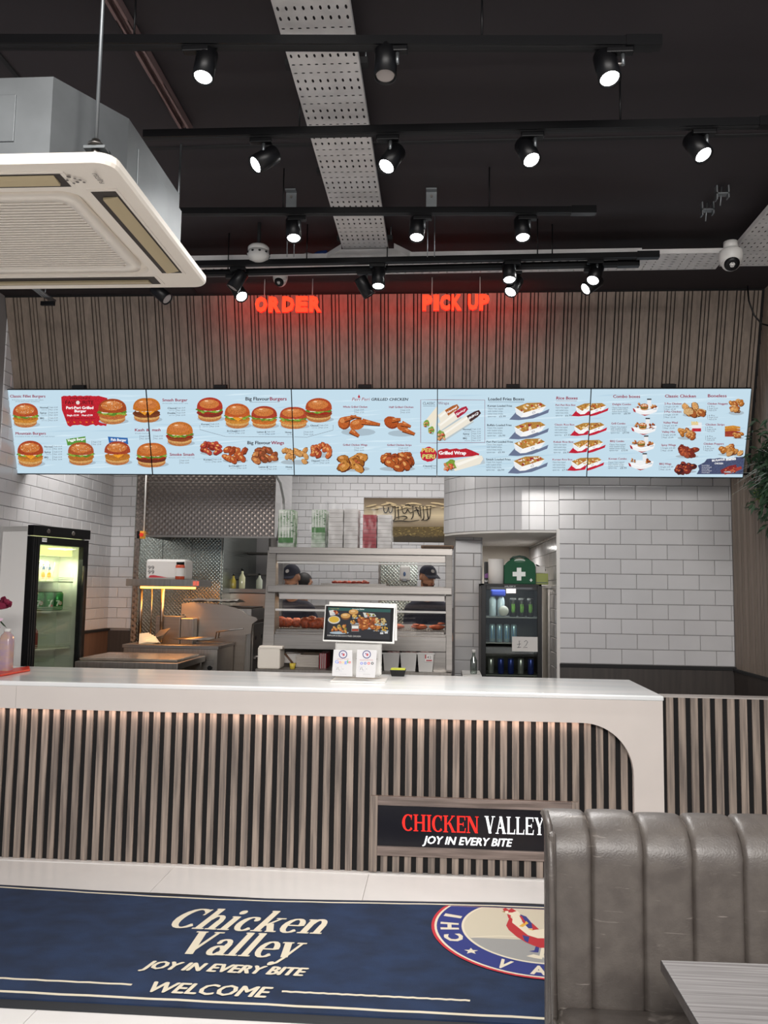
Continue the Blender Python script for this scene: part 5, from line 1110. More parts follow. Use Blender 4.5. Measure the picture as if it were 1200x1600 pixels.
# ---- stainless worktop and chip station at left
wkz = P(200, 1030, 6.7).z
wt_ = thing('prep_table', 'low stainless prep table with a film wrapped tray top, left behind the counter', 'table', (-2.6, 6.6, ZF))
xa, xb = P(120, 1030, 6.5).x, P(283, 1030, 6.5).x
M().box(xa+.02, xb, 6.42, 7.18, wkz-.05, wkz).build('top', steelv, wt_, bevel=.004)
for x in (xa+.03, xb-.06): 
    for y in (6.47, 7.10): M().box(x, x+.04, y, y+.04, ZF, wkz-.05).build('leg', steelv, wt_)
tag(M().box(xa+.02, xb-.03, 6.5, 7.1, wkz+.001, wkz+.022).build('wrapped_tray', mat('tan_wrap', 'a79b8e', .25, .7, noise=.3, ns=(9, 9, 9), bump=1), bevel=.006), 'shiny wrapped tray on the low prep table', 'tray')

YFY = 7.25
fy = thing('fry_station', 'stainless chip scuttle and fryer with a heated hopper behind the counter', 'fryer', (P(265, 1000, YFY).x, YFY, ZF))
zt_ = P(265, 1008, YFY).z; xa, xb = P(193, 1010, YFY).x, P(340, 1010, YFY).x
m = M().box(xa, xb, YFY, YFY+.57, ZF, zt_-.02); m.build('body', steelv, fy, bevel=.004)
m = M()
for a in ((xa-.01, xb+.01, YFY-.01, YFY+.10, zt_-.03, zt_), (xa-.01, xb+.01, YFY+.54, YFY+.57, zt_-.03, zt_), (xa-.01, xa+.05, YFY+.1, YFY+.54, zt_-.03, zt_), (xb-.05, xb+.01, YFY+.1, YFY+.54, zt_-.03, zt_)): m.box(*a)
m.build('rim', steel, fy, bevel=.003)
M().box(xb-.12, xb-.03, YFY-.004, YFY, zt_-.30, zt_-.12).build('control_panel', steel, fy); M().lathe([(.022, 0), (.02, .02)], (xb-.06, YFY-.004, zt_-.19), (0, -1, 0), 14).build('knob', black, fy)
hx0, hx1 = P(247, 985, YFY+.5).x, P(285, 985, YFY+.5).x; hz1 = P(265, 962, YFY+.5).z
M().box(hx0, hx1, YFY+.42, YFY+.58, zt_-.02, hz1).build('hopper', steel, fy, bevel=.004)
M().box(hx1, hx1+.12, YFY+.44, YFY+.57, zt_-.02, hz1-.02).build('hopper', steelv, fy, bevel=.004)
m = M(); bxa, bxb = P(275, 1000, YFY+.2).x, P(332, 1000, YFY+.2).x
for k in range(8): y = YFY+.12+k*.05; m = M().tube([(bxa, y, zt_+.045), (bxb, y, zt_+.045)], .004, 6); m.build('basket_wire', steel, fy)
M().tube([(bxb, YFY+.3, zt_+.05), (bxb+.03, YFY+.22, zt_+.11), (bxb+.30, YFY+.12, zt_+.15)], .006, 8).build('basket_handle', steel, fy)
M().tube([(bxb, YFY+.4, zt_+.05), (bxb+.03, YFY+.32, zt_+.11), (bxb+.30, YFY+.12, zt_+.15)], .006, 8).build('basket_handle', steel, fy)
for dx in (0, .12, .24):
    a = P(222, 900, YFY+.4).x+dx*.85; M().tube([(a, YFY+.4, zt_), (a, YFY+.4, P(240, 912, YFY+.4).z)], .016 if dx != .12 else .006, 12).build('lamp_post', steel, fy)
# heated gantry shelf
gz0, gz1 = P(240, 916, YFY+.2).z, P(240, 905, YFY+.2).z; gx0, gx1 = P(203, 910, YFY+.2).x, P(313, 910, YFY+.2).x
M().box(gx0, gx1, YFY+.10, YFY+.57, gz0, gz1).build('gantry_shelf', steelv, fy, bevel=.003)
for k in (0, 1): M().box(gx1-.005-.03*(1-k), gx1+.018-.03*(1-k)+.0, YFY+.090, YFY+.10, gz0+.01, gz1-.012).build('rocker_switch', mat('red_switch', 'd0604c', .3, emit=.5), fy)
M().box(gx0+.08, gx1-.1, YFY+.25, YFY+.4, gz0-.02, gz0-.002).build('heat_lamp', mat('orange_lamp', 'ff9a3c', emit=9), fy)
for (x_, y_, e_) in ((gx0+.3, YFY+.3, 12),):
    lg = bpy.data.lights.new('heat_lamp', 'AREA'); lg.size = .4; lg.energy = e_; lg.color = (1, .42, .10); lo = bpy.data.objects.new('heat_lamp', lg); COL.objects.link(lo); lo.location = (x_, y_, gz0-.04); lo.rotation_euler = (0, R(28), 0)
c = Vector((P(225, 1003, YFY+.05).x, YFY+.06, zt_))
t = thing('chip_scoop', 'pale paper bags and metal chip scoop on the fry station rim', 'scoop', c)
for k in range(4): M().add([c+Vector(q) for q in ((-.05+k*.02, 0, .003+k*.006), (.07+k*.02, .02, .004+k*.004), (.02+k*.02, .05, .10-k*.01), (-.06+k*.02, .03, .09-k*.012), (.0+k*.02, .06, .003), (.07+k*.02, .06, .003))], [(0, 1, 2, 3), (2, 1, 5), (3, 2, 5, 4), (0, 3, 4)]).build('paper_bag', mat('cream_paper', 'd9c6a4', .8), t)
M().add([c+Vector(q) for q in ((.06, .05, .05), (.16, .02, .08), (.20, .10, .14), (.09, .14, .12), (.12, .08, .02))], [(0, 1, 2, 3), (0, 4, 1), (1, 4, 2), (2, 4, 3)]).build('scoop_blade', steel, t)
# things on the gantry shelf
c = P(236, 904, YFY+.3); c.z = gz1
p1, p2 = P(230, 890, YFY+.3).x, P(275, 890, YFY+.3).x; zz = P(250, 874, YFY+.3).z
t = thing('foam_box', 'white takeaway packaging with red print on the fry station shelf', 'box', c)
o_ = M().box(p1, p2+.1, YFY+.26, YFY+.5, gz1, zz).build('box_body', cardw, t, bevel=.02)
pp = Painter(lambda x, y, l: P(x, y, YFY+.2585-.0004*l)); pp.text('99', 231, 890, 10, 6, '3c3838', .01); pp.text('99', 231, 897, 10, 6, '3c3838', .01); pp.poly([(232, 902.5), (262, 902.5), (240, 898.5), (234, 899)], 'b0303a'); pp.build('print', paint, t)
c = P(281, 904, YFY+.2); c.z = gz1; t = thing('sauce_jar', 'red spice jar with a black lid on the fry station shelf', 'jar', c)
M().lathe([(.038, 0), (.042, .008), (.042, .125), (.033, .135)], c, (0, 0, 1), 20).build('body', mat('spice_red', 'a8442a', .25), t); M().lathe([(.036, .135), (.036, .16)], c, (0, 0, 1), 20).build('lid', black, t)
M().lathe([(.0425, .03), (.0425, .105)], c, (0, 0, 1), 20, cap=False).build('label_band', cardw, t)

# ---- extraction hood, quilted backsplash
YH = 7.6; hxa, hxb = P(219, 790, YH).x, P(430, 790, YH).x; hz = P(325, 838, YH).z
hd = thing('extraction_hood', 'large extraction hood clad in quilted stainless steel', 'hood', ((hxa+hxb)/2, YH, hz))
M().box(hxa, hxb, YH, YH+.012, hz, 3.3).build('front_panel', quilts, hd)
M().box(hxb-.012, hxb, YH+.012, 8.44, hz, 3.3).build('side_panel', mat('pale_steel_panel', 'c8c8c8', .3, .6, noise=.1, ns=(2, 2, 30)), hd)
M().box(hxa, hxa+.012, YH+.012, 8.45, hz, 3.3).build('side_panel', steelv, hd)
M().box(hxa, hxb, YH-.008, YH+.02, hz-.012, hz+.006).build('lower_lip', steel, hd)
M().box(hxa, hxb, YH-.003, YH+.0, hz+.50, hz+.504).build('panel_seam', steelv, hd)
M().box(hxa+.02, hxb-.02, YH+.02, 8.44, hz+.28, hz+.30).build('filter_bank', mat('dark_steel', '4e4a47', .5, .7), hd)
for k in range(7): a = hxa+.05+k*(hxb-hxa-.1)/6.5; M().box(a, a+.03, YH+.25, YH+.85, hz+.24, hz+.28).build('filter', steelv, hd)
bs = thing('steel_backsplash', 'quilted stainless steel splashback panels behind the fryers', 'splashback', (-2.5, 8.46, ZF))
xs0 = P(207, 900, 8.46).x; xe = P(345, 900, 8.46).x; nb = 3
for k in range(nb):
    a, b = xs0+(xe-xs0)*k/nb, xs0+(xe-xs0)*(k+1)/nb; M().box(a+.003, b-.003, 8.455, 8.47, 1.0, 3.3).build('steel_panel', quilt2, bs)
M().box(xs0, xe, 8.472, 8.49, ZF, 3.35).build('backing', steelv, bs)
a = P(216, 850, 7.68); 
M().box(P(208, 900, 7.66).x, P(216, 900, 7.66).x, 7.66, 7.68, zt_, 3.3).build('edge_post', quilts, bs)
bs2 = thing('side_splashback', 'quilted steel splashback running back beside the grill', 'splashback', (xe, 9.2, 1.0)); M().box(xe-.005, xe+.008, 8.50, 10.05, ZF, 3.3).build('steel_panel', quilt2, bs2)
c = P(223, 836, 7.58); t = thing('stop_switch', 'yellow and red emergency stop switch by the hood', 'switch', c)
M().box(c.x-.045, c.x-.015, YH-.05, YH-.004, c.z-.035, c.z+.035).build('box', black, t); M().box(c.x-.015, c.x+.022, YH-.055, YH-.004, c.z-.035, c.z+.035).build('yellow_box', mat('yellow', 'd89a2c', .4), t); M().lathe([(.018, 0), (.018, .02)], (c.x+.005, YH-.055, c.z), (0, -1, 0), 14).build('button', red, t)
M().tube([(c.x+.01, YH-.02, c.z+.035), (c.x+.01, YH-.02, 3.3)], .008, 8).build('conduit', white, t)
# ---- grill and range line
YG = 7.85; gx0, gx1 = P(290, 990, YG).x, P(394, 990, YG).x
gr = thing('charcoal_grill', 'stainless charcoal grill with a curved side panel beside the fryer', 'grill', ((gx0+gx1)/2, YG, ZF))
zl_ = P(340, 941, YG).z; zb_ = P(340, 1050, YG).z
pl = [(290, 1050), (290, 960), (283, 960), (284, 943), (300, 941), (350, 945), (372, 951), (386, 961), (400, 965), (402, 969), (394, 975), (392, 990), (384, 992), (380, 1050)]
pts = [P(x, y, YG) for x, y in pl]
M().add(pts+[v+Vector((0, .03, 0)) for v in pts], [tuple(range(14)), tuple(range(27, 13, -1))]+[(i, (i+1) % 14, 14+(i+1) % 14, 14+i) for i in range(14)]).build('side_panel', mat('warm_steel', 'a0968c', .3, .95, noise=.06, ns=(2, 2, 40)), gr)
M().box(gx0, gx1-.02, YG+.03, YG+.58, ZF, zl_-.06).build('body', steelv, gr)
for k in range(8): M().tube([(gx0+.03, YG+.08+k*.065, zl_-.05), (gx1-.02, YG+.08+k*.065, zl_-.05)], .007, 6).build('grill_bar', mat('burnt_iron', '2a2019', .6, .5), gr)
m = M(); rg = random.Random(8); vs = []; nf = 14
for i in range(nf):
    for j in range(6): vs.append((gx0-.05+i*.04, YG+.06+j*.08+rg.uniform(-.02, .02), zl_+.01+.06*math.sin(j)*.3+rg.uniform(-.006, .008)))
m.add(vs, [(i*6+j, i*6+j+1, i*6+7+j, i*6+6+j) for i in range(nf-1) for j in range(5)]).build('foil', mat('crumpled_foil', 'd0ccc6', .5, .6, bump=.6, bs=60), gr)
# splash box behind grill with bottles on top
YB2 = 8.85; t = thing('griddle_hood', 'stainless splash box behind the charcoal grill', 'splash guard', (P(370, 940, YB2).x, YB2, 1.7))
Bx(347, 927, 415, 951, YB2, .3).build('box', mat('warm_steel', ''), t, bevel=.004); Bx(349, 920, 418, 926, YB2-.05, .4).build('top_shelf', steel, t)
zz = P(370, 951, YB2).z; M().box(P(350, 940, YB2).x, P(380, 940, YB2).x, YB2+.05, YB2+.35, ZF, zz).build('support', steelv, t)
zs_ = P(380, 920, YB2).z
for k, (x, h, mt_, lb) in enumerate(((354, .05, steel, 'small steel pot on the shelf behind the grill'), (364, .16, mat('oil', 'b9a64a', .2), 'oil bottle with a dark cap standing left on the grill shelf'), (378, .22, mat('clear_oil', 'cfcfa8', .15), 'tallest oil bottle on the grill shelf'), (405, .17, mat('pale_oil', 'b8bfae', .15), 'pale bottle at the right of the grill shelf'))):
    c = Vector((P(x, 920, YB2+.1).x, YB2+.1, zs_)); 
    if k == 0: t = thing('steel_pot', lb, 'pot', c); M().lathe([(.06, 0), (.075, .11), (.07, .11), (.055, .01)], c, (0, 0, 1), 18).build('pot_body', mt_, t); M().tube([c+Vector((.07, 0, .09)), c+Vector((.13, 0, .10))], .008, 8).build('handle', black, t)
    else: t = thing('oil_bottle', lb, 'bottle', c); M().lathe([(.032, 0), (.034, .01), (.034, h*.55), (.012, h*.75), (.012, h*.9)], c, (0, 0, 1), 16).build('body', mt_, t); M().lathe([(.015, h*.88), (.015, h)], c, (0, 0, 1), 12).build('cap', black, t)
# cooker with knobs facing right
xk = P(398, 1000, 8.2).x; ck = thing('gas_cooker', 'dark gas cooker with a row of knobs, between the grill and the hot cabinet', 'cooker', (xk-.2, 8.6, ZF))
zc_ = P(400, 972, 8.3).z
M().box(gx1-.01, xk, 7.95, 9.7, ZF, zc_).build('body', steelv, ck, bevel=.004); M().box(gx1-.01, xk, 7.95, 9.7, zc_, zc_+.03).build('hob', mat('burnt_iron', ''), ck)
for z0_, z1_ in ((zc_-.22, zc_-.06),): M().box(xk, xk+.015, 7.95, 9.6, z0_, z1_).build('knob_panel', mat('blue_black_panel', '1c1e28', .3), ck)
for k in range(6): M().lathe([(.026, 0), (.022, .03)], (xk+.015, 8.05+k*.27, zc_-.14), (1, 0, 0), 14).build('knob', black, ck)
for k in range(2):
    M().box(xk, xk+.01, 7.97+k*.85, 8.75+k*.85, zc_-.75, zc_-.27).build('oven_door', mat('dark_steel', ''), ck); M().tube([(xk+.05, 8.0+k*.85, zc_-.33), (xk+.05, 8.72+k*.85, zc_-.33)], .011, 8).build('door_handle', steel, ck)
# rear dark zone: shelves and extractor underside
t = thing('rear_shelf', 'dark steel shelf unit far behind the grill', 'shelf', (-1.9, 9.9, 1.2))
xs_, xe_ = P(357, 900, 9.7).x, P(425, 900, 9.7).x
for z in (1.6, 1.85, 2.1): M().box(xs_, xe_, 9.6, 9.95, z, z+.02).build('shelf_board', mat('dark_steel', ''), t)
for x in (xs_, xe_-.03): M().box(x, x+.03, 9.6, 9.95, ZF, 2.3).build('upright', steelv, t)
q = Bx(353, 888, 362, 903, 9.55, .05); tag(q.build('wall_socket', white), 'white square socket plate far behind the grill', 'socket')
q = Bx(364, 887, 372, 903, 9.5, .06); tag(q.build('red_packet', red, bevel=.004), 'red packet standing far behind the grill bottles', 'packet')
# cable by the hood
q = [P(x, y, 7.35) for x, y in ((430, 690), (430, 741), (438, 755), (443, 780), (444, 810), (436, 825), (433, 845))]
tag(M().tube(q, .011, 8).build('drooping_cable', mat('grey_cable', '5a5a58', .5)), 'grey cable drooping between the hood and the hot cabinet', 'cable')

# ---- hot food display cabinet
Y1, Y2, YR = 6.98, 6.86, 7.55
hc = thing('hot_food_cabinet', 'two tier stainless hot food display cabinet behind the service counter', 'display cabinet', (P(562, 1050, Y1).x, Y1, 1.0))
def cbx(x0, y0, x1, y1, Y, d, nm, mt_, bev=.002): return Bx(x0, y0, x1, y1, Y, d).build(nm, mt_, hc, bevel=bev)
wz = P(560, 1046, Y2).z
cbx(420, 856, 707, 866, Y1-.04, YR-Y1+.08, 'top_panel', steel); cbx(432, 866, 697, 878, Y1, .03, 'upper_fascia', steel)
cbx(433, 879, 697, 881.5, Y1-.012, .02, 'light_rail', white); cbx(418, 916.5, 706, 927, Y2-.02, .05, 'middle_rail', steel)
cbx(436, 927, 695, 938, Y2+.05, .03, 'lower_fascia', mat('dull_steel', 'a8a4a1', .5, .7)); cbx(430, 953, 697, 956.5, Y2-.005, .02, 'light_rail', white)
cbx(428, 993, 697, 1016, Y2-.05, .05, 'base_fascia', steel)
def shelf_at(y, Y, nm):
    z = P(560, y, Y).z; a, b = P(430, y, Y).x, P(698, y, Y).x; M().box(a, b, Y, YR, z-.02, z).build(nm, steel, hc); return z
za = shelf_at(915, Y1, 'upper_deck'); zbk = shelf_at(989, Y2, 'lower_deck'); zcc = P(560, 1016, Y2).z
zm = P(560, 930, Y2).z
M().box(P(434, 945, Y1).x, P(697, 945, Y1).x, Y1+.1, YR, zm-.03, zm).build('middle_deck', steel, hc)
for (xl, xr, nm) in ((419, 432, 'side_panel'), (696, 707, 'side_panel')):
    zT = P(560, 862, Y1).z; L_ = xl < 500
    top_ = [P(xl, 862, Y1).x, P(xr, 862, Y1).x]; bot = [P(xl-(9 if L_ else -1), 1016, Y2-.05).x, P(xr-(4 if L_ else 0), 1016, Y2-.05).x]
    zB = P(560, 1044, Y2).z if not L_ else zcc
    m = M().add([(top_[0], Y1-.02, zT), (top_[1], Y1-.02, zT), (bot[1], Y2-.06, zB), (bot[0], Y2-.06, zB), (top_[0], Y1+.07, zT), (top_[1], Y1+.07, zT), (bot[1], Y1+.07, zB), (bot[0], Y1+.07, zB)],
        [(0, 1, 2, 3), (4, 7, 6, 5), (0, 3, 7, 4), (1, 5, 6, 2), (0, 4, 5, 1), (3, 2, 6, 7)]); m.build('front_post', mat('satin_steel', '8a8682', .55, .85, noise=.15, ns=(2, 2, 60)), hc, bevel=.003)
    ra, rb = (top_[0], top_[0]+.03) if L_ else (top_[1]-.03, top_[1]); m = M().add([(ra, YR-.06, zT), (rb, YR-.06, zT), (rb, YR-.06, wz), (ra, YR-.06, wz), (ra, YR, zT), (rb, YR, zT), (rb, YR, wz), (ra, YR, wz)],
        [(0, 1, 2, 3), (4, 7, 6, 5), (0, 3, 7, 4), (1, 5, 6, 2), (0, 4, 5, 1), (3, 2, 6, 7)]); m.build('rear_post', steel, hc)
def pane(x0, y0, x1, y1, Ya, Yb, nm):
    a, b = P(x0, y0, Ya), P(x1, y0, Ya); c, d = P(x1, y1, Yb), P(x0, y1, Yb); a.z = b.z = (a.z+b.z)/2; c.z = d.z = (c.z+d.z)/2
    n_ = Vector((0, .004, 0)); M().add([a, b, c, d, a+n_, b+n_, c+n_, d+n_], [(0, 1, 2, 3), (7, 6, 5, 4), (0, 4, 5, 1), (1, 5, 6, 2), (2, 6, 7, 3), (3, 7, 4, 0)]).build(nm, glass, hc)
pane(434, 881, 696, 915, Y1+.012, Y1-.03, 'front_glass'); pane(430, 957, 697, 991, Y2+.02, Y2-.03, 'front_glass'); pane(434, 938, 696, 952, Y2+.0, Y2+.045, 'front_glass')
M().box(P(434, 950, Y1+.2).x, P(696, 950, Y1+.2).x, YR-.02, YR-.012, zbk, zbk+.05).build('rear_rail', steel, hc)
for (x0, x1, z_) in ((440, 690, zT-.10), (440, 690, zm-.045)):
    pass
gl_ = mat('warm_tube', 'ffc890', emit=5)
M().box(P(450, 880, Y1+.25).x, P(685, 880, Y1+.25).x, Y1+.2, Y1+.23, P(560, 877, Y1+.2).z, P(560, 875, Y1+.2).z).build('heat_tube', gl_, hc)
M().box(P(450, 880, Y1+.25).x, P(685, 880, Y1+.25).x, Y1+.2, Y1+.23, zm-.045, zm-.035).build('heat_tube', gl_, hc)
for z_ in (P(560, 879, Y1+.2).z, zm-.05):
    lg = bpy.data.lights.new('cabinet_lamp', 'AREA'); lg.shape = 'RECTANGLE'; lg.size = 1.3; lg.size_y = .06; lg.energy = 4.5; lg.color = (1, .82, .62)
    lo = bpy.data.objects.new('cabinet_lamp', lg); COL.objects.link(lo); lo.location = (P(562, 880, Y1+.2).x, Y1+.25, z_)
# back counter under it
bc = thing('back_counter', 'stainless back counter carrying the hot cabinet', 'counter', (-.7, 7.0, ZF))
M().box(P(402, 1048, 6.8).x, P(706, 1048, 6.8).x, 6.72, YR+.05, wz-.04, wz).build('top', steelv, bc, bevel=.004)
M().box(P(405, 1048, 6.8).x, P(704, 1048, 6.8).x, 6.78, YR, ZF, wz-.04).build('base_cabinet', steelv, bc)
M().box(P(677, 1030, 6.9).x, P(706, 1030, 6.9).x, 6.84, 6.88, wz, zcc).build('end_panel', steel, hc)
M().box(P(438, 1030, 7.4).x, P(700, 1030, 7.4).x, 7.40, 7.42, wz, zcc-.01).build('rear_panel', mat('dark_steel', ''), hc)
# food
fried = mat('fried_chicken', 'a8481e', .55, noise=.55, ns=(60, 60, 60), bump=1, bs=90)
tikka = mat('red_chicken', '9c2a1c', .5, noise=.5, ns=(60, 60, 60), bump=1, bs=90)
def piece(x, Y, z, r, mt_, label, seed, g, tall=.7):
    rg = random.Random(seed); m = M(); c = Vector((P(x, 950, Y).x, Y, z+r*tall*.9)); m.ell(c, r*1.15, r, r*tall, 14)
    for v in m.v: v += (v-c)*rg.uniform(-.10, .14)
    k = Vector((rg.uniform(-1, 1), rg.uniform(-.5, .2), .25)).normalized(); m.ell(c+k*r*.8, r*.55, r*.5, r*.45*tall, 10)
    return tag(m.build('chicken_piece', mt_), label, 'food', g)
tz = za+.012
def tray_(x0, x1, Ya, Yb, z, label, wires=0):
    a, b = P(x0, 950, Ya).x, P(x1, 950, Ya).x; t = thing('food_tray', label, 'tray', ((a+b)/2, Ya, z))
    M().box(a, b, Ya, Yb, z, z+.006).build('base', steel, t); 
    for q in ((a-.008, b+.008, Ya-.01, Ya, z, z+.016), (a-.008, b+.008, Yb, Yb+.01, z, z+.016), (a-.01, a, Ya, Yb, z, z+.016), (b, b+.01, Ya, Yb, z, z+.016)): M().box(*q).build('rim', steel, t)
    for k in range(wires): x = a+(b-a)*(k+.5)/wires; M().tube([(x, Ya, z+.022), (x, Yb, z+.022)], .0025, 5).build('rack_wire', steel, t)
tray_(502, 601, Y1+.05, Y1+.4, za+.001, 'thin steel tray of red chicken on the upper deck')
i = 0
for x, Y in ((523, .08), (530, .16), (538, .10), (545, .2), (553, .12), (560, .1), (568, .18), (571, .08)):
    i += 1; piece(x, Y1+Y+.02, za+.008, .024, tikka, 'small red chicken piece on the thin upper tray, %s from the left' % ORD[i-1], i, 'red chicken pieces on the upper tray')
tray_(432, 512, Y2+.06, Y2+.5, zbk+.001, 'wire rack tray of fried chicken at the left of the lower deck', 20)
tray_(612, 692, Y2+.06, Y2+.5, zbk+.001, 'wire rack tray with two fillets at the right of the lower deck', 22)
for x, Y, r in ((479, .14, .052), (488, .20, .055), (497, .12, .05), (505, .18, .05), (464, .3, .045), (450, .28, .045), (440, .3, .05), (491, .1, .045), (508, .12, .03)):
    i += 1; piece(x, Y2+Y+.02, zbk+.026, r, fried, 'brown fried chicken portion in the left lower heap, %s counted from the left' % ORD[sorted((479, 488, 497, 505, 464, 450, 440, 491, 508)).index(x)], i, 'fried chicken heap on the lower deck', .9)
for x, lb in ((656, 'flat orange breaded fillet, left on the right hand rack'), (683, 'flat orange breaded fillet, right on the right hand rack'), (620, 'flat orange breaded fillet partly behind the till screen')):
    i += 1; piece(x, Y2+.30, zbk+.026, .06, mat('breaded', 'b8501c', .55, noise=.4, ns=(60, 60, 60), bump=1, bs=90), lb, i, None, .35)
# wrapped stacks and picture on top
ztp = P(560, 856, Y1).z+.001
def stack(x0, y0, x1, cols, label, Y=7.06, printf=None):
    zt_ = P((x0+x1)/2, y0, Y).z; a, b = P(x0, 830, Y).x, P(x1, 830, Y).x; t = thing('packaging_stack', label, 'packaging', ((a+b)/2, Y, ztp)); n = len(cols)
    for k, c_ in enumerate(cols):
        u0, u1 = a+(b-a)*k/n+.004, a+(b-a)*(k+1)/n-.004; nb_ = 9
        for j in range(nb_): M().box(u0+.001*(j % 2), u1-.001*((j+1) % 2), Y, Y+.2, ztp+(zt_-ztp)*j/nb_, ztp+(zt_-ztp)*(j+1)/nb_-.002).build('carton', c_, t)
    if printf:
        p_ = Painter(lambda x, y, l: P(x, y, Y-.0006-.0001*l)); printf(p_); p_.build('print', paint, t)
    rg = random.Random(int(x0)); m = M(); n = 14; e = .018; xs = [a-e+(b-a+2*e)*i/n for i in range(n+1)]; rows = 10
    vs = []
    for j in range(rows+1):
        for x in xs: vs.append((x+rg.uniform(-.004, .004), Y-.014+rg.uniform(-.007, .005), ztp+(zt_-ztp+.045)*j/rows+(rg.uniform(0, .03) if j == rows else 0)))
    m.add(vs, [(j*(n+1)+i, j*(n+1)+i+1, (j+1)*(n+1)+i+1, (j+1)*(n+1)+i) for j in range(rows) for i in range(n)], True); m.build('plastic_wrap', plast, t)
    return t
gc = mat('green_carton', '3f7a37', .5, noise=.3, ns=(9, 9, 9), col2='dfe4da'); wc_ = mat('white_carton', 'cfcbc8', .6); rc = mat('red_carton', 'a3202f', .5)
def pg(x0, x1, y0, y1):
    def f(p):
        rg = random.Random(2)
        for k in range(5): xx = x0+(x1-x0)*(k+.5)/5; p.rect(xx-.7, y0, xx+.7, y1, 'e4e6e0')
        for _ in range(30): xx, yy = rg.uniform(x0, x1), rg.uniform(y0, y1); p.rect(xx, yy, xx+rg.uniform(1, 3), yy+1.2, rg.choice(['e4e6e0', '2c5e2a']))
        p.rect(x0, y1-8, x1, y1, '3f7a37')
    return f
stack(434, 796, 459, [gc], 'wrapped stack of green striped cartons nearest the hood, on the hot cabinet', printf=pg(435, 458, 798, 848))
stack(486, 796, 509, [gc], 'wrapped stack of green cartons with a solid green band', printf=pg(487, 508, 797, 832))
stack(513, 795, 560, [wc_, wc_], 'wide wrapped double stack of plain white cartons')
stack(566, 804, 612, [rc, wc_], 'wrapped stack of red cartons beside white cartons')
c = P(683, 852, 7.1); t = thing('card_wallet', 'flat brown wooden tray lying at the right end of the hot cabinet', 'tray', (c.x, 7.1, ztp)); a, b = P(658, 850, 7.05).x, P(709, 850, 7.05).x
M().box(a, b, 7.0, 7.35, ztp, ztp+.03).build('body', mat('brown_wood', '6b5038', .5, noise=.3, ns=(4, 30, 30)), t, bevel=.01); M().box(a+.02, b-.02, 6.994, 7.0, ztp+.008, ztp+.020).build('groove', mat('dark_wood', '3c2a1c', .6), t)
# calligraphy canvas on the far wall side
YP = 9.2; cv = thing('wall_canvas', 'sepia landscape canvas with black Arabic calligraphy above the hot cabinet', 'picture', P(636, 848, YP)); Bx(568, 778, 703, 847, YP, .04).build('canvas', mat('canvas_edge', '3c332c', .7), cv)
p = Painter(lambda x, y, l: P(x, y, YP-.001-.00003*l))
for k in range(16):
    y0, y1 = 778.5+k*2.8, 778.5+(k+1)*2.8; t_ = k/15; c_ = [int(a*(1-abs(t_-.62)*1.3)+b*abs(t_-.62)*1.3) for a, b in zip((222, 205, 170), (70, 55, 42))]; p.rect(568.5, y0, 702.5, y1, '%02x%02x%02x' % tuple(max(0, q) for q in c_))
p.rect(568.5, 823, 702.5, 846.5, '6b5a34'); rg = random.Random(3)
for k in range(120): x, y = rg.uniform(569, 700), rg.uniform(824, 836); p.ell(x, y, 1.6, .7, rg.choice(['8a7440', 'b09a5c', '54461f', 'a08a50']), 6)
for k in range(70): x = 569+k*1.9; p.rect(x, 835+3*abs(math.sin(k*.09))+rg.uniform(0, 2), x+1.1, 846.5, '1e1a15')
for k in range(16): p.ell(580+k*7.8, 790+4*math.sin(k*1.3), 9, 1.3, 'c9b48c', 10, rg.uniform(-.3, .3))
ink = '17120f'
for pts in ([(599, 791), (600, 799), (604, 801), (607, 792)], [(607, 792), (608, 800), (612, 800), (614, 790)], [(617, 790), (618, 812), (612, 813)], [(622, 791), (623, 811)], [(628, 792), (630, 802), (635, 800), (637, 793), (640, 801), (645, 799)], [(645, 790), (646, 806), (642, 811)], [(650, 792), (656, 806)], [(656, 790), (658, 809)], [(661, 790), (663, 810), (658, 813)], [(667, 791), (669, 811)], [(673, 790), (672, 808), (666, 813), (660, 812)], [(600, 812), (612, 815), (626, 813), (640, 815), (655, 812)], [(620, 808), (630, 805), (638, 808), (630, 812)], [(648, 797), (652, 795), (655, 798)], [(634, 788), (638, 786), (641, 789)]):
    pts = [(x, y*.96+33) for x, y in pts]; o_p = pts
    for _ in range(2): pts = [pts[0]]+[q for a, b in zip(pts, pts[1:]) for q in ((a[0]*.75+b[0]*.25, a[1]*.75+b[1]*.25), (a[0]*.25+b[0]*.75, a[1]*.25+b[1]*.75))]+[pts[-1]]
    p.line(pts, [1.7-1.0*abs(2*i/len(pts)-1) for i in range(len(pts))], ink); pts = o_p; p.ell(pts[0][0], pts[0][1], 1.2, 1.0, ink, 8)
p.build('painting', paint, cv)

# ---- soap dispenser and steel panel behind, seen through the cabinet glass
t = thing('soap_dispenser', 'white wall soap dispenser with a blue window, seen through the hot cabinet', 'dispenser', P(632, 905, 9.0))
pn = thing('steel_wall_panel', 'quilted steel wall panel behind the soap dispenser', 'panel', P(632, 990, 9.05)); Bx(594, 870, 652, 1000, 9.05, .02).build('panel', quilt2, pn); Bx(591, 870, 594, 1000, 9.04, .04).build('edge_trim', steel, pn)
M().box(P(600, 950, 9.07).x, P(650, 950, 9.07).x, 9.07, 9.12, ZF, P(620, 999, 9.05).z).build('support', steelv, pn)
Bx(624, 884, 641, 907, 8.98, .07).build('body', white, t, bevel=.02); q = P(632, 897, 8.975); M().ell(q, .014, .006, .026, 10).build('window', mat('blue_window', '1e4f86', .2), t); Bx(629, 904, 635, 908, 8.95, .05).build('lever', mat('grey_lever', '9aa0a4', .4), t)

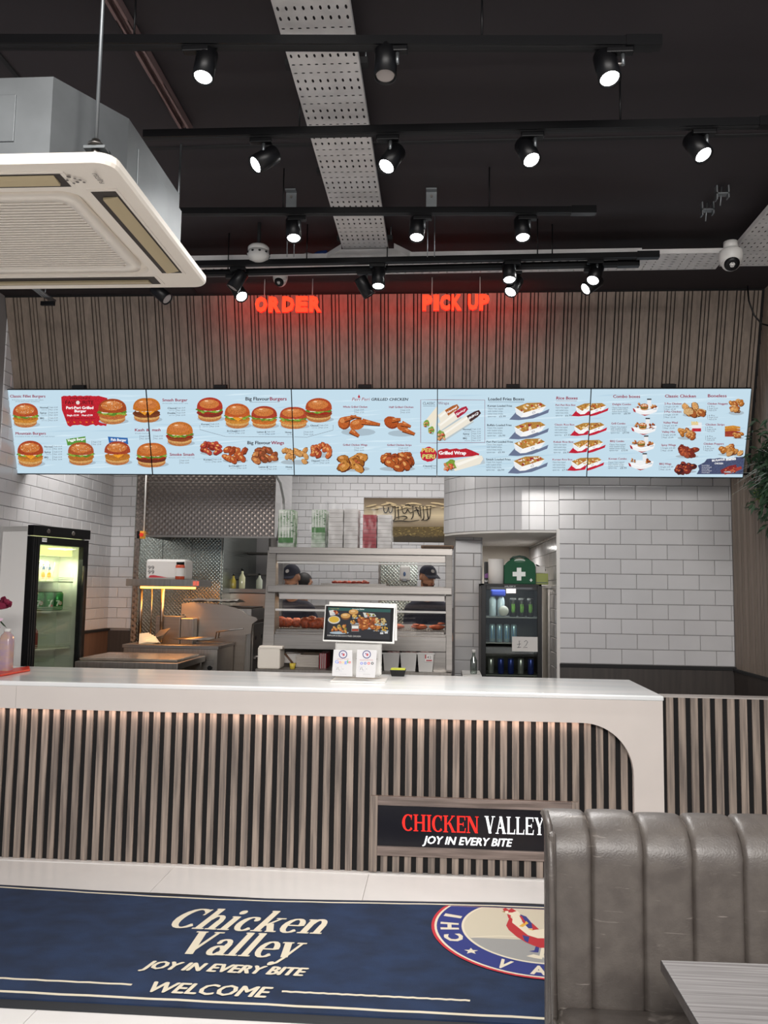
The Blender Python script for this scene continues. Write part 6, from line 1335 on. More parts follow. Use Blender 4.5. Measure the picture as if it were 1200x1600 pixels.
# ---- things on the back counter shelf
def tub(x0, y0, x1, y1, Y, label, g):
    a, b = P(x0, y1, Y).x, P(x1, y1, Y).x; z0, z1 = wz, P((x0+x1)/2, y0, Y).z; t = thing('white_tub', label, 'tub', ((a+b)/2, Y, z0), g); e = .012
    lo_ = [Vector(q) for q in ((a+e, Y+e, z0), (b-e, Y+e, z0), (b-e, Y+.22, z0), (a+e, Y+.22, z0))]; hi = [Vector(q) for q in ((a, Y, z1), (b, Y, z1), (b, Y+.235, z1), (a, Y+.235, z1))]
    hi2 = [Vector(q) for q in ((a+.006, Y+.006, z1), (b-.006, Y+.006, z1), (b-.006, Y+.23, z1), (a+.006, Y+.23, z1))]; lo2 = [v+Vector((0, 0, .01)) for v in lo_]
    M().ring([lo_, hi, hi2, lo2], sm=False).build('tub_body', white, t); M().ring([[v+Vector((q[0], q[1], 0)) for v, q in zip([Vector((w_.x, w_.y, z)) for w_ in hi], ((-.006, -.006), (.006, -.006), (.006, .006), (-.006, .006)))] for z in (z1-.012, z1)], sm=False).build('rim', white, t)
    rg = random.Random(int(x0))
    m = M()
    for _ in range(16): c = Vector((rg.uniform(a+.02, b-.02), rg.uniform(Y+.03, Y+.1), z1+rg.uniform(-.02, .012))); m.box(c.x-.02, c.x+.02, c.y-.002, c.y+.002, c.z-.01, c.z+.012)
    m.build('sachets', mat('sachets', 'b8a8a0', .5, noise=.6, ns=(50, 50, 50), col2='7a2a30'), t)['kind'] = 'stuff'
    return t
tub(598, 1020, 624, 1042, 6.80, 'white sachet tub beside the till screen, leftmost of three', 'white sachet tubs'); tub(625, 1020, 651, 1042, 6.80, 'white sachet tub, middle one of three', 'white sachet tubs')
t = tub(652, 1020, 678, 1042, 6.78, 'white sachet tub with a red and white card, rightmost of three', 'white sachet tubs')
p = Painter(lambda x, y, l: P(x, y, 6.772-.0004*l)); p.rect(664, 1023, 676, 1034, 'e6e2de'); p.rect(664, 1023, 666, 1029, 'b0303a'); p.text('42', 667, 1029, 7, 4, '3a3a3a', .02); p.rect(666, 1031, 675, 1033, 'b0303a'); p.build('price_card', paint, t)
t = thing('napkin_dispenser', 'off-white square napkin dispenser at the left end of the back counter', 'dispenser', (P(420, 1040, 6.75).x, 6.75, wz))
a, b = P(401, 1040, 6.72).x, P(436, 1040, 6.72).x; z1 = P(420, 1012, 6.72).z; z0 = wz
M().box(a, b, 6.74, 6.95, z0, z1-.0).build('body', acw, t, bevel=.012); M().box(a+.01, b+.02, 6.735, 6.95, z1-.012, z1+.012).build('lid', acw, t, bevel=.006)
cc = mat('paper_stack', 'cfc6bd', .8)
for k in range(8): tag(M().box(P(462, 1035, 6.95).x+.002*(k % 3), P(498, 1035, 6.95).x, 6.95, 7.25, wz+.001+k*.0125, wz+.0125+k*.0125).build('napkin_pack', cc, bevel=.003), 'off-white paper pack under the hot cabinet, %s from the bottom of its stack' % ORD[k], 'paper', 'paper packs under the cabinet')
for k in range(7): tag(M().box(P(499+k*1.6, 1035, 6.86).x, P(500.2+k*1.6, 1035, 6.86).x, 6.86, 7.1, wz+.001, wz+.125-.003*(k % 2)).build('paper_bag', rc if k % 2 == 0 else wc_), 'paper bag on edge left of the till, %s from the left' % ORD[k], 'bag', 'paper bags on edge')
t = thing('spoon_tub', 'small yellow handled brush leaning under the hot cabinet', 'brush', (P(457, 1043, 6.8).x, 6.8, wz)); c = ORG[t.name]
M().lathe([(.02, 0), (.026, .045)], c, (0, 0, 1), 14).build('head', mat('yellow_cup', 'd8c04a', .4), t); M().tube([c+Vector((0, 0, .045)), c+Vector((-.07, .02, .12))], .009, 8).build('handle', mat('brown_handle', '5a4030', .5), t)
tag(Bx(443, 1021, 470, 1036, 7.0, .14).build('red_logo_box', cardw, bevel=.003), 'white box with small red print at the back under the hot cabinet', 'box')

# ---- till with screen and leaflets
YT2 = 5.62; tl = thing('till_screen', 'white customer order screen on a stand with a food picture, on the counter', 'till', (P(560, 1050, YT2).x, YT2, ZK))
tp = [(508, 944.5), (618, 948), (616, 1006), (504, 1002)]
def tpt(x, y, d=0): # tilted screen plane
    return PN(x, y, P(560, 975, YT2), Vector((0.02, -1, .16)).normalized())+Vector((0.02, -1, .16)).normalized()*d
c4 = [tpt(x, y) for x, y in tp]; 
M().add([v for v in c4]+[v+Vector((0, .03, -.004)) for v in c4], [(0, 1, 2, 3), (7, 6, 5, 4), (0, 4, 5, 1), (1, 5, 6, 2), (2, 6, 7, 3), (3, 7, 4, 0)]).build('screen_housing', white, tl, bevel=.005)
c4 = [tpt(x, y) for x, y in ((513, 940), (620, 943.5), (620, 1002), (506, 998))]; M().add([v+Vector((0, .035, 0)) for v in c4]+[v+Vector((0, .06, 0)) for v in c4], [(0, 1, 2, 3), (7, 6, 5, 4), (0, 4, 5, 1), (1, 5, 6, 2), (2, 6, 7, 3), (3, 7, 4, 0)]).build('rear_housing', white, tl, bevel=.006)
p = Painter(lambda x, y, l: tpt(x, y, .0012+.00001*l)); p.poly([(509.5, 946.5), (615.5, 950), (613, 1003), (506, 999.5)], '0b0b0d'); p.poly([(513, 949), (610.5, 952), (608.5, 999.5), (510.5, 996)], '2a2a30'); p.poly([(513, 949), (610.5, 952), (610, 957), (512.7, 953.5)], '2c5b56')
p.text('Favourite Dishes', 551, 953, 18, 2.2, 'e8ede8', .03); p.text('16 February 2025', 516, 951.8, 14, 1.6, 'b8a860', .01)
p.ell(522, 968.5, 9.5, 6.2, 'd8d5cc', 18); p.ell(522, 968, 8, 5, 'd8b03c', 18)
for k, (x, y) in enumerate(((540, 963.5), (552.5, 957.5))): p.ell(x, y, 7.5, 5, '7a4a22', 16); p.ell(x, y-1.5, 7.5, 4, 'cf9a55', 16); p.ell(x-1, y-2.5, 4, 1.6, 'e8c088', 10)
pile(p, 557, 963, 14, 7, ['e0c06a', 'd0a84a'], 9, 1, .12); p.poly([(567, 957), (585, 959), (588, 963), (570, 965)], 'dcd8ce'); pile(p, 577, 961, 18, 5, ['7a9a3c', 'c86a4a'], 8, 2, .1); p.poly([(514, 954), (521, 953), (524, 961), (516, 962)], 'e0dcd4'); pile(p, 524, 957, 12, 6, ['e0b84a', 'b03a2a'], 8, 3, .12)
pile(p, 530, 983, 30, 15, ['c8903a', 'b0642a', '7a8a3a', 'd8b45a'], 20, 4, .09); pile(p, 577, 974, 40, 18, ['a85a22', 'c07830', '8c4418'], 18, 5, .13); pile(p, 595, 970, 20, 15, ['cfc08a', 'b0a060', 'd8d0a8'], 16, 6, .1); pile(p, 601, 983, 13, 8, ['d0a83a', 'b08a2a'], 9, 7, .12); pile(p, 588, 984, 10, 5, ['b08a4a'], 6, 7, .12)
p.rect(549, 974, 561, 987, '8a8480'); p.rect(550, 978, 560, 982, 'f0eee8'); p.rect(550, 983, 560, 986, 'a8402a'); pile(p, 554, 972, 14, 6, ['c89a4a', 'a85a2a'], 8, 8, .12)
p.text('POPULAR & DELICIOUS FRIED CHICKEN', 511.5, 994, 52, 2.2, 'e8e4dc', .02, 0, -1, .03); p.rect(594, 988, 599, 991, 'd8d8d8'); p.rect(601, 987, 606, 990, 'd8d8d8')
p.build('display_picture', paintmat('till_picture', .9), tl)
Bx(523, 1003, 596, 1056, YT2+.02, .06).build('stand_column', white, tl, bevel=.015)
a, b = P(517, 1055, YT2-.1).x, P(603, 1055, YT2-.1).x; M().box(a, b, YT2-.145, YT2+.14, ZK, ZK+.010).build('base_plate', white, tl, bevel=.004)
Bx(556, 1029, 590, 1030, YT2+.017, .003).build('seam', mat('joint_grey', ''), tl)
for x0, x1, g, lb in ((519.5, 550.5, 1, 'white leaflet with a badge and coloured word, left under the till screen'), (556, 588, 0, 'white leaflet with a badge and four round icons, right under the till screen')):
    Yc_ = YT2-.10; t = thing('leaflet_stand', lb, 'leaflet', (P((x0+x1)/2, 1057, Yc_).x, Yc_, ZK+.010)); o4 = P((x0+x1)/2, 1056.5, Yc_); o4.z = ZK+.012; n_ = Vector((0, -1, .18)).normalized()
    f = lambda x, y, d: PN(x, y, o4, n_)+n_*d
    zb4 = 1057 if g else 1059
    q = [f(x0+2, 1015, 0), f(x1+(0 if g else 1), 1016, 0), f(x1-(0 if g else 2), zb4, 0), f(x0-(1 if g else 0), zb4-1, 0)]; 
    for v in q[2:]: v.z = max(v.z, ZK+.0115)
    M().add(q+[v+Vector((0, .004, 0)) for v in q], [(0, 1, 2, 3), (7, 6, 5, 4), (0, 4, 5, 1), (1, 5, 6, 2), (2, 6, 7, 3), (3, 7, 4, 0)]).build('card', mat('leaflet_card', 'c4c2c2', .6), t)
    p = Painter(lambda x, y, l: f(x, y, .0006+.00002*l)); cx_ = (x0+x1)/2+1; p.ell(cx_, 1022.5, 6.6, 6.4, '2a2f6a', 24); p.ell(cx_, 1022.5, 5.2, 5, 'c4c2c2', 20); p.ell(cx_, 1022.5, 4, 3.8, 'b8b4c0', 16); p.ell(cx_+1, 1023, 1.8, 2.2, 'a83a3a', 8); p.ell(cx_-1.4, 1021.4, 1.1, 1, '3a3f7a', 8)
    if g:
        p.text('REVIEW US ON', cx_-9, 1030.5, 18, 1.3, 'b03a3a', .02)
        xx = cx_-12.5
        for ch, c_, w_ in zip('Google', ('4a7ae0', 'd8453a', 'e8b83a', '4a7ae0', '3aa05a', 'd8453a'), (5.4, 4, 4, 4, 1.4, 4)): p.text(ch, xx, 1036.5, w_, 5, c_, .01); xx += w_+.4
    else:
        p.text('FOLLOW US ON SOCIAL', cx_-11, 1032, 21, 1.5, 'b03a3a', .02)
        for k, c_ in enumerate(('5a6ac8', '3a5aa8', 'c83a3a', '18181a')): p.ell(cx_-8+k*5.6, 1036.5, 2.1, 2.1, c_, 12); p.ell(cx_-8+k*5.6, 1036.5, 1.1, 1.1, 'c4c2c2', 8)
    bx_0 = cx_-12
    p.rect(bx_0, 1041, bx_0+9.6, 1049.5, 'b0b0b8'); p.rect(bx_0+.5, 1041.5, bx_0+9.1, 1049, 'c4c2c2'); p.line([(bx_0+2, 1047), (bx_0+3, 1043), (bx_0+5, 1043), (bx_0+5.2, 1047), (bx_0+7.5, 1047)], .6, '4a4a52'); p.rect(bx_0+11, 1045, bx_0+12.6, 1045.5, '4a4a52')
    p.text('* * * *', cx_-5, 1054.5, 10, 1.4, '55555c', .02); p.build('print', paint, t)
# card box on the counter
c = PZ(621, 1057, ZK); t = thing('card_box', 'small black open box holding yellow cards on the counter right of the till', 'box', c)
a, b = P(609, 1056, c.y).x, P(634, 1056, c.y).x; M().ring([[Vector(q) for q in ((a+e, c.y-f_, z), (b-e, c.y-f_, z), (b-e, c.y+.10+f_, z), (a+e, c.y+.10+f_, z))] for e, f_, z in ((.012, 0, ZK), (.0, .008, ZK+.045))], sm=False).build('box_body', black, t, bevel=.004)
M().box(a+.006, b-.006, c.y+.0, c.y+.095, ZK+.045, ZK+.052).build('yellow_card', mat('yellow_card', 'c8d030', .5), t)

# ---- bottle, rose and red wedge at the left end of the counter
c = PZ(8, 1051, ZK); t = thing('smoothie_bottle', 'bottle of pale pinkish drink with a white cap at the counter end', 'bottle', c)
z1 = P(8, 982, c.y).z-ZK; rr = .041
m = M(); m.ring([[Vector((c.x+sx*r_ if False else c.x+r_*math.copysign(abs(math.cos(a))**.45, math.cos(a)), c.y+r_*math.copysign(abs(math.sin(a))**.45, math.sin(a)), ZK+h)) for a in [2*math.pi*k/24 for k in range(24)]] for r_, h in ((rr*.92, 0), (rr, .008), (rr, z1*.74), (rr*.82, z1*.84), (rr*.45, z1*.91), (rr*.42, z1*.95))])
m.build('body', mat('pink_drink', 'b89a88', .2, noise=.35, ns=(14, 14, 20), col2='a38da0'), t); M().lathe([(rr*.55, z1*.93), (rr*.55, z1)], (c.x, c.y, ZK), (0, 0, 1), 20).build('cap', white, t)
m = M(); q = [PZ(-12, 1055, ZK), PZ(46, 1044, ZK), PZ(47, 1049, ZK), PZ(0, 1058, ZK)]
q[0] = PZ(-15, 1052, ZK); tag(M().add([v+Vector((0, 0, .001)) for v in q]+[v+Vector((0, 0, .016)) for v in q], [(0, 1, 2, 3), (7, 6, 5, 4), (0, 4, 5, 1), (1, 5, 6, 2), (2, 6, 7, 3), (3, 7, 4, 0)]).build('red_wedge', red, bevel=.006), 'flat red plastic wedge lying at the left end of the counter', 'tray')  # narrow red wedge, its use left open
vs_ = PZ(-35, 1050, ZK); fv = thing('flower_vase', 'vase of artificial roses and lilies at the left edge of the counter', 'flowers', vs_)
M().lathe([(.035, 0), (.045, .03), (.04, .12), (.028, .18), (.034, .20), (.028, .198), (.02, .05)], vs_, (0, 0, 1), 20).build('vase', mat('white_vase', 'd8d4d0', .2), fv)
stm = mat('stem_green', '33502c', .6); Yv = vs_.y
def stemto(x, y): e = P(x, y, Yv); M().tube([vs_+Vector((0, 0, .19)), (vs_+e)/2+Vector((0, 0, .12)), e], .004, 6).build('stem', stm, fv); return e
e = stemto(-2, 950); rose = mat('crimson_rose', '8a1f42', .7, noise=.3, ns=(30, 30, 30)); rg = random.Random(5); dd = Vector((.75, -.1, .6)).normalized(); sd_ = dd.orthogonal().normalized(); se_ = dd.cross(sd_)
for k in range(11):
    a = k*2.4; r_ = .010+.0022*k; m = M(); vs = []
    for i in range(5):
        for j in range(5):
            th = a+(i-2)*.42; h = .08*j/4; w_ = r_*(.5+.9*math.sin(j/4*1.9))+.007*(j == 4); vs.append(e+dd*(h-.01*abs(i-2)*(j == 4))+(sd_*math.cos(th)+se_*math.sin(th))*w_)
    m.add(vs, [(i*5+j, i*5+j+1, i*5+6+j, i*5+5+j) for i in range(4) for j in range(4)], True).build('rose_petal', rose, fv)
for (px, py) in ((0, 967), (-14, 940)):
    e = stemto(px-6, py+4); lil = mat('pink_lily', 'd8b4c8', .5)
    for k in range(6):
        a = k*math.pi/3+.3; d_ = Vector((math.cos(a), -.35, math.sin(a))).normalized(); s_ = d_.cross(Vector((0, 1, 0))).normalized(); m = M(); vs = []
        for i in range(5): u_ = i/4; c_ = e+d_*.068*u_+Vector((0, -.018*math.sin(u_*3), 0)); w_ = .015*math.sin(math.pi*min(.97, u_*.85+.1)); vs += [c_-s_*w_, c_+Vector((0, .004, 0)), c_+s_*w_]
        m.add(vs, [(i*3+j, i*3+j+1, i*3+4+j, i*3+3+j) for i in range(4) for j in range(2)], True).build('lily_petal', lil, fv)
    for k in range(4): M().tube([e, e+Vector((.012*math.cos(k*1.6), -.04, .012*math.sin(k*1.6)))], .0015, 5).build('stamen', mat('stamen', '8a5a2c', .6), fv)
for (px, py) in ((2, 972), (-8, 960), (4, 975)):
    e = P(px, py, Yv); d_ = Vector((.6, 0, -.5)); s_ = Vector((.3, -.7, .5)); M().add([e-d_*.04, e+s_*.016, e+d_*.06, e-s_*.016], [(0, 1, 2, 3)]).build('leaf', stm, fv)
# glass bottle in front of the pier
c = P(740, 1052, 6.9); tb_ = thing('low_cabinet', 'low white cabinet behind the counter in front of the alcove', 'cabinet', (P(735, 1060, 6.95).x, 6.9, ZF)); zc2 = P(740, 1053, 6.9).z
M().box(P(722, 1055, 6.9).x, P(752, 1055, 6.9).x, 6.80, 7.2, ZF, zc2).build('body', white, tb_, bevel=.004)
t = thing('glass_bottle', 'empty clear glass bottle with a white cap standing before the tiled pier', 'bottle', (c.x, 6.9, zc2)); c = Vector((c.x, 6.9, zc2)); h = P(740, 1015, 6.9).z-zc2
M().lathe([(.026, 0), (.028, .01), (.028, h*.55), (.012, h*.75), (.011, h*.92)], c, (0, 0, 1), 18).build('body', glassmat('bottle_glass', 'd5ddd8', .12), t); M().lathe([(.016, h*.88), (.016, h)], c, (0, 0, 1), 14).build('cap', white, t)

# ---- alcove fridge
YA = 7.18; af = thing('small_drinks_fridge', 'black glass door drinks fridge in the alcove', 'fridge', (P(800, 1050, YA).x, YA, ZF))
fx0, fx1 = P(752, 980, YA).x, P(847, 980, YA).x; fz1 = P(800, 912.5, YA).z; fz0 = ZF; D2 = .5
m = M()
for a in ((fx0, fx0+.02, YA+.03, YA+D2, fz0, fz1), (fx1-.02, fx1, YA+.03, YA+D2, fz0, fz1), (fx0, fx1, YA+.03, YA+D2, fz1-.02, fz1), (fx0, fx1, YA+D2-.02, YA+D2, fz0, fz1), (fx0, fx1, YA+.03, YA+D2, fz0, fz0+.1)): m.box(*a)
m.build('cabinet', black, af)
m = M()
for a in ((fx0, fx0+.04, YA, YA+.028, fz0+.05, fz1-.012), (fx1-.04, fx1, YA, YA+.028, fz0+.05, fz1-.012), (fx0+.04, fx1-.04, YA, YA+.028, fz1-.05, fz1-.012), (fx0+.04, fx1-.04, YA, YA+.028, fz0+.05, fz0+.12)): m.box(*a)
dr = m.build('door', black, af, bevel=.002); M().box(fx0+.04, fx1-.04, YA+.012, YA+.016, fz0+.12, fz1-.05).build('glass', fglass, dr)
p = Painter(lambda x, y, l: P(x, y, YA-.001-.0003*l)); p.text('HUSKY', 789, 917.5, 17, 2.6, 'b8b8b8', .03); p.rect(791, 920, 806, 927, 'c9b8b0'); p.text('CHILLED', 793, 925, 11, 2, 'a8403a', .02); p.build('maker_name', paint, dr)
lg = bpy.data.lights.new('fridge_light', 'AREA'); lg.size = .35; lg.energy = 4; lg.color = (.9, .95, 1); lo = bpy.data.objects.new('fridge_light', lg); COL.objects.link(lo); lo.location = ((fx0+fx1)/2, YA+.12, fz1-.03)
s1 = P(800, 964, YA+.1).z; s2 = P(800, 1004, YA+.1).z; s3 = s2-.27
for z in (s1, s2, s3): M().box(fx0+.02, fx1-.02, YA+.05, YA+D2-.03, z-.008, z).build('shelf', mat('wire_shelf', '77777a', .4, .5), af)
for k in range(4):
    x = P(779-k*11.0+22, 1000, YA+.12).x if False else fx0+.10+k*.062; 
    can(Vector((x, YA+.13, s2+.001)), mat('silver_blue_can', 'a8c4d4', .25, .5), 'pale blue can in the middle row of the alcove fridge, %s from the left' % ORD[k], 'pale blue cans in the alcove fridge', r=.027, h=.155, pr=(lambda p: (p.rect(-.012, .03, .0, .125, '2f7ab8'), p.rect(.014, .03, .02, .125, '2f7ab8')), 0))
def mon(p):
    for dx in (-.011, 0, .011): p.line([(dx-.002, .11), (dx+.001, .08), (dx-.001, .05-.01*(dx == 0)), (dx+.002, .035)], [.004, .006, .004, .001], '7ab83a')
for k in range(3): can(Vector((P(802+k*13.5, 950, YA+.12).x, YA+.15, s1+.001)), mat('black_can', ''), 'tall black energy can with a green claw mark, %s' % ('left of three', 'middle of three', 'right of three')[k], 'black energy cans in the alcove fridge', r=.033, h=.16, pr=(mon, 0))
for k in range(2):
    c = Vector((P(770+k*13, 950, YA+.13).x, YA+.15, s1+.001)); t = thing('water_bottle', 'clear water bottle with a blue cap, %s at the top left of the alcove fridge' % ('left' if k == 0 else 'right'), 'bottle', c, 'water bottles in the alcove fridge')
    M().lathe([(.03, 0), (.032, .01), (.032, .14), (.018, .175)], c, (0, 0, 1), 16).build('body', mat('water', 'b9c6d2', .1), t); M().lathe([(.019, .172), (.019, .20)], c, (0, 0, 1), 14).build('cap', mat('blue_cap', '2440a8', .4), t)
tag(Bx(767, 921, 790, 932, YA+.10, .08).build('blue_cloth', mat('blue_cloth', '22369a', .7), bevel=.015), 'blue packet lying on top of the water bottles', 'packet')
tag(M().ell((P(787, 965, YA+.07).x, YA+.09, s1+.05), .045, .02, .045, 14).build('white_bag', cardw), 'crumpled white bag between the bottles and the energy cans', 'bag')
for k in range(5): can(Vector((fx0+.09+k*.085, YA+.13, s3+.001)), mat('blue_can', '2b3a8c', .25, .5) if k in (1, 2, 4) else mat('silver_can', 'b4b4b8', .25, .7), 'energy drink can in the bottom row of the alcove fridge, %s from the left' % ORD[k], 'bottom row cans in the alcove fridge', r=.027, h=.135)
pn_ = thing('price_note', 'white handwritten £2 note stuck on the alcove fridge door', 'note', P(819, 1018, YA-.004)); Bx(800, 995, 840, 1018, YA-.004, .0015).build('paper', cardw, pn_)
p = Painter(lambda x, y, l: P(x, y, YA-.0050-.0003*l)); ik = '3a3a40'
p.line([(813, 1002), (811, 1001), (811.5, 1007), (810.5, 1011), (808, 1012)], .8, ik); p.line([(808, 1007), (814, 1006)], .7, ik); p.line([(810, 1012), (814, 1011)], .7, ik); p.line([(819, 1003), (822, 1000.5), (824.5, 1003), (822, 1008), (817.5, 1012), (824, 1011.5)], .8, ik); p.build('handwriting', paint, pn_)
# items on top of it
fk = thing('first_aid_kit', 'dark green first aid case with a white cross on the alcove fridge', 'first aid kit', (P(812, 912, 7.22).x, 7.22, fz1))
gm = mat('first_aid_green', '1b5137', .6, spec=.2); Yk = 7.22
pl = [(788, 912), (788, 884), (793, 878), (801, 873), (825, 873), (834, 879), (837, 884), (837, 912)]; pts = [P(x, y, Yk) for x, y in pl]
for i_ in (0, 7): pts[i_].z = fz1+.001
pts[0].z = pts[7].z
M().add(pts+[v+Vector((0, .12, 0)) for v in pts], [tuple(range(8)), tuple(range(15, 7, -1))]+[(i, (i+1) % 8, 8+(i+1) % 8, 8+i) for i in range(8)]).build('case', gm, fk, bevel=.006)
M().tube([P(797, 875, Yk+.05), P(802, 871, Yk+.05), P(812, 869.5, Yk+.05), P(820, 871, Yk+.05), P(826, 875, Yk+.05)], .010, 8).build('handle', mat('dark_green', '12382a', .4), fk)
p = Painter(lambda x, y, l: P(x, y, Yk-.001-.0003*l)); 
for a in ((807.5, 887, 814.5, 907), (801, 893.5, 821, 900.5), (829, 904, 830.5, 909), (827.5, 905.8, 832, 907.2), ): p.rect(*a, 'e4e8e4')
p.ell(812, 876, 8.5, 2.4, 'cfd2cc', 14); p.ell(812, 877, 8.5, 1.8, '1d5a3c', 14); p.build('cross', paint, fk)
c = Vector((P(775, 912, 7.3).x, 7.3, fz1+.001)); t = thing('paper_roll', 'large white paper towel roll left of the first aid case', 'paper roll', c); h = P(775, 874, 7.3).z-fz1
m = M(); m.lathe([(.068, 0), (.068, h), (.02, h), (.02, h-.03)], c, (0, 0, 1), 26); m.build('roll', mat('tissue', 'd8d4d0', .9, bump=.3), t); M().lathe([(.021, h-.031), (.021, h+.001), (.017, h+.001), (.017, h-.03)], c, (0, 0, 1), 16, cap=False).build('cardboard_core', mat('cardboard', '9c8468', .8), t)
q = M().box(P(757, 900, 7.45).x, P(764, 900, 7.45).x, 7.42, 7.55, fz1+.001, P(757, 878, 7.45).z); t = thing('snack_box', 'black snack box with purple print at the far left of the fridge top', 'box', (P(760, 900, 7.42).x, 7.42, fz1)); q.build('box_body', black, t)
p = Painter(lambda x, y, l: P(x, y, 7.418-.0003*l)); p.poly([(757.5, 897), (763, 895), (763, 903), (757.5, 903)], '7a3a8a'); p.text('Salt', 757, 909, 6, 3, 'e8e8e8', .03); p.build('print', paint, t)
t = thing('green_box', 'green carton right of the first aid case', 'box', (P(848, 912, 7.32).x, 7.32, fz1)); zz = P(848, 896, 7.3).z
M().box(P(838, 900, 7.3).x, P(857, 900, 7.3).x, 7.32, 7.6, fz1+.001, zz).build('box_body', mat('lime_box', '8a9440', .5), t, bevel=.003); M().box(P(838, 900, 7.3).x, P(857, 900, 7.3).x-.005, 7.319, 7.321, fz1+.012, fz1+.02).build('band', mat('dark_green', ''), t)
t = thing('file_bundle', 'white paper packet with a black edge lying on the green carton', 'packet', (P(845, 890, 7.32).x, 7.32, zz)); M().box(P(837, 890, 7.3).x, P(853, 890, 7.3).x, 7.34, 7.6, zz+.001, P(845, 884, 7.3).z).build('packet', cardw, t, bevel=.008); M().tube([(P(838, 890, 7.3).x, 7.34, P(845, 882, 7.3).z), (P(854, 890, 7.3).x, 7.36, zz+.03)], .006, 6).build('black_edge', black, t)
t = thing('alcove_shelf', 'steel shelf edge beside the alcove fridge', 'shelf', (P(858, 915, 7.6).x, 7.6, fz1)); M().box(fx1+.01, X0, 7.45, 8.2, fz1-.03, fz1-.012).build('board', steel, t); M().box(fx1+.01, fx1+.03, 7.5, 7.9, ZF, fz1-.03).build('upright', steelv, t); M().box(X0-.03, X0-.011, 7.5, 7.9, ZF, fz1-.03).build('upright', steelv, t)

# ================================================================ staff
def body_mesh(name, prims, vox, smooth, parent, mt_):
    m = M()
    for q in prims:
        if q[0] == 'c': m.tube([q[1], (Vector(q[1])+Vector(q[2]))/2, q[2]], [q[3], (q[3]+q[4])/2, q[4]], 16); m.ell(q[1], q[3], q[3], q[3], 14); m.ell(q[2], q[4], q[4], q[4], 14)
        else: m.ell(q[1], *q[2], n=20, T=q[3] if len(q) > 3 else None)
    o0 = ORG[parent.name]; me = bpy.data.meshes.new('t'); me.from_pydata([v-o0 for v in m.v], [], m.f); bm_fix(me); o = bpy.data.objects.new('t', me); COL.objects.link(o)
    r_ = o.modifiers.new('r', 'REMESH'); r_.mode = 'VOXEL'; r_.voxel_size = vox; s_ = o.modifiers.new('s', 'SMOOTH'); s_.iterations = smooth; s_.factor = .5
    bpy.context.view_layer.update(); nm = bpy.data.meshes.new_from_object(o.evaluated_get(bpy.context.evaluated_depsgraph_get())); bpy.data.objects.remove(o)
    nm.materials.clear(); nm.materials.append(mt_); nm.polygons.foreach_set('use_smooth', [True]*len(nm.polygons)); nm.name = name
    o = bpy.data.objects.new(name, nm); COL.objects.link(o); o.parent = parent; ORG[o.name] = o0; return o
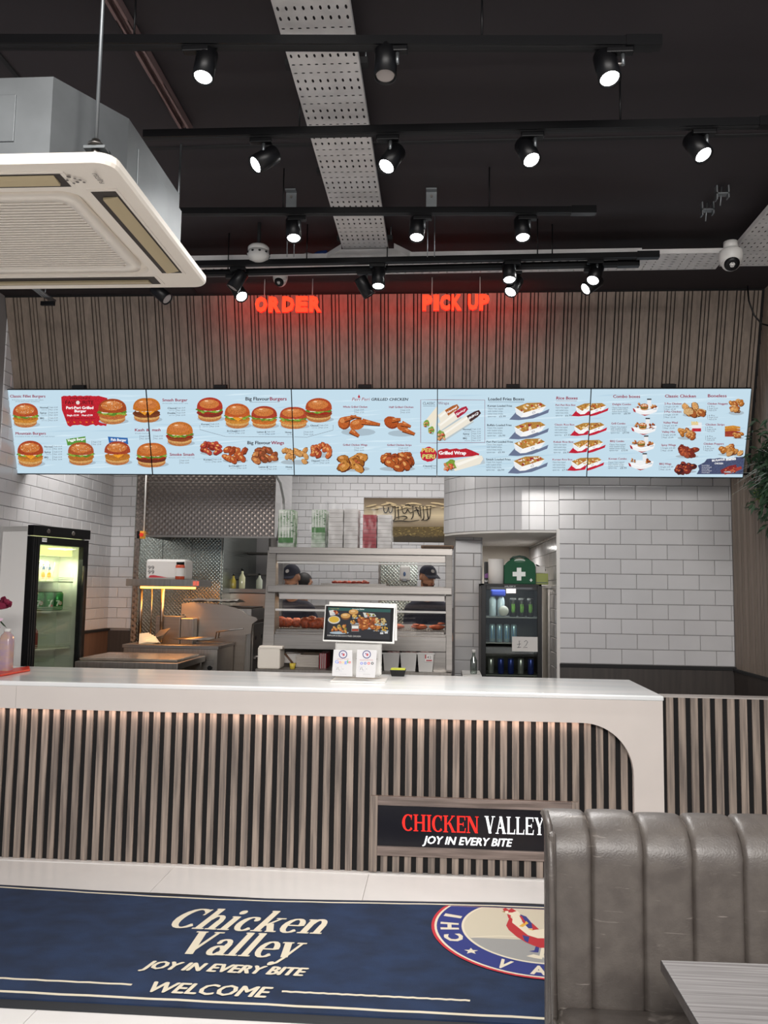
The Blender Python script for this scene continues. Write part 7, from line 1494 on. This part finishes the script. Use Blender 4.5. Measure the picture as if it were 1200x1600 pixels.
def person(px, py, Y, yaw, pitch, label, cap=True, s=1.0, beard=True, body=None):
    """px,py: picture position of the head's centre; yaw: where the face points (0 = to the viewer)"""
    H = P(px, py, Y); t = thing('person', label, 'person', (H.x, Y, ZF)); gz = ZF
    Rm = (Matrix.Rotation(yaw, 3, 'Z') @ Matrix.Rotation(pitch, 3, 'X'))
    h = lambda x, y, z: H+Rm @ (Vector((x, y, z))*s)
    Bz = Matrix.Rotation(yaw*.5 if body is None else body, 3, 'Z'); hh = H.z-ZF; k = hh/1.66
    bpt = lambda x, y, z: Vector((H.x, Y+.05, ZF))+Bz @ Vector((x, y, z*k))
    pr = [('e', h(0, .012, .018), (.076*s, .093*s, .092*s), Rm), ('e', h(0, -.018, -.045), (.056*s, .066*s, .064*s), Rm), ('c', h(0, -.03, -.085), h(0, -.066, -.088), .030*s, .020*s),
          ('c', h(0, -.088, .006), h(0, -.106, -.026), .010*s, .014*s), ('e', h(0, -.095, -.032), (.018*s, .012*s, .009*s), Rm),
          ('e', h(0, -.078, -.055), (.024*s, .014*s, .010*s), Rm), ('c', h(-.035, -.074, .030), h(.035, -.074, .030), .013*s, .013*s),
          ('e', h(.077, .015, -.008), (.010*s, .020*s, .030*s), Rm), ('e', h(-.077, .015, -.008), (.010*s, .020*s, .030*s), Rm),
          ('c', h(0, .03, -.06), bpt(0, .03, 1.42), .054*s, .062), ('c', bpt(-.12, .03, 1.37), bpt(.12, .03, 1.37), .07, .07),
          ('e', bpt(0, .02, 1.2), (.175, .115, .22)), ('e', bpt(0, .02, .98), (.16, .115, .16)), ('e', bpt(0, .03, .84), (.17, .12, .12))]
    arms = []
    for sg in (-1, 1):
        sh, el, wr = bpt(sg*.17, .03, 1.36), bpt(sg*.205, -.02, 1.08), bpt(sg*.08, -.24, 1.0); arms.append((sg, sh, el, wr))
        pr += [('c', sh, el, .052, .042), ('c', el, wr, .040, .028), ('e', wr+(wr-el).normalized()*.05, (.036, .042, .022)), ('c', bpt(sg*.09, .03, .82), bpt(sg*.10, .0, .46), .085, .058), ('c', bpt(sg*.10, .0, .46), bpt(sg*.10, .03, .08), .056, .038), ('c', bpt(sg*.10, .04, .045), bpt(sg*.11, -.13, .03), .04, .032)]
        d_ = (wr-el).normalized(); sdv = d_.cross(Vector((0, 0, 1))).normalized()
        for f_ in range(4): b0 = wr+d_*.07+sdv*(f_-1.5)*.019; L_ = (.05, .06, .056, .044)[f_]; pr += [('c', b0, b0+d_*L_*.6, .0085, .008), ('c', b0+d_*L_*.6, b0+d_*L_*.9+Vector((0, 0, -.03)), .008, .007)]
        pr += [('c', wr+d_*.02-sdv*sg*.03, wr+d_*.06-sdv*sg*.055+Vector((0, 0, -.01)), .010, .008)]
    body_mesh('body', pr, .0075, 2, t, skin)
    # clothing: polo shirt, trousers, apron follow the body
    sh_ = [('c', bpt(-.12, .03, 1.37), bpt(.12, .03, 1.37), .079, .079), ('e', bpt(0, .02, 1.2), (.186, .127, .23)), ('e', bpt(0, .02, .98), (.172, .127, .17)), ('c', bpt(0, .03, 1.38), bpt(0, .03, 1.43), .075, .066)]+[('c', a[1], a[1]+(a[2]-a[1])*.72, .062, .055) for a in arms]
    body_mesh('shirt', sh_, .016, 3, t, navy)
    body_mesh('trousers', [('e', bpt(0, .03, .86), (.182, .132, .11))]+[q for sg in (-1, 1) for q in (('c', bpt(sg*.09, .03, .82), bpt(sg*.10, .0, .46), .094, .068), ('c', bpt(sg*.10, .0, .46), bpt(sg*.10, .03, .12), .066, .050))], .016, 3, t, mat('black_cloth', '17171a', .85))
    for sg in (-1, 1):
        M().ell(h(sg*.030, -.080, .010), .0125*s, .009*s, .009*s, 12, Rm).build('eye', mat('eye_white', 'd8d0c8', .2), t); M().ell(h(sg*.030, -.0875, .007), .0055*s, .003*s, .0055*s, 10, Rm).build('iris', mat('dark_iris', '1c100a', .1), t)
        M().tube([h(sg*.014, -.091, .027), h(sg*.032, -.090, .032), h(sg*.050, -.076, .026)], [.0035*s, .005*s, .002*s], 6).build('eyebrow', hairm, t)
        M().tube([h(sg*.018, -.090, .018), h(sg*.030, -.0915, .019), h(sg*.043, -.083, .014)], .0035*s, 6).build('eyelid', skin, t)
    M().tube([h(-.022, -.090, -.056), h(0, -.0955, -.053), h(.022, -.090, -.056)], [.003*s, .006*s, .003*s], 8).build('lips', mat('lips', '8a4a40', .5), t)
    def shell(rx, ry, rz, c, keep, nm, mt_, n=26):
        m = M().ell(h(*c), rx*s, ry*s, rz*s, n, Rm); Ri = Rm.transposed(); ok = [keep((Ri @ (v-H))/s) for v in m.v]; m2 = M(); m2.v = m.v
        for f_, s_ in zip(m.f, m.s):
            if all(ok[i] for i in f_): m2.f.append(f_); m2.s.append(True)
        return m2.build(nm, mt_, t)
    if cap:
        shell(.086, .103, .098, (0, .012, .028), lambda v: v.z > .034-.10*max(0, v.y), 'cap_crown', navy)
        m = M(); vs = []
        for i in range(9):
            a_ = R(-58+116*i/8); vs += [h(.084*math.sin(a_), .0-.092*math.cos(a_), .040), h(.080*math.sin(a_), -.075-.095*math.cos(a_), .030-.012*abs(math.sin(a_))), h(.080*math.sin(a_), -.075-.095*math.cos(a_), .026-.012*abs(math.sin(a_))), h(.084*math.sin(a_), .0-.092*math.cos(a_), .034)]
        m.add(vs, [(i*4+j, i*4+(j+1) % 4, i*4+4+(j+1) % 4, i*4+4+j) for i in range(8) for j in range(4)], True).build('cap_brim', navy, t)
        M().lathe([(.019*s, 0), (.018*s, .002)], h(0, -.078, .078), Rm @ Vector((0, -.8, .55)), 16).build('cap_badge', cardw, t)
        shell(.080, .098, .094, (0, .016, .016), lambda v: v.y > .02 and v.z > -.05, 'hair', hairm)
    else: shell(.083, .100, .100, (0, .016, .022), lambda v: v.z > .045 or (v.y > .0 and v.z > -.07), 'hair', hairm)
    if beard: shell(.061, .072, .069, (0, -.018, -.046), lambda v: v.z < -.048 and v.y < .03 and not (abs(v.x) < .028 and -.066 < v.z), 'beard', mat('stubble', '6b4738', .8, noise=.45, ns=(90, 90, 90)))
    return t
person(669, 902, 8.12, R(30), R(13), 'bearded man in a navy cap looking down, at the right behind the hot cabinet', s=.98, body=R(4))
person(455, 902, 7.95, R(-14), R(14), 'person in a navy cap looking down, at the left behind the hot cabinet', s=1.0)
person(476, 912, 8.9, R(150), R(5), 'dark haired person facing away, behind the capped person at the left', cap=False, beard=False, s=1.0)
